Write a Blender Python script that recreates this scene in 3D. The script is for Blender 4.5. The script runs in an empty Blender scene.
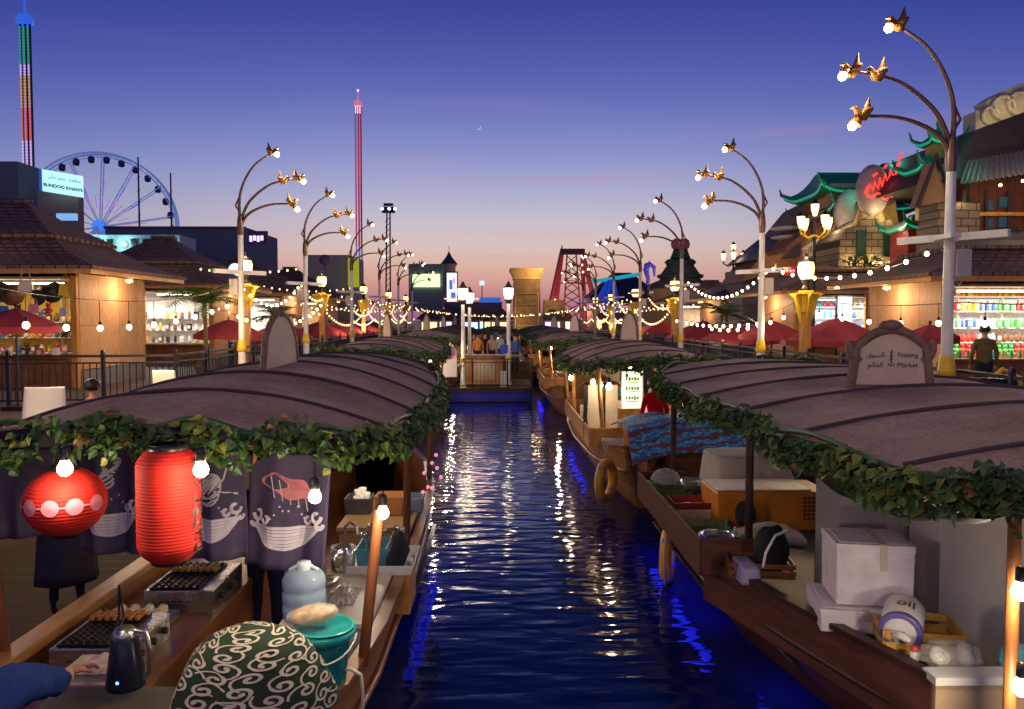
import bpy, math, random
from mathutils import Vector, Matrix, noise
random.seed(7)
SC = bpy.context.scene
COL = SC.collection
R_ = math.radians
rnd = random.uniform
HC = 3.1
# ---------------------------------------------------------------- camera
cam_d = bpy.data.cameras.new('camera'); cam = bpy.data.objects.new('camera', cam_d); COL.objects.link(cam)
cam_d.lens = 36 * 800 / 1024; cam_d.sensor_width = 36; cam_d.clip_end = 3000; cam_d.clip_start = .05
cam.location = (0, 0, HC); cam.rotation_euler = (R_(90 - 2.61), 0, R_(-1.0)); SC.camera = cam
CR = cam.rotation_euler.to_matrix()
def at(px, py, Y):
    d = CR @ Vector(((px - 512) / 800, -(py - 354.5) / 800, -1)); k = Y / d.y
    return Vector((0, 0, HC)) + d * k
SC.view_settings.view_transform = 'Standard'; SC.view_settings.look = 'None'; SC.view_settings.gamma = 1
SC.view_settings.exposure = 0.0; SC.view_settings.use_curve_mapping = False
# ---------------------------------------------------------------- materials
MC = {}
def mat(name, col, rough=.6, metal=0, var=.18, scale=6, bump=0, emit=None, es=0, trans=0, stretch=(1, 1, 1), alpha=1, ior=1.45, spec=.5, sample=True, coat=0, bscale=None, cells=0):
    if name in MC: return MC[name]
    m = bpy.data.materials.new(name); m.use_nodes = True; MC[name] = m
    nt = m.node_tree; N = nt.nodes; L = nt.links
    b = N['Principled BSDF']; c = tuple(col) + (1,)
    b.inputs['Base Color'].default_value = c; b.inputs['Roughness'].default_value = rough
    b.inputs['Metallic'].default_value = metal; b.inputs['IOR'].default_value = ior
    b.inputs['Transmission Weight'].default_value = trans; b.inputs['Alpha'].default_value = alpha
    b.inputs['Specular IOR Level'].default_value = spec; b.inputs['Coat Weight'].default_value = coat
    if emit:
        b.inputs['Emission Color'].default_value = tuple(emit) + (1,); b.inputs['Emission Strength'].default_value = es
        if not sample: m.cycles.emission_sampling = 'NONE'
    if var or bump:
        tc = N.new('ShaderNodeTexCoord'); mp = N.new('ShaderNodeMapping'); mp.inputs['Scale'].default_value = stretch
        L.new(tc.outputs['Object'], mp.inputs['Vector'])
        nz = N.new('ShaderNodeTexNoise'); nz.inputs['Scale'].default_value = scale; nz.inputs['Detail'].default_value = 5; nz.inputs['Roughness'].default_value = .65
        L.new(mp.outputs[0], nz.inputs['Vector'])
        if var:
            rp = N.new('ShaderNodeValToRGB'); rp.color_ramp.elements[0].position = .3; rp.color_ramp.elements[1].position = .7
            rp.color_ramp.elements[0].color = tuple(max(0, x * (1 - var)) for x in col) + (1,)
            rp.color_ramp.elements[1].color = tuple(min(1, x * (1 + var)) for x in col) + (1,)
            L.new(nz.outputs['Fac'], rp.inputs['Fac']); L.new(rp.outputs['Color'], b.inputs['Base Color'])
            mr = N.new('ShaderNodeMapRange'); mr.inputs['To Min'].default_value = max(.02, rough - .12); mr.inputs['To Max'].default_value = min(1, rough + .12)
            L.new(nz.outputs['Fac'], mr.inputs['Value']); L.new(mr.outputs[0], b.inputs['Roughness'])
        if bump:
            bp = N.new('ShaderNodeBump'); bp.inputs['Strength'].default_value = bump; bp.inputs['Distance'].default_value = .02
            src = nz.outputs['Fac']
            if cells:
                wv = N.new('ShaderNodeTexWave'); wv.inputs['Scale'].default_value = cells; wv.inputs['Distortion'].default_value = .6
                L.new(mp.outputs[0], wv.inputs['Vector']); src = wv.outputs['Fac']
            L.new(src, bp.inputs['Height']); L.new(bp.outputs[0], b.inputs['Normal'])
    return m
def planks(name, c1, c2, mortar, rough=.5, sx=1, row=.14, length=2.2, axis='z', bump=.4, gap=.006, coat=0):
    """boards or shingles from a brick texture on object coordinates; axis = the normal of the face"""
    if name in MC: return MC[name]
    m = bpy.data.materials.new(name); m.use_nodes = True; MC[name] = m
    nt = m.node_tree; N = nt.nodes; L = nt.links; b = N['Principled BSDF']; b.inputs['Roughness'].default_value = rough; b.inputs['Coat Weight'].default_value = coat; b.inputs['Specular IOR Level'].default_value = .18
    tc = N.new('ShaderNodeTexCoord'); sp = N.new('ShaderNodeSeparateXYZ'); cb = N.new('ShaderNodeCombineXYZ')
    L.new(tc.outputs['Object'], sp.inputs[0])
    o = {'z': ('Y', 'X'), 'zx': ('X', 'Y'), 'x': ('Y', 'Z'), 'y': ('X', 'Z'), 'xv': ('Z', 'Y'), 'yv': ('Z', 'X')}[axis]
    L.new(sp.outputs[o[0]], cb.inputs[0]); L.new(sp.outputs[o[1]], cb.inputs[1])
    br = N.new('ShaderNodeTexBrick'); br.inputs['Color1'].default_value = tuple(c1) + (1,); br.inputs['Color2'].default_value = tuple(c2) + (1,)
    br.inputs['Mortar'].default_value = tuple(mortar) + (1,); br.inputs['Scale'].default_value = 1; br.inputs['Mortar Size'].default_value = gap
    br.inputs['Brick Width'].default_value = length; br.inputs['Row Height'].default_value = row; br.inputs['Bias'].default_value = 0
    L.new(cb.outputs[0], br.inputs['Vector'])
    nz = N.new('ShaderNodeTexNoise'); nz.inputs['Scale'].default_value = 5; nz.inputs['Detail'].default_value = 6
    mp = N.new('ShaderNodeMapping'); mp.inputs['Scale'].default_value = (.6, 6, 1); L.new(cb.outputs[0], mp.inputs['Vector']); L.new(mp.outputs[0], nz.inputs['Vector'])
    mx = N.new('ShaderNodeMix'); mx.data_type = 'RGBA'; mx.blend_type = 'MULTIPLY'; mx.inputs['Factor'].default_value = .75
    mr = N.new('ShaderNodeMapRange'); mr.inputs['From Min'].default_value = .25; mr.inputs['From Max'].default_value = .75; mr.inputs['To Min'].default_value = .45; mr.inputs['To Max'].default_value = 1.3
    L.new(nz.outputs['Fac'], mr.inputs['Value']); L.new(br.outputs['Color'], mx.inputs['A']); L.new(mr.outputs[0], mx.inputs['B'])
    L.new(mx.outputs['Result'], b.inputs['Base Color'])
    bp = N.new('ShaderNodeBump'); bp.inputs['Strength'].default_value = bump; bp.inputs['Distance'].default_value = .02; bp.invert = True
    L.new(br.outputs['Fac'], bp.inputs['Height']); L.new(bp.outputs[0], b.inputs['Normal'])
    return m
def stone_mat(name, c1, c2, mortar, axis='x', row=.35, length=.7):
    return planks(name, c1, c2, mortar, .85, row=row, length=length, axis=axis, bump=.6, gap=.02)
WOOD = mat('varnished_wood', (.26, .10, .035), .32, scale=4, var=.45, stretch=(1, .25, 1), coat=.3, bump=.1)
WOODP = mat('post_wood', (.15, .05, .02), .35, scale=5, var=.4, stretch=(3, 3, .3), coat=.3)
WOODL = mat('light_wood', (.55, .26, .07), .4, scale=5, var=.35, stretch=(1, .2, 1), coat=.2, bump=.1)
WOODD = mat('dark_wood', (.05, .018, .016), .45, scale=5, var=.5, stretch=(1, .2, 1), bump=.1)
HULLB = mat('hull_wood', (.34, .165, .06), .5, spec=.25, scale=4, var=.4, stretch=(1, .2, 2), bump=.15)
HULLR = mat('hull_dark_maroon', (.12, .045, .035), .6, spec=.15, scale=4, var=.4, stretch=(1, .2, 2), bump=.15)
BLACK = mat('black_plastic', (.012, .012, .014), .35, var=0)
BLKM = mat('black_iron', (.02, .02, .025), .45, metal=.6, var=.2)
STEEL = mat('brushed_steel', (.55, .54, .52), .28, metal=.95, var=.12, stretch=(1, 20, 1), scale=10)
WHITE = mat('white_paint', (.78, .76, .74), .45, var=.06)
FOAM = mat('white_foam', (.70, .63, .70), .75, var=.16, scale=5, bump=.3)
GREYC = mat('grey_laminate', (.5, .45, .46), .5, var=.08, scale=2)
CREAM = mat('cream_paint', (.62, .5, .36), .55, var=.1)
ORANGE = mat('orange_plastic', (.75, .25, .025), .4, var=.08)
GOLD = mat('gold_paint', (.62, .33, .06), .38, metal=.35, var=.35, scale=9, bump=.2)
POLE = mat('pole_white', (.72, .70, .68), .4, var=.12, scale=5)
ARMM = mat('bronze_arm', (.16, .09, .07), .4, metal=.5, var=.25)
YEL = mat('yellow_paint', (.75, .48, .03), .4, var=.15)
POSTO = mat('orange_post', (.55, .25, .05), .45, var=.25, stretch=(3, 3, .4), scale=4, bump=.1)
REDL = mat('lantern_red', (.60, .018, .008), .75, var=.1)
REDC = mat('umbrella_red', (.30, .03, .045), .8, var=.15)
NAVY = mat('navy_cloth', (.10, .08, .15), .9, spec=.1, var=.2, scale=5, bump=.3)
DARKC = mat('black_cloth', (.015, .015, .02), .9, var=.25)
TARP = mat('dark_tarp', (.02, .017, .022), .7, var=.3, bump=.3)
SKIN = mat('skin', (.50, .27, .18), .5, var=.08)
HAIR = mat('hair', (.012, .009, .008), .5, var=.2, stretch=(4, 4, .6), scale=30, bump=.4)
PRINT = mat('white_print', (.75, .68, .78), .8, var=.06)
PINKP = mat('pink_print', (.75, .25, .28), .8, var=.15)
INK = mat('dark_ink', (.07, .035, .03), .7, var=.1)
TEAL = mat('teal_plastic', (.01, .25, .27), .3, var=.08)
CLEAR = mat('clear_plastic', (.9, .95, .95), .08, var=0, trans=.92, ior=1.15)
CLEARB = mat('blue_clear_plastic', (.58, .74, .95), .12, var=0, trans=.6, ior=1.2)
BAG = mat('thin_plastic_bag', (.9, .9, .86), .2, var=0, bump=.8, scale=20, alpha=.28)
GLASSG = mat('green_glass', (.55, .75, .35), .1, var=0, trans=.8, ior=1.3)
LEAF = [mat('leaf_green', (.075, .15, .03), .5, var=.3, scale=20), mat('leaf_dark', (.04, .095, .028), .5, var=.3, scale=20),
        mat('leaf_yellow_green', (.19, .22, .04), .5, var=.3, scale=20), mat('leaf_brown', (.26, .12, .05), .6, var=.3, scale=20)]
WARM = (1, .68, .34); WARMW = (1, .82, .58)
BULB = mat('lit_bulb', (1, .9, .7), .3, var=0, emit=(1, .74, .42), es=10, sample=False)
BULBF = mat('lit_bulb_far', (1, .9, .7), .3, var=0, emit=(1, .66, .32), es=2.6, sample=False)
LAMPY = mat('lit_lantern_glass', (1, .9, .6), .3, var=0, emit=(1, .62, .2), es=2.6, sample=False)
LAMPW = mat('lit_white_globe', (1, .95, .9), .3, var=0, emit=(1, .84, .62), es=2.6, sample=False)
def glow(name, c, es): return mat(name, tuple(min(1, x) for x in c), .4, var=0, emit=c, es=es, sample=False)
ROOFB = planks('shingle_roof', (.25, .155, .125), (.19, .115, .095), (.06, .04, .035), .75, row=.16, length=.3, axis='zx', bump=.9, gap=.02)
PLY = planks('plywood_boards', (.68, .40, .22), (.58, .33, .17), (.25, .12, .06), .55, row=1.2, length=3.4, axis='xv', bump=.2, gap=.008)
DECK = planks('deck_planks', (.075, .036, .017), (.05, .024, .012), (.02, .012, .008), .8, row=.13, length=2.6, axis='zx', bump=.5, gap=.01)
# ---------------------------------------------------------------- mesh builder
class MB:
    def __init__(s, M=None): s.v = []; s.f = []; s.m = []; s.sm = []; s.M = M
    def add(s, vs, fs, mi=0, smooth=False, T=None):
        o = len(s.v)
        for p in vs:
            p = Vector(p)
            if T is not None: p = T @ p
            if s.M is not None: p = s.M @ p
            s.v.append(p)
        for f in fs: s.f.append([i + o for i in f]); s.m.append(mi); s.sm.append(smooth)
        return s
    def box(s, c, d, mi=0, rz=0, T=None, taper=1):
        x, y, z = d[0] / 2, d[1] / 2, d[2] / 2; t = taper
        vs = [(-x, -y, -z), (x, -y, -z), (x, y, -z), (-x, y, -z), (-x * t, -y * t, z), (x * t, -y * t, z), (x * t, y * t, z), (-x * t, y * t, z)]
        Q = Matrix.Translation(c) @ Matrix.Rotation(rz, 4, 'Z')
        if T is not None: Q = Q @ T
        return s.add(vs, [(0, 3, 2, 1), (4, 5, 6, 7), (0, 1, 5, 4), (1, 2, 6, 5), (2, 3, 7, 6), (3, 0, 4, 7)], mi, T=Q)
    def tube(s, pts, r, n=8, mi=0, smooth=True, closed=False, sq=(1, 1)):
        pts = [Vector(p) for p in pts]; k = len(pts)
        rs = r if isinstance(r, (list, tuple)) else [r] * k
        vs = []; fs = []; u = None
        for i, p in enumerate(pts):
            if closed: t = pts[(i + 1) % k] - pts[i - 1]
            else: t = pts[min(i + 1, k - 1)] - pts[max(i - 1, 0)]
            if t.length < 1e-9: t = Vector((0, 0, 1))
            t.normalize()
            if u is None:
                u = t.cross(Vector((0, 0, 1))) if abs(t.z) < .95 else t.cross(Vector((0, 1, 0)))
            u = (u - t * u.dot(t)).normalized(); w = t.cross(u)
            for j in range(n):
                a = 2 * math.pi * j / n + (math.pi / 4 if n == 4 else 0)
                vs.append(p + (u * math.cos(a) * sq[0] + w * math.sin(a) * sq[1]) * rs[i])
        for i in range(k if closed else k - 1):
            for j in range(n):
                a, b = i * n + j, i * n + (j + 1) % n; c, d = ((i + 1) % k) * n + (j + 1) % n, ((i + 1) % k) * n + j
                fs.append((a, b, c, d))
        s.add(vs, fs, mi, smooth and n > 4)
        if not closed:
            s.add(vs[:n], [tuple(reversed(range(n)))], mi); s.add(vs[-n:], [tuple(range(n))], mi)
        return s
    def lathe(s, prof, c=(0, 0, 0), n=20, mi=0, T=None, smooth=True, a0=0, a1=2 * math.pi, rib=0):
        vs = []; fs = []; full = abs(a1 - a0 - 2 * math.pi) < 1e-6; m = n if full else n + 1
        for (r, z) in prof:
            for j in range(m):
                a = a0 + (a1 - a0) * j / n; vs.append((r * math.cos(a), r * math.sin(a), z))
        for i in range(len(prof) - 1):
            for j in range(n):
                j2 = (j + 1) % m
                fs.append((i * m + j, i * m + j2, (i + 1) * m + j2, (i + 1) * m + j))
        Q = Matrix.Translation(c)
        if T is not None: Q = Q @ T
        return s.add(vs, fs, mi, smooth, T=Q)
    def sphere(s, c, r, n=12, mi=0, sc=(1, 1, 1), T=None):
        h = max(4, n // 2)
        prof = [(max(1e-4, math.sin(math.pi * i / h)) , -math.cos(math.pi * i / h)) for i in range(h + 1)]
        Q = Matrix.Diagonal((r * sc[0], r * sc[1], r * sc[2], 1))
        if T is not None: Q = T @ Q
        return s.lathe(prof, c, n, mi, Q)
    def prism(s, poly, z0, z1, mi=0, T=None):
        n = len(poly); vs = [(x, y, z0) for x, y in poly] + [(x, y, z1) for x, y in poly]
        fs = [tuple(reversed(range(n))), tuple(range(n, 2 * n))] + [(i, (i + 1) % n, n + (i + 1) % n, n + i) for i in range(n)]
        return s.add(vs, fs, mi, T=T)
    def grid(s, fn, nu, nv, mi=0, smooth=True, thick=0):
        vs = [Vector(fn(i / nu, j / nv)) for j in range(nv + 1) for i in range(nu + 1)]
        w = nu + 1
        fs = [(j * w + i, j * w + i + 1, (j + 1) * w + i + 1, (j + 1) * w + i) for j in range(nv) for i in range(nu)]
        return s.add(vs, fs, mi, smooth)
    def build(s, name, mats, parent=None, local=False, bevel=0, loc=None, solid=0):
        if not isinstance(mats, (list, tuple)): mats = [mats]
        me = bpy.data.meshes.new(name)
        off = Vector((0, 0, 0))
        if parent is not None and not local: off = wloc(parent)
        if loc is not None: off = Vector(loc)
        me.from_pydata([p - off for p in s.v], [], s.f)
        for m in mats: me.materials.append(m)
        me.polygons.foreach_set('material_index', s.m); me.polygons.foreach_set('use_smooth', s.sm)
        me.update()
        o = bpy.data.objects.new(name, me); COL.objects.link(o)
        if loc is not None: o.location = loc
        if parent is not None: o.parent = parent
        if solid:
            md = o.modifiers.new('thickness', 'SOLIDIFY'); md.thickness = solid; md.offset = 0
        if bevel:
            md = o.modifiers.new('edges', 'BEVEL'); md.width = bevel; md.segments = 2; md.limit_method = 'ANGLE'
        return o
def wloc(o):
    v = Vector((0, 0, 0))
    while o is not None: v += Vector(o.location); o = o.parent
    return v
def tag(o, label=None, cat=None, group=None, kind=None):
    if label: o['label'] = label
    if cat: o['category'] = cat
    if group: o['group'] = group
    if kind: o['kind'] = kind
    return o
def thing(name, label, cat, loc=(0, 0, 0), rz=0, group=None):
    o = bpy.data.objects.new(name, None); COL.objects.link(o); o.location = loc; o.rotation_euler = (0, 0, rz)
    o.empty_display_size = .1
    return tag(o, label, cat, group)
def copy_tree(o, parent=None, loc=None, rz=None, label=None):
    c = o.copy(); COL.objects.link(c); c.parent = parent
    if loc is not None: c.location = loc
    if rz is not None: c.rotation_euler = (0, 0, rz)
    if label: c['label'] = label
    for ch in list(o.children): copy_tree(ch, c)
    return c
def point(parent, loc, power, col=WARMW, size=.05, name='lamp_light'):
    l = bpy.data.lights.new(name, 'POINT'); l.energy = power; l.color = col; l.shadow_soft_size = size
    o = bpy.data.objects.new(name, l); COL.objects.link(o)
    if parent is not None: o.parent = parent; o.location = Vector(loc) - wloc(parent)
    else: o.location = loc
    return o
def area(parent, loc, sx, sy, power, col, rot=(0, 0, 0)):
    l = bpy.data.lights.new('strip_light', 'AREA'); l.shape = 'RECTANGLE'; l.size = sx; l.size_y = sy; l.energy = power; l.color = col
    o = bpy.data.objects.new('strip_light', l); COL.objects.link(o); o.rotation_euler = rot
    if parent is not None: o.parent = parent; o.location = Vector(loc) - wloc(parent)
    else: o.location = loc
    return o
# text as geometry
AR = {'ا': 'ﺍﺎ', 'ل': 'ﻝﻞﻟﻠ', 'س': 'ﺱﺲﺳﺴ', 'و': 'ﻭﻮ', 'ق': 'ﻕﻖﻗﻘ', 'ع': 'ﻉﻊﻋﻌ', 'ئ': 'ﺉﺊﺋﺌ', 'م': 'ﻡﻢﻣﻤ', 'ب': 'ﺏﺐﺑﺒ', 'ن': 'ﻥﻦﻧﻨ', 'د': 'ﺩﺪ', 'خ': 'ﺥﺦﺧﺨ',
      'ك': 'ﻙﻚﻛﻜ', 'ي': 'ﻱﻲﻳﻴ', 'ر': 'ﺭﺮ', 'ت': 'ﺕﺖﺗﺘ', 'ط': 'ﻁﻂﻃﻄ', 'ش': 'ﺵﺶﺷﺸ'}
def arabic(t):
    out = ''
    for i, c in enumerate(t):
        if c not in AR: out += c; continue
        prev = i > 0 and t[i - 1] in AR and len(AR[t[i - 1]]) == 4
        nxt = i + 1 < len(t) and t[i + 1] in AR and len(AR[c]) == 4
        out += AR[c][(1 if prev and not nxt else 2 if nxt and not prev else 3 if prev and nxt else 0)]
    return out[::-1]
def text_geo(body, size, ext=.002, bold=0):
    cu = bpy.data.curves.new('lettering', 'FONT'); cu.body = body; cu.size = size; cu.extrude = ext; cu.align_x = 'CENTER'; cu.align_y = 'CENTER'; cu.offset = bold; cu.resolution_u = 3
    o = bpy.data.objects.new('lettering', cu); COL.objects.link(o)
    dg = bpy.context.evaluated_depsgraph_get(); me = bpy.data.meshes.new_from_object(o.evaluated_get(dg))
    vs = [tuple(v.co) for v in me.vertices]; fs = [tuple(p.vertices) for p in me.polygons]
    bpy.data.objects.remove(o); bpy.data.meshes.remove(me); bpy.data.curves.remove(cu)
    return vs, fs
def add_text(mb, body, size, T, mi=0, ext=.002, bold=0):
    vs, fs = text_geo(body, size, ext, bold); mb.add(vs, fs, mi, T=T)
def frame_T(o, ux, uy):
    ux = Vector(ux).normalized(); uy = Vector(uy).normalized(); uz = ux.cross(uy)
    return Matrix(((ux.x, uy.x, uz.x, o[0]), (ux.y, uy.y, uz.y, o[1]), (ux.z, uy.z, uz.z, o[2]), (0, 0, 0, 1)))
# ---------------------------------------------------------------- people
SUITS = {}
def cloth(name, c): return mat('cloth_' + name, c, .85, spec=.2, var=.2, scale=9, bump=.3)
def skeleton_mesh(name, V, E, mats, parent=None, sub=2, fold=.008):
    """V: {key:(pos, radius)}, E: [(a,b,material index)]"""
    keys = list(V); idx = {k: i for i, k in enumerate(keys)}
    me = bpy.data.meshes.new(name); me.from_pydata([V[k][0] for k in keys], [(idx[a], idx[b]) for a, b, _ in E], [])
    o = bpy.data.objects.new(name, me); COL.objects.link(o)
    sk = o.modifiers.new('skin', 'SKIN'); sk.use_smooth_shade = True
    if not me.skin_vertices: 
        bpy.context.view_layer.objects.active = o
    for i, k in enumerate(keys):
        sv = me.skin_vertices[0].data[i]; r = V[k][1]
        sv.radius = r if isinstance(r, tuple) else (r, r); sv.use_root = (i == 0)
    ss = o.modifiers.new('sub', 'SUBSURF'); ss.levels = sub; ss.render_levels = sub
    dg = bpy.context.evaluated_depsgraph_get(); m2 = bpy.data.meshes.new_from_object(o.evaluated_get(dg))
    bpy.data.objects.remove(o); bpy.data.meshes.remove(me)
    m2.name = name; m2.materials.clear()
    for m in mats: m2.materials.append(m)
    seg = [(Vector(V[a][0]), Vector(V[b][0]), mi) for a, b, mi in E]
    for p in m2.polygons:
        c = p.center; best = None
        for a, b, mi in seg:
            ab = b - a; t = max(0, min(1, (c - a).dot(ab) / max(1e-9, ab.length_squared))); d = (c - a - ab * t).length
            if best is None or d < best[0]: best = (d, mi)
        p.material_index = best[1]; p.use_smooth = True
    hd = Vector(V['hed'][0]) if 'hed' in V else Vector((0, 0, 9)); cv = {i for p in m2.polygons if p.material_index < 2 for i in p.vertices}
    nr = [Vector(v.normal) for v in m2.vertices]
    for i in cv: v = m2.vertices[i]; v.co += nr[i] * (fold * (noise.noise(Vector((v.co.x * 11, v.co.y * 11, v.co.z * 6))) + .5 * noise.noise(v.co * 25)))
    o = bpy.data.objects.new(name, m2); COL.objects.link(o)
    if parent: o.parent = parent
    return o
def person(label, loc, rz, shirt, pants, H=1.72, pose='stand', armL=None, armR=None, group=None, lean=0, hair=True, hairmat=None, apron=None):
    """faces local -Y; body one skinned mesh; hair a child"""
    t = thing('person', label, 'person', loc, rz, group); k = H / 1.75; V = {}; E = []
    def v(n, p, r):
        r = tuple(x * k for x in r) if isinstance(r, tuple) else r * k
        V[n] = (Vector(p) * k, r)
    sit = pose == 'sit'; hz = .55 if sit else .95
    ln = lambda z: -(z - hz) * math.tan(lean)
    v('pel', (0, 0, hz), (.15, .12)); v('wai', (0, ln(hz + .18), hz + .18), (.145, .11)); v('che', (0, ln(hz + .38), hz + .38), (.17, .12)); v('nk0', (0, ln(hz + .53), hz + .53), (.10, .075))
    v('nek', (0, ln(hz + .58) - .01, hz + .59), .055); v('jaw', (0, ln(hz + .66) - .02, hz + .65), (.07, .08)); v('hed', (0, ln(hz + .73) - .01, hz + .73), (.085, .1)); v('top', (0, ln(hz + .8), hz + .79), (.065, .075))
    E += [('pel', 'wai', 0), ('wai', 'che', 0), ('che', 'nk0', 0), ('nk0', 'nek', 2), ('nek', 'jaw', 2), ('jaw', 'hed', 2), ('hed', 'top', 2)]
    for s, arm in ((1, armL), (-1, armR)):
        q = 'L' if s > 0 else 'R'; y = ln(hz + .48)
        v('sh' + q, (s * .17, y, hz + .48), .062)
        if arm is None: arm = ((s * .24, y + .03, hz + .2), (s * .25, y - .08, hz - .03)) if not sit else ((s * .24, y - .02, hz + .22), (s * .16, y - .25, hz + .12))
        e, w = [Vector(a) for a in arm]
        v('el' + q, e, .045); v('wr' + q, w, .028); d = (w - e).normalized()
        v('pa' + q, w + d * .07, (.038, .02))
        E += [('che', 'sh' + q, 0), ('sh' + q, 'el' + q, 0), ('el' + q, 'wr' + q, 0 if apron is None else 0), ('wr' + q, 'pa' + q, 2)]
        side = d.cross(Vector((0, 0, 1))); side = side.normalized() if side.length > .2 else Vector((0, 1, 0))
        for j in range(4):
            b = w + d * .10 + side * (j - 1.5) * .021; v('f%s%d' % (q, j), b, .0095)
            v('g%s%d' % (q, j), b + d * (.045 + .008 * (1 if j in (1, 2) else 0)) + Vector((0, 0, -.012)), .008)
            E += [('pa' + q, 'f%s%d' % (q, j), 2), ('f%s%d' % (q, j), 'g%s%d' % (q, j), 2)]
        v('t' + q, w + d * .07 + side * -.05, .01); E.append(('pa' + q, 't' + q, 2))
        v('hp' + q, (s * .09, 0, hz - .05), .095)
        if sit: kn = (s * .11, -.42, hz + .0); an = (s * .11, -.40, .09)
        elif pose == 'walk': kn = (s * .09, -.1 * s - .03, .5); an = (s * .09, -.18 * s + .06, .09)
        else: kn = (s * .10, -.01, .5); an = (s * .11, .02, .09)
        v('kn' + q, kn, .06); v('an' + q, an, .04); v('to' + q, (an[0], an[1] - .16, .035), (.035, .03))
        E += [('pel', 'hp' + q, 1), ('hp' + q, 'kn' + q, 1), ('kn' + q, 'an' + q, 1), ('an' + q, 'to' + q, 3)]
    o = skeleton_mesh('body', V, E, [shirt, pants, SKIN, BLACK], t)
    hc = V['hed'][0]
    mb = MB(); mb.lathe([(.025, -.0), (.012, .02), (.002, .03)], hc + Vector((0, -.1 * k, -.02)), 8, 0, Matrix.Rotation(R_(90), 4, 'X'))
    for s in (1, -1):
        mb.sphere(hc + Vector((s * .034 * k, -.088 * k, .012)), .012, 8, 1); mb.sphere(hc + Vector((s * .088 * k, .0, -.01)), .025, 8, 0, (.4, .8, 1.2))
    mb.box(hc + Vector((0, -.088 * k, -.062 * k)), (.04, .01, .008), 2)
    mb.build('face', [SKIN, BLACK, mat('lips', (.35, .1, .08), .5, var=0)], t, local=True)
    if hair:
        mb = MB()
        def hf(u, w):
            a = u * 2 * math.pi; e = w * math.pi / 2
            drop = -.55 if math.sin(a) > -.35 else .35
            z = math.sin(R_(90) * (1 - w)) if w < .6 else None
            ph = w * (math.pi / 2 - drop * .9)
            r = math.sin(ph); z = math.cos(ph)
            n = 1 + .05 * math.sin(a * 7 + w * 9)
            return hc + Vector((math.cos(a) * r * .1 * n, math.sin(a) * r * .115 * n + .008, z * .115 + .01)) * 1
        mb.grid(hf, 20, 8); mb.build('hair', hairmat or HAIR, t, local=True, solid=.01)
    if apron is not None:
        mb = MB(); mb.grid(lambda u, w: Vector((math.cos(u * 6.2832) * (.19 + .07 * w + .012 * math.sin(u * 50) * w), math.sin(u * 6.2832) * (.15 + .08 * w + .012 * math.cos(u * 44) * w), 1.36 - w * 1.08)) * k, 48, 10)
        mb.build('apron', apron, t, local=True, solid=.01)
    return t
# ================================================================ sky
w = bpy.data.worlds.new('World'); SC.world = w; w.use_nodes = True
nt = w.node_tree; N = nt.nodes; L = nt.links; bg = N['Background']
tc = N.new('ShaderNodeTexCoord'); sp = N.new('ShaderNodeSeparateXYZ'); L.new(tc.outputs['Generated'], sp.inputs[0])
rp = N.new('ShaderNodeValToRGB'); rp.color_ramp.interpolation = 'B_SPLINE'
def s2l(c): return tuple(((x / 255) / 12.92 if x / 255 <= .04045 else ((x / 255 + .055) / 1.055) ** 2.4) for x in c) + (1,)
stops = [(0.0, (150, 98, 130)), (.022, (186, 122, 136)), (.045, (216, 158, 142)), (.075, (224, 190, 174)), (.105, (212, 196, 200)), (.15, (174, 176, 208)), (.2, (138, 145, 202)), (.26, (98, 108, 184)), (.32, (72, 84, 164)), (.38, (52, 64, 144)), (.5, (32, 40, 110)), (1, (18, 24, 78))]
el = rp.color_ramp.elements
el[0].position = stops[0][0]; el[0].color = s2l(stops[0][1]); el[1].position = 1; el[1].color = s2l(stops[-1][1])
for p, c in stops[1:-1]:
    e = el.new(p); e.color = s2l(c)
L.new(sp.outputs['Z'], rp.inputs['Fac'])
# the afterglow is strongest straight ahead (+Y) and the sides and the back are a darker blue violet
nrm = N.new('ShaderNodeMath'); nrm.operation = 'ABSOLUTE'; L.new(sp.outputs['X'], nrm.inputs[0])
fr = N.new('ShaderNodeMapRange'); fr.inputs['From Min'].default_value = .08; fr.inputs['From Max'].default_value = .8; fr.interpolation_type = 'SMOOTHSTEP'
L.new(nrm.outputs[0], fr.inputs['Value'])
mx = N.new('ShaderNodeMix'); mx.data_type = 'RGBA'; L.new(fr.outputs[0], mx.inputs['Factor']); L.new(rp.outputs[0], mx.inputs['A'])
mu = N.new('ShaderNodeMix'); mu.data_type = 'RGBA'; mu.blend_type = 'MULTIPLY'; mu.inputs['Factor'].default_value = 1; mu.inputs['B'].default_value = (.38, .46, .74, 1)
L.new(rp.outputs[0], mu.inputs['A']); L.new(mu.outputs['Result'], mx.inputs['B'])
# thin high cloud streaks catching the last pink light
mp = N.new('ShaderNodeMapping'); mp.inputs['Scale'].default_value = (2.0, 1, 26); mp.inputs['Rotation'].default_value = (0, R_(7), 0); mp.inputs['Location'].default_value = (.35, 0, .7)
nz = N.new('ShaderNodeTexNoise'); nz.inputs['Scale'].default_value = 1.4; nz.inputs['Detail'].default_value = 6; nz.inputs['Distortion'].default_value = .4
L.new(tc.outputs['Generated'], mp.inputs['Vector']); L.new(mp.outputs[0], nz.inputs['Vector'])
cr = N.new('ShaderNodeMapRange'); cr.inputs['From Min'].default_value = .6; cr.inputs['From Max'].default_value = .78; cr.inputs['To Max'].default_value = .32; L.new(nz.outputs['Fac'], cr.inputs['Value'])
cz = N.new('ShaderNodeMapRange'); cz.inputs['From Min'].default_value = .32; cz.inputs['From Max'].default_value = .1; L.new(sp.outputs['Z'], cz.inputs['Value'])
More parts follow.
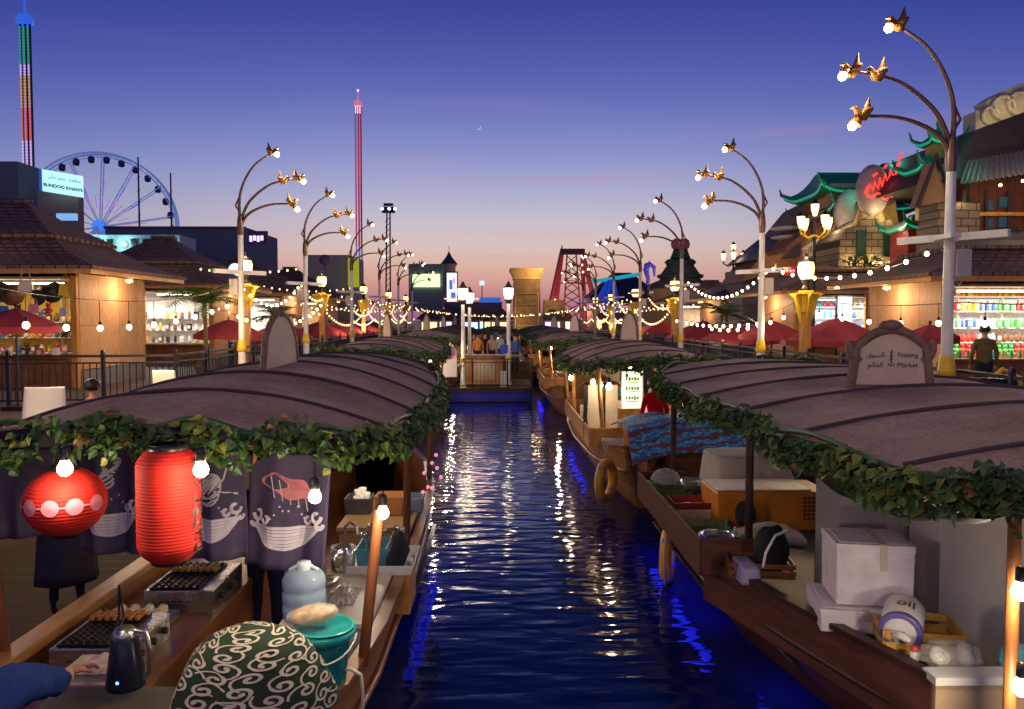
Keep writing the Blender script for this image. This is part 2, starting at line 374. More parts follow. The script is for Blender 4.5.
cm = N.new('ShaderNodeMath'); cm.operation = 'MULTIPLY'; L.new(cr.outputs[0], cm.inputs[0]); L.new(cz.outputs[0], cm.inputs[1])
m3 = N.new('ShaderNodeMix'); m3.data_type = 'RGBA'; L.new(cm.outputs[0], m3.inputs['Factor']); L.new(mx.outputs['Result'], m3.inputs['A']); m3.inputs['B'].default_value = s2l((206, 142, 176))
L.new(m3.outputs['Result'], bg.inputs['Color']); bg.inputs['Strength'].default_value = 1.0
# last glow of the sun that has just set straight ahead
sun = bpy.data.lights.new('sun', 'SUN'); sun.energy = .12; sun.angle = R_(12); sun.color = (1, .62, .5)
so = bpy.data.objects.new('sun', sun); COL.objects.link(so); so.rotation_euler = (R_(-84), 0, R_(6))
# moon
mb = MB(); Mp = at(478.5, 127.5, 900); n = 20; a = [R_(-125 + 165 * i / n) for i in range(n + 1)]
outer = [(math.cos(x) * 2.6, math.sin(x) * 2.6) for x in a]; inner = [(math.cos(x) * 2.45 - .5, math.sin(x) * 2.4 + .45) for x in reversed(a)]
mb.prism(outer + inner[1:-1], 0, .3, T=frame_T(Mp, (1, 0, 0), (0, 0, 1)))
tag(mb.build('moon', glow('moon_glow', (.8, .72, .8), .6)), 'thin crescent moon high in the violet sky', 'moon', kind='thing')
# ================================================================ ground, canal
PAVE = planks('paving', (.16, .13, .12), (.13, .11, .10), (.06, .05, .05), .6, row=.3, length=.6, axis='z', gap=.012)
mb = MB()
for s in (1, -1): mb.box((s * 404, 90, .35), (794.4, 1000, 1.7))
mb.box((0, 332, .35), (13.6, 500, 1.7)); mb.build('ground', PAVE); tag(bpy.data.objects['ground'], kind='structure')
mb = MB()
for s in (1, -1):
    mb.box((s * 6.9, 38, .55), (.2, 96, 1.3)); mb.box((s * 6.93, 38, 1.245), (.34, 96, .09))
mb.box((0, 81.8, .55), (13.6, .2, 1.3)); mb.box((0, -2.6, 1.25), (13.6, 3.2, .3)); tag(mb.build('canal_wall', stone_mat('quay_stone', (.22, .18, .15), (.16, .13, .11), (.05, .04, .04))), kind='structure')
WAT = bpy.data.materials.new('canal_water'); WAT.use_nodes = True; nt = WAT.node_tree; N = nt.nodes; L = nt.links; b = N['Principled BSDF']
b.inputs['Base Color'].default_value = (.003, .012, .105, 1); b.inputs['Roughness'].default_value = .06; b.inputs['IOR'].default_value = 1.33; b.inputs['Specular IOR Level'].default_value = .36
tc = N.new('ShaderNodeTexCoord'); mp = N.new('ShaderNodeMapping'); mp.inputs['Scale'].default_value = (.6, 1.7, 1); L.new(tc.outputs['Object'], mp.inputs[0])
n1 = N.new('ShaderNodeTexNoise'); n1.inputs['Scale'].default_value = 2.3; n1.inputs['Detail'].default_value = 1.6; n1.inputs['Roughness'].default_value = .5; n1.inputs['Distortion'].default_value = .3
n2 = N.new('ShaderNodeTexNoise'); n2.inputs['Scale'].default_value = 5.5; n2.inputs['Detail'].default_value = 2
L.new(mp.outputs[0], n1.inputs[0]); L.new(mp.outputs[0], n2.inputs[0])
mm = N.new('ShaderNodeMath'); mm.operation = 'MULTIPLY_ADD'; mm.inputs[1].default_value = .07; L.new(n2.outputs['Fac'], mm.inputs[0]); L.new(n1.outputs['Fac'], mm.inputs[2])
bp = N.new('ShaderNodeBump'); bp.inputs['Strength'].default_value = .30; bp.inputs['Distance'].default_value = .095; L.new(mm.outputs[0], bp.inputs['Height']); L.new(bp.outputs[0], b.inputs['Normal'])
mb = MB(); mb.grid(lambda u, v: (-6.8 + 13.6 * u, -10 + 91.7 * v, 0), 8, 40)
tag(mb.build('water', WAT), kind='structure')
mb = MB(); mb.box((-5.35, 5.5, .32), (2.9, 23, .2)); 
for y in range(-5, 18, 3): mb.box((-5.35, y, .1), (2.8, .2, .4))
mb.box((5.95, 8, .32), (1.7, 18, .2)); tag(mb.build('dock_floor', DECK), kind='structure')
# added blue floodlight strips low over the water, standing in for unseen blue light
for i, (x, y, ln, p) in enumerate(((2.1, 9.2, 2.8, 6), (2.36, 6.6, 1.0, 1.5), (-.3, 29.1, 2.6, 4), (1.80, 18, 4, 6), (-.84, 9.0, 3, 2), (1.6, 30, 3, 6))):
    t = thing('added_hull_floodlight', 'added blue floodlight strip low over the water, %s' % ['under the long wooden display box', 'under the dark maroon bow', 'along the skirt of the landing stage', 'beside the boat with the lifebuoy', 'beside the near left boat', 'by the right edge of the landing stage'][i], 'floodlight', (x, y, .34), group='added blue floodlight strips at the waterline')
    al = (ln, .05) if i == 2 else (.05, ln)
    mb = MB(); mb.box((0, 0, .02), (al[0], al[1], .03)); mb.build('housing', BLACK, t, local=True)
    area(t, (x, y, .34), max(al[0], .12), max(al[1], .12), p, (.015, .02, 1))
# ================================================================ fences
FEN = mat('fence_blue_black', (.022, .024, .045), .4, metal=.4, var=.2)
def fence(pts, label, grp):
    t = thing('fence', label, 'fence', (pts[0][0], pts[0][1], 1.2), group=grp)
    bars = MB(); rails = MB()
    for (x0, y0), (x1, y1) in zip(pts, pts[1:]):
        d = Vector((x1 - x0, y1 - y0, 0)); Ln = d.length; d.normalize(); rz = math.atan2(d.y, d.x)
        for z, h in ((2.27, .055), (2.12, .035), (1.32, .04)):
            rails.box(((x0 + x1) / 2, (y0 + y1) / 2, z), (Ln, .045, h), rz=rz)
        n = int(Ln / .13)
        for i in range(n + 1):
            p = (x0 + d.x * Ln * i / n, y0 + d.y * Ln * i / n)
            if i % 14 == 0:
                pb = MB(); pb.box((p[0], p[1], 1.78), (.07, .07, 1.16)); pb.box((p[0], p[1], 2.38), (.085, .085, .05), taper=.5); pb.build('post', FEN, t)
            else: bars.box((p[0], p[1], 1.72), (.02, .02, .8))
    bars.build('bars', FEN, t); rails.build('rail', FEN, t)
for i, (y0, y1) in enumerate(((19.8, 29), (29, 39), (39, 52), (52, 66))):
    wn = ['nearest straight stretch', 'second stretch', 'third stretch', 'farthest stretch'][i]
    fence([(-7.18, y0 + .15), (-7.18, y1)], 'dark metal railing, %s along the left walkway edge' % wn, 'walkway railings')
    fence([(7.18, y0 + .15), (7.18, y1)], 'dark metal railing, %s along the right walkway edge' % wn, 'walkway railings')
fence([(-13.5, 17.3), (-10.5, 17.3), (-7.18, 17.9), (-7.18, 19.8)], 'dark metal railing bending in front of the hat stall', 'walkway railings')
fence([(7.18, 9.2), (7.18, 19.8)], 'dark metal railing below the big market sign on the right', 'walkway railings')
# ================================================================ bird lamps
def bird_mesh(mb, c, s, head=True):
    """a resting golden bird, beak towards -X*s, tail raised"""
    k_ = .82
    P = [(.10, .34, .008), (.085, .27, .028), (.075, .2, .05), (.07, .12, .075), (.05, .04, .1), (0, -.02, .125), (-.07, -.01, .11), (-.12, .05, .07), (-.145, .1, .058), (-.175, .125, .05), (-.21, .12, .022), (-.26, .105, .004)]
    mb.tube([Vector(c) + Vector((s * x, 0, z)) * k_ for x, z, r in P], [r * k_ * .9 for x, z, r in P], 10, 0)
    for q in (1, -1):
        mb.sphere(Vector(c) + Vector((s * .03, q * .075, .04)), .10, 10, 0, (1, .28, .5), Matrix.Rotation(s * R_(-28), 4, 'Y'))
        mb.sphere(Vector(c) + Vector((-s * .15, q * .036, .115)), .009, 6, 1)
BIRDM = mat('golden_bird', (.36, .17, .04), .4, metal=.35, var=.4, scale=14, bump=.3)
def bird_lamp(side, label, loc, light=0):
    """side=+1: on the right bank, arms reach to -X"""
    t = thing('bird_street_lamp', label, 'street lamp', loc, group='bird lamps along the canal'); s = -side
    mb = MB(); mb.lathe([(.001, 0), (.16, 0), (.16, .05), (.12, .1), (.105, .95), (.1, 1.1), (.088, 1.15), (.07, 4.3), (.065, 4.35)], n=16)
    mb.build('pole', POLE, t, local=True)
    mb = MB(); mb.lathe([(.108, .98), (.14, 1.02), (.13, 1.1), (.1, 1.3), (.09, 1.32)], n=16); mb.build('collar', YEL, t, local=True)
    mb = MB(); mb.box((s * -.02, 0, 3.15), (1.65, .11, .11), rz=s * .95); mb.box((s * .1, -.1, 3.15), (.16, .5, .07)); mb.box((s * -.17, -.05, 2.75), (.22, .16, .42), 1)
    mb.tube([(0, -.1, 2.55), (s * -.1, -.12, 2.4), (s * -.2, -.1, 2.55)], .012, 6, 1)
    mb.build('cross_bar', [POLE, GREYC], t, local=True)
    mb = MB(); mb.lathe([(.072, 4.15), (.092, 4.35), (.075, 4.6), (.05, 4.7)], n=12); mb.build('fork_joint', ARMM, t, local=True)
    arms = [([(0, 4.5), (.02, 4.96), (-.03, 5.35), (-.2, 5.75), (-.45, 6.08), (-.8, 6.32)], (-.86, 6.38), (-1.02, 6.33), True),
            ([(0, 4.5), (-.15, 4.88), (-.31, 5.12), (-.62, 5.39), (-.95, 5.57), (-1.45, 5.66)], (-1.56, 5.68), (-1.72, 5.6), True),
            ([(0, 4.35), (-.16, 4.66), (-.46, 4.86), (-.85, 4.98), (-1.28, 5.0)], (-1.38, 5.02), (-1.55, 4.85), True)]
    for pts, bl, lb, _ in arms:
        sx = 1 if s < 0 else -1; P = [Vector((x * sx, 0, z)) for x, z in pts]
        # smooth the arm
        Q = []
        for i in range(len(P) - 1):
            p0, p1, p2, p3 = P[max(i - 1, 0)], P[i], P[i + 1], P[min(i + 2, len(P) - 1)]
            for k in range(4):
                u = k / 4; Q.append(.5 * ((2 * p1) + (p2 - p0) * u + (2 * p0 - 5 * p1 + 4 * p2 - p3) * u * u + (3 * p1 - p0 - 3 * p2 + p3) * u ** 3))
        Q.append(P[-1])
        mb = MB(); mb.tube(Q, [.045 - .022 * i / len(Q) for i in range(len(Q))], 8); mb.build('arm', ARMM, t, local=True)
        mb = MB(); bird_mesh(mb, (sx * bl[0], 0, bl[1]), sx); mb.build('bird', [BIRDM, BLACK], t, local=True)
        mb = MB(); mb.sphere((sx * lb[0], 0, lb[1]), .07, 10); mb.build('bulb', BULB, t, local=True)
        mb = MB(); mb.lathe([(.03, .09), (.07, .07), (.095, .0)], (sx * (lb[0] + .04), 0, lb[1] + .03), 10, T=Matrix.Rotation(sx * R_(30), 4, 'Y')); mb.build('bulb_cup', BIRDM, t, local=True)
        if light: point(t, Vector(loc) + Vector((sx * (lb[0] - .12), 0, lb[1] - .1)), light, WARMW, .08)
    sx = 1 if s < 0 else -1
    mb = MB(); bird_mesh(mb, (sx * -1.16, 0, 5.62), sx); mb.build('bird', [BIRDM, BLACK], t, local=True)
    mb = MB(); mb.tube([(sx * 0, 0, 4.75), (sx * .12, 0, 4.95), (0, 0, 5.2)], .025, 6); mb.build('arm_brace', ARMM, t, local=True)
    return t
ordn = ['nearest', 'second', 'third', 'fourth', 'fifth', 'sixth', 'seventh', 'eighth', 'ninth']
for side, ys, wd in ((1, (12.35, 21.2, 30.5, 39.4, 48.4, 57.4, 66), 'right'), (-1, (22, 29.3, 38.5, 47.5, 56.5, 65.5), 'left')):
    pr = None
    for i, y in enumerate(ys):
        lab = 'white pole with three curved arms carrying golden bird lamps, %s lamp on the %s walkway' % (ordn[i], wd)
        if i < 2: bl = bird_lamp(side, lab, (side * 7.0, y, 1.2), light=75); pr = bl if i == 0 else pr
        elif i == 2: pr = bird_lamp(side, lab, (side * 7.0, y, 1.2), light=0)
        else: copy_tree(pr, None, (side * 7.0, y, 1.2), 0, lab)
bird_lamp(1, 'added bird lamp out of view beside the viewer on the right walkway', (7.0, 3.2, 1.2), light=45)  # unseen bird lamps added on both sides to light the near boat roofs
bird_lamp(-1, 'added bird lamp out of view beside the viewer on the left walkway', (-7.0, 5.5, 1.2), light=45)
# ================================================================ yellow lantern posts
def lantern_post(label, loc, h, light):
    t = thing('lantern_post', label, 'lantern post', loc, group='square yellow posts with glowing lanterns')
    mb = MB(); mb.box((0, 0, h / 2 - .3), (.22, .22, h - .6), taper=.96); mb.box((0, 0, .2), (.32, .32, .4)); mb.build('post', POSTO, t, local=True, bevel=.012)
    mb = MB()
    for a in range(4):
        T = Matrix.Rotation(a * math.pi / 2, 4, 'Z')
        mb.prism([(.10, -.75), (.2, -.5), (.30, -.1), (.42, 0), (.10, 0)], -.03, .03, T=Matrix.Translation((0, 0, h - .32)) @ T @ Matrix.Rotation(R_(90), 4, 'X'))
    mb.box((0, 0, h - .5), (.27, .27, .5)); mb.box((0, 0, h - .32), (.5, .5, .04)); mb.build('bracket', YEL, t, local=True)
    mb = MB(); mb.lathe([(.001, -.34), (.09, -.34), (.11, -.2), (.06, -.12), (.11, -.02), (.12, .02)], (0, 0, h), 8, smooth=False); mb.build('lantern_base', BLKM, t, local=True); mb = MB()
    mb.lathe([(.19, .42), (.12, .5), (.03, .56), (.03, .62), (.001, .66)], (0, 0, h), 8, smooth=False); mb.build('lantern_cap', BLKM, t, local=True)
    mb = MB(); mb.lathe([(.12, .02), (.19, .14), (.205, .3), (.18, .41), (.14, .44)], (0, 0, h), 8, smooth=False); mb.build('lantern_glass', LAMPY, t, local=True)
    if light: point(t, Vector(loc) + Vector((0, 0, h + .95)), light, WARM, .1); point(t, Vector(loc) + Vector((.35 if loc[0] < 0 else -.35, -.35, h + .1)), light, WARM, .1)
    return t
for i, (x, y, h) in enumerate(((-7.35, 23.5, 3.15), (-7.35, 33.6, 3.2), (-7.35, 44, 3.2), (-7.35, 54, 3.2), (-7.35, 64, 3.2))):
    lantern_post('square orange post with a glowing yellow lantern, %s on the left walkway' % ordn[i], (x, y, 1.2), h, (60, 40)[i] if i < 2 else 0)
for i, (x, y, h) in enumerate(((7.3, 18.9, 2.8), (7.3, 33, 3.0), (7.3, 42.5, 3.0), (7.3, 51.5, 3.0), (7.3, 60, 3.0))):
    lantern_post('square orange post with a glowing yellow lantern, %s on the right walkway' % ordn[i], (x, y, 1.2), h, (60, 40)[i] if i < 2 else 0)
for i, x in enumerate((-2.6, 2.6)):  # unseen posts added behind the viewer to throw warm light on the roofs
    t = lantern_post('added unseen lantern post on the bridge behind the viewer, %s side' % ['left', 'right'][i], (x, -2.2, 1.4), 4.0, 0)
    point(t, (x, -1.7, 5.9), 200, (1, .68, .50), .25)
# ================================================================ strings of bulbs
WIRE = mat('black_wire', (.015, .013, .013), .5, var=0)
BMESH = {}
def string(a, b, sag, n, label, drop=0, r=.04, light=0, nl=1, far=False):
    a, b = Vector(a), Vector(b)
    t = thing('string_lights', label, 'string lights', a, group='strings of warm bulbs over the walkways')
    f = lambda u: a.lerp(b, u) - Vector((0, 0, sag * 4 * u * (1 - u)))
    mb = MB(); mb.tube([f(i / 16) for i in range(17)], .009, 5); mb.build('wire', WIRE, t)
    key = (r, drop, far)
    if key not in BMESH:
        m = MB(); m.sphere((0, 0, -drop), r, 10, 0, (1, 1, 1.15)); o = m.build('bulb', BULBF if far else BULB); s = MB()
        s.tube([(0, 0, 0), (0, 0, -drop + r * 1.7)], .006, 4); s.lathe([(r * .3, r * 2.3), (r * .5, r * 2.1), (r * .55, r * 1.0)], (0, 0, -drop), 8)
        q = s.build('socket', BLACK); BMESH[key] = (o.data, q.data); bpy.data.objects.remove(o); bpy.data.objects.remove(q)
    for i in range(n):
        p = f((i + .5) / n); 
        o = bpy.data.objects.new('bulb', BMESH[key][0]); COL.objects.link(o); o.parent = t; o.location = p - a
        if not far:
            q = bpy.data.objects.new('socket', BMESH[key][1]); COL.objects.link(q); q.parent = o
    if light:
        for i in range(nl): point(t, f((i + .5) / nl) - Vector((0, 0, drop + .12)), light, WARM, .1)
    return t
# left, near: the long wire with hanging bulbs
string((-7.2, 9.5, 3.75), (-7.2, 22, 4.0), .45, 11, 'black wire with round bulbs on drop cords, crossing in front of the hat stall', drop=.5, r=.052, light=120, nl=5)
string((-7.2, 22, 4.2), (-7.2, 29.3, 4.3), .75, 13, 'sagging string of bulbs between the first and second left bird lamps', light=25)
string((-7.2, 22, 3.2), (-7.3, 33.5, 3.7), .6, 16, 'lower sagging string of bulbs left of the first boat sign', r=.05, light=30, nl=2)
string((-7.2, 29.3, 4.35), (-7.3, 33.6, 3.9), .3, 9, 'short string of bulbs from second left bird lamp to its lantern post', far=True)
string((-7.3, 33.6, 3.5), (-7.25, 44, 3.6), .8, 22, 'sagging string of bulbs after the second left lantern post', far=True, light=40)
for i, (y0, y1) in enumerate(((38.5, 47.5), (44, 54), (47.5, 56.5), (54, 64), (56.5, 65.5))):
    string((-7.25, y0, 4.0 - .35 * (i % 2)), (-7.25, y1, 4.0 - .35 * (i % 2)), .8, 20, 'distant sagging string of bulbs on the left bank, number %s counting away from the viewer' % ['one', 'two', 'three', 'four', 'five'][i], far=True, r=.042, light=40 if i < 3 else 0)
string((-11, 29.5, 4.9), (-7.2, 29.4, 4.9), .15, 12, 'straight row of bulbs strung over the roof of the second left stall', far=True)
string((-12.5, 34, 5.2), (-7.2, 40, 4.6), .5, 20, 'string of bulbs looping over the third left stall roof', far=True)
# right
string((7.2, 12.35, 4.35), (7.2, 21.2, 4.45), .45, 13, 'sagging string of bulbs between the first and second right bird lamps', light=25, nl=2)
string((7.2, 21.2, 4.4), (7.2, 30.5, 4.5), .7, 18, 'sagging string of bulbs between the second and third right bird lamps', light=30)
string((7.2, 6, 3.55), (7.2, 12.35, 3.35), .15, 5, 'black wire with bulbs on drop cords right of the first bird lamp', drop=.3, r=.045, light=20)
string((7.2, 12.35, 3.35), (7.3, 18.7, 3.55), .1, 5, 'black wire with bulbs on drop cords across the near plywood stall', drop=.32, r=.045, light=25)
string((7.3, 18.9, 3.6), (7.25, 27.5, 3.0), .25, 9, 'wire with hanging bulbs over the dark red umbrellas', drop=.25, r=.05, light=30, nl=2)
string((7.3, 33, 3.0), (7.3, 22, 2.95), .15, 13, 'low row of bulbs along the right railing beyond the umbrellas', r=.05, light=30)
string((7.2, 30.5, 4.3), (7.3, 39.4, 4.3), .8, 20, 'sagging string of bulbs between the third and fourth right bird lamps', far=True)
for i, (y0, y1) in enumerate(((33, 42.5), (39.4, 48.4), (42.5, 51.5), (48.4, 57.4), (51.5, 60))):
    string((7.25, y0, 3.6 + .5 * (i % 2)), (7.25, y1, 3.6 + .5 * (i % 2)), .8, 20, 'distant sagging string of bulbs on the right bank, number %s counting away from the viewer' % ['one', 'two', 'three', 'four', 'five'][i], far=True, r=.042, light=40 if i < 3 else 0)
for i in range(4):
    y0 = 40 + i * 7.5
    for sd in (-1, 1):
        string((sd * 10.2, y0, 3.9), (sd * 7.3, y0 + 6, 4.2), .5, 16, 'string of bulbs slanting over the %s walkway, %s of four' % ('left' if sd < 0 else 'right', ordn[i]), far=True, r=.042)
        string((sd * 7.3, y0, 3.05), (sd * 7.3, y0 + 7.4, 3.05), .35, 18, 'low string of bulbs above the %s railing, %s of four' % ('left' if sd < 0 else 'right', ordn[i]), far=True, r=.04, light=25 if i < 2 else 0)
string((-10.4, 29.5, 3.5), (-7.3, 33.6, 3.3), .4, 12, 'string of bulbs slanting to the second left lantern post', far=True, r=.04)
# across the canal
for i, y in enumerate((36, 44, 52, 60)):
    string((-7.2, y, 4.1), (7.2, y + 1, 4.1), .9, 34, 'long string of bulbs across the canal, %s beyond the landing stage' % ordn[i], far=True, r=.04, light=0, nl=3)
# ================================================================ kiosks
GOODC = [mat('goods_%s' % n, c, .45, var=.1) for n, c in (('red', (.6, .05, .04)), ('yellow', (.75, .5, .05)), ('green', (.08, .4, .1)), ('blue', (.05, .15, .5)), ('white', (.75, .75, .72)), ('pink', (.7, .25, .35)), ('orange', (.8, .3, .04)), ('brown', (.2, .1, .05)), ('black', (.03, .03, .03)), ('teal', (.05, .4, .4)))]
def hip(mb, x0, x1, y0, y1, z0, rx, ry, z1, th=.09, mi=0, curve=.0):
    """one tier: eave rectangle at z0 rising to an inset rectangle at z1, with eave thickness"""
    a = [(x0, y0), (x1, y0), (x1, y1), (x0, y1)]; b = [(x0 + rx, y0 + ry), (x1 - rx, y0 + ry), (x1 - rx, y1 - ry), (x0 + rx, y1 - ry)]
    c = [((p[0] + q[0]) / 2, (p[1] + q[1]) / 2) for p, q in zip(a, b)]
    vs = [(p[0], p[1], z0 - th) for p in a] + [(p[0], p[1], z0) for p in a] + [(p[0], p[1], (z0 + z1) / 2 - curve) for p in c] + [(p[0], p[1], z1) for p in b]
    fs = [(3, 2, 1, 0)]
    for k in range(3):
        for j in range(4): fs.append((k * 4 + j, k * 4 + (j + 1) % 4, (k + 1) * 4 + (j + 1) % 4, (k + 1) * 4 + j))
    fs.append((12, 13, 14, 15)); mb.add(vs, fs, mi)
def kiosk(side, y0, label, ln=4.2, dep=5.6, ze=4.3, z1=5.35, z2=6.5, back='white', lum=60, col=WARM, wallc=None, open_end=True):
    x0, x1 = (11.3, 11.3 + dep) if side > 0 else (-11.3 - dep, -11.3)
    xi = side * 11.3; xo = side * (11.3 + dep); y1 = y0 + ln
    t = thing('market_stall', label, 'market stall', (xi, y0, 1.2), group='roofed stalls along both walkways')
    mb = MB(); mb.box((xi + side * .05, (y0 + y1) / 2, 1.2 + (ze - 1.2) / 2 + .25), (.1, ln - .3, ze - 1.7)); mb.build('side_wall', wallc or PLY, t)
    mb = MB(); mb.box((xi + side * .05, (y0 + y1) / 2, 1.42), (.14, ln - .3, .5)); mb.build('plinth', mat('plinth_grey', (.2, .18, .19), .7), t)
    bw = MB(); bw.box((xi + side * dep / 2, y0 + 2.1, 2.8), (dep - .4, .08, 3.1)); bw.box((xo - side * .1, (y0 + y1) / 2, 2.8), (.1, ln - .3, 3.0))
    bw.build('back_wall', mat('stall_wall_' + back, {'white': (.75, .75, .78), 'yellow': (.55, .38, .07), 'cream': (.6, .5, .35)}[back], .6), t)
    mb = MB(); mb.box((xi + side * dep / 2, (y0 + y1) / 2, ze - .12), (dep - .2, ln - .2, .06)); mb.build('ceiling_panel', CREAM, t)
    for (px, py) in ((xi + side * .1, y0 + .1), (xi + side * .1, y1 - .1), (xo - side * .1, y0 + .1), (xo - side * .1, y1 - .1), ((xi + xo) / 2, y0 + .1)):
        pb = MB(); pb.box((px, py, 2.72), (.17, .17, 3.04)); pb.build('corner_post', POSTO, t, bevel=.01)
    mb = MB(); mb.box(((xi + xo) / 2, y0 + .05, 1.62), (dep - .35, .12, .82)); mb.box(((xi + xo) / 2, y0 - .05, 2.05), (dep - .2, .5, .05)); mb.build('counter', WOOD, t)
    mb = MB(); mb.box((xi + side * -.85, (y0 + y1) / 2, ze + .02), (.05, ln + 1.9, .16)); mb.box(((xi + xo) / 2, y0 - .97, ze + .02), (dep + 1.8, .05, .16)); mb.build('eave_board', WOODL, t)
    mb = MB(); ov = .95
    hip(mb, x0 - ov, x1 + ov, y0 - 1.0, y1 + 1.0, ze + .15, 1.9, 1.5, z1, curve=.1); mb.build('lower_roof', ROOFB, t)
    mb = MB(); hip(mb, x0 + .75, x1 - .75, y0 + .25, y1 - .25, z1 + .02, (dep - 1.6) / 2 - .3, (ln - .5) / 2 - .02, z2, curve=.08)
    mb.tube([((x0 + x1) / 2 - .5, (y0 + y1) / 2, z2 + .02), ((x0 + x1) / 2 + .5, (y0 + y1) / 2, z2 + .02)], .06, 6); mb.build('upper_roof', ROOFB, t)
    for k in range(2):
        mb = MB(); mb.tube([(xi + side * (.6 + k * 2.5), y0 + .5, ze - .25), (xi + side * (2.4 + k * 2.5), y0 + .5, ze - .25)], .025, 8); mb.build('tube_lamp', glow('tube_lamp_glow', (1, .93, .8), 7), t)
    lamp = (xi - side * .45, (y0 + y1) / 2, ze - .12)
    mb = MB(); mb.lathe([(.001, .06), (.09, .06), (.11, -.02), (.001, -.05)], lamp, 10); mb.build('added_eave_lamp', LAMPY, t)  # lamp added under the eave to brighten the side wall
    if y0 < 45: point(t, Vector(lamp) - Vector((side * .1, 0, .25)), 55, (1, .66, .36), .1); point(t, Vector((xi + side * 2.2, y0 - 1.25, ze + 1.2)), 14, WARM, .2)  # light of the added eave lamp, and one above the roof without a lamp
    if lum: area(t, ((xi + xo) / 2, y0 + .75, ze - .3), dep - 1, .6, lum * 1.5, col)
    return t
def shelves(side, y0, zs, n, label, kinds, dep=5.4, dx=.16, mats=None, back=.3, sc=1):
    xi = side * 11.5
    t = thing('display_shelf', label, 'shelf', (xi, y0, 1.2), group='stall shelves')
    mb = MB()
    for z in zs: mb.box((xi + side * (dep / 2 - .1), y0 + back, z - .02), (dep - .4, .34, .03))
    mb.build('shelf_board', WHITE, t)
    mb = MB()
    for k in range(5): mb.box((xi + side * (k * (dep - .4) / 4 + .02), y0 + back + .1, 2.5), (.03, .1, 2.6))
    mb.build('upright', WHITE, t)
    return t
GP = {}
def goods_proto(kind, mi):
    k = (kind, mi)
    if k in GP: return GP[k]
    mb = MB(); m = GOODC[mi]
    if kind == 'bottle': mb.lathe([(.001, 0), (.04, 0), (.043, .02), (.043, .16), (.018, .21), (.016, .25), (.001, .252)], n=10); nm = 'bottle'
    elif kind == 'jar': mb.lathe([(.001, 0), (.055, 0), (.06, .02), (.06, .13), (.045, .15), (.05, .15), (.05, .18), (.001, .182)], n=10); nm = 'jar'
    elif kind == 'box': mb.box((0, 0, .1), (.13, .12, .2)); mb.box((0, -.061, .1), (.09, .004, .1), 1); nm = 'carton'
    elif kind == 'bag':
        mb.lathe([(.001, 0), (.06, .0), (.08, .05), (.07, .14), (.03, .19), (.045, .22)], n=8, T=Matrix.Diagonal((1, .6, 1, 1))); nm = 'snack_bag'
    elif kind == 'toy':
        mb.sphere((0, 0, .09), .085, 10); mb.sphere((0, -.01, .21), .06, 10); mb.sphere((.05, 0, .27), .025, 8); mb.sphere((-.05, 0, .27), .025, 8)
        for s in (1, -1): mb.sphere((s * .08, -.03, .12), .03, 8); mb.sphere((s * .05, -.06, .02), .035, 8)
        nm = 'soft_toy'
    elif kind == 'hat':
        mb.lathe([(.001, .12), (.06, .12), (.09, .08), (.1, .0), (.2, -.02), (.2, -.03), (.095, -.02)], n=16, T=Matrix.Rotation(R_(75), 4, 'X')); nm = 'hat'
    elif kind == 'purse':
        mb.box((0, 0, .1), (.26, .1, .22), taper=.75); mb.tube([(-.08, 0, .2), (-.07, 0, .33), (0, 0, .38), (.07, 0, .33), (.08, 0, .2)], .012, 6); nm = 'handbag'
    o = mb.build(nm, [m, GOODC[4]], bevel=.008 if kind in ('box', 'purse') else 0); o.location = (0, 0, -50); GP[k] = o; o['unused'] = 1
    return o
CN = ['red', 'yellow', 'green', 'blue', 'white', 'pink', 'orange', 'brown', 'black', 'teal']
def put(kind, mi, p, wherelab, group, rz=0, sc=1):
    o = goods_proto(kind, mi)
    if o.get('unused'):
        del o['unused']; c = o
    else: c = o.copy(); COL.objects.link(c)
    c.location = p; c.rotation_euler = (0, 0, rz); c.scale = (sc, sc, sc)
    return tag(c, '%s %s %s' % (CN[mi], stem_words(c.name), wherelab), stem_words(c.name), group)
def stem_words(n): return n.split('.')[0].replace('_', ' ')
STALLS = []
for i in range(5):
    y0 = 21.7 + i * 10.3
    kiosk(-1, y0, ['stall hung with hats and bags under a two-tier brown roof, leftmost', 'plywood walled stall with a two-tier roof behind the potted palm', 'third stall back on the left bank with a shingled roof', 'fourth stall back on the left bank', 'fifth and farthest stall on the left bank'][i], back=['yellow', 'white', 'white', 'cream', 'white'][i], lum=[45, 110, 110, 80, 80][i], col=[(1, .75, .4), (1, .9, .75), (1, .9, .75), WARM, WARM][i])
for i in range(5):
    y0 = 20.1 + i * 10.2
    kiosk(1, y0, ['brightly lit grocery stall with bottles at the right edge, brown two-tier roof', 'stall lit cold white beside the yellow lantern post on the right', 'third stall back on the right bank behind the umbrellas', 'fourth stall back on the right bank', 'fifth and farthest stall on the right bank'][i], z1=4.95, z2=5.55, ze=4.05, lum=[190, 160, 110, 80, 80][i], col=[(1, .88, .7), (.8, .9, 1), (.9, .9, 1), WARM, WARM][i])
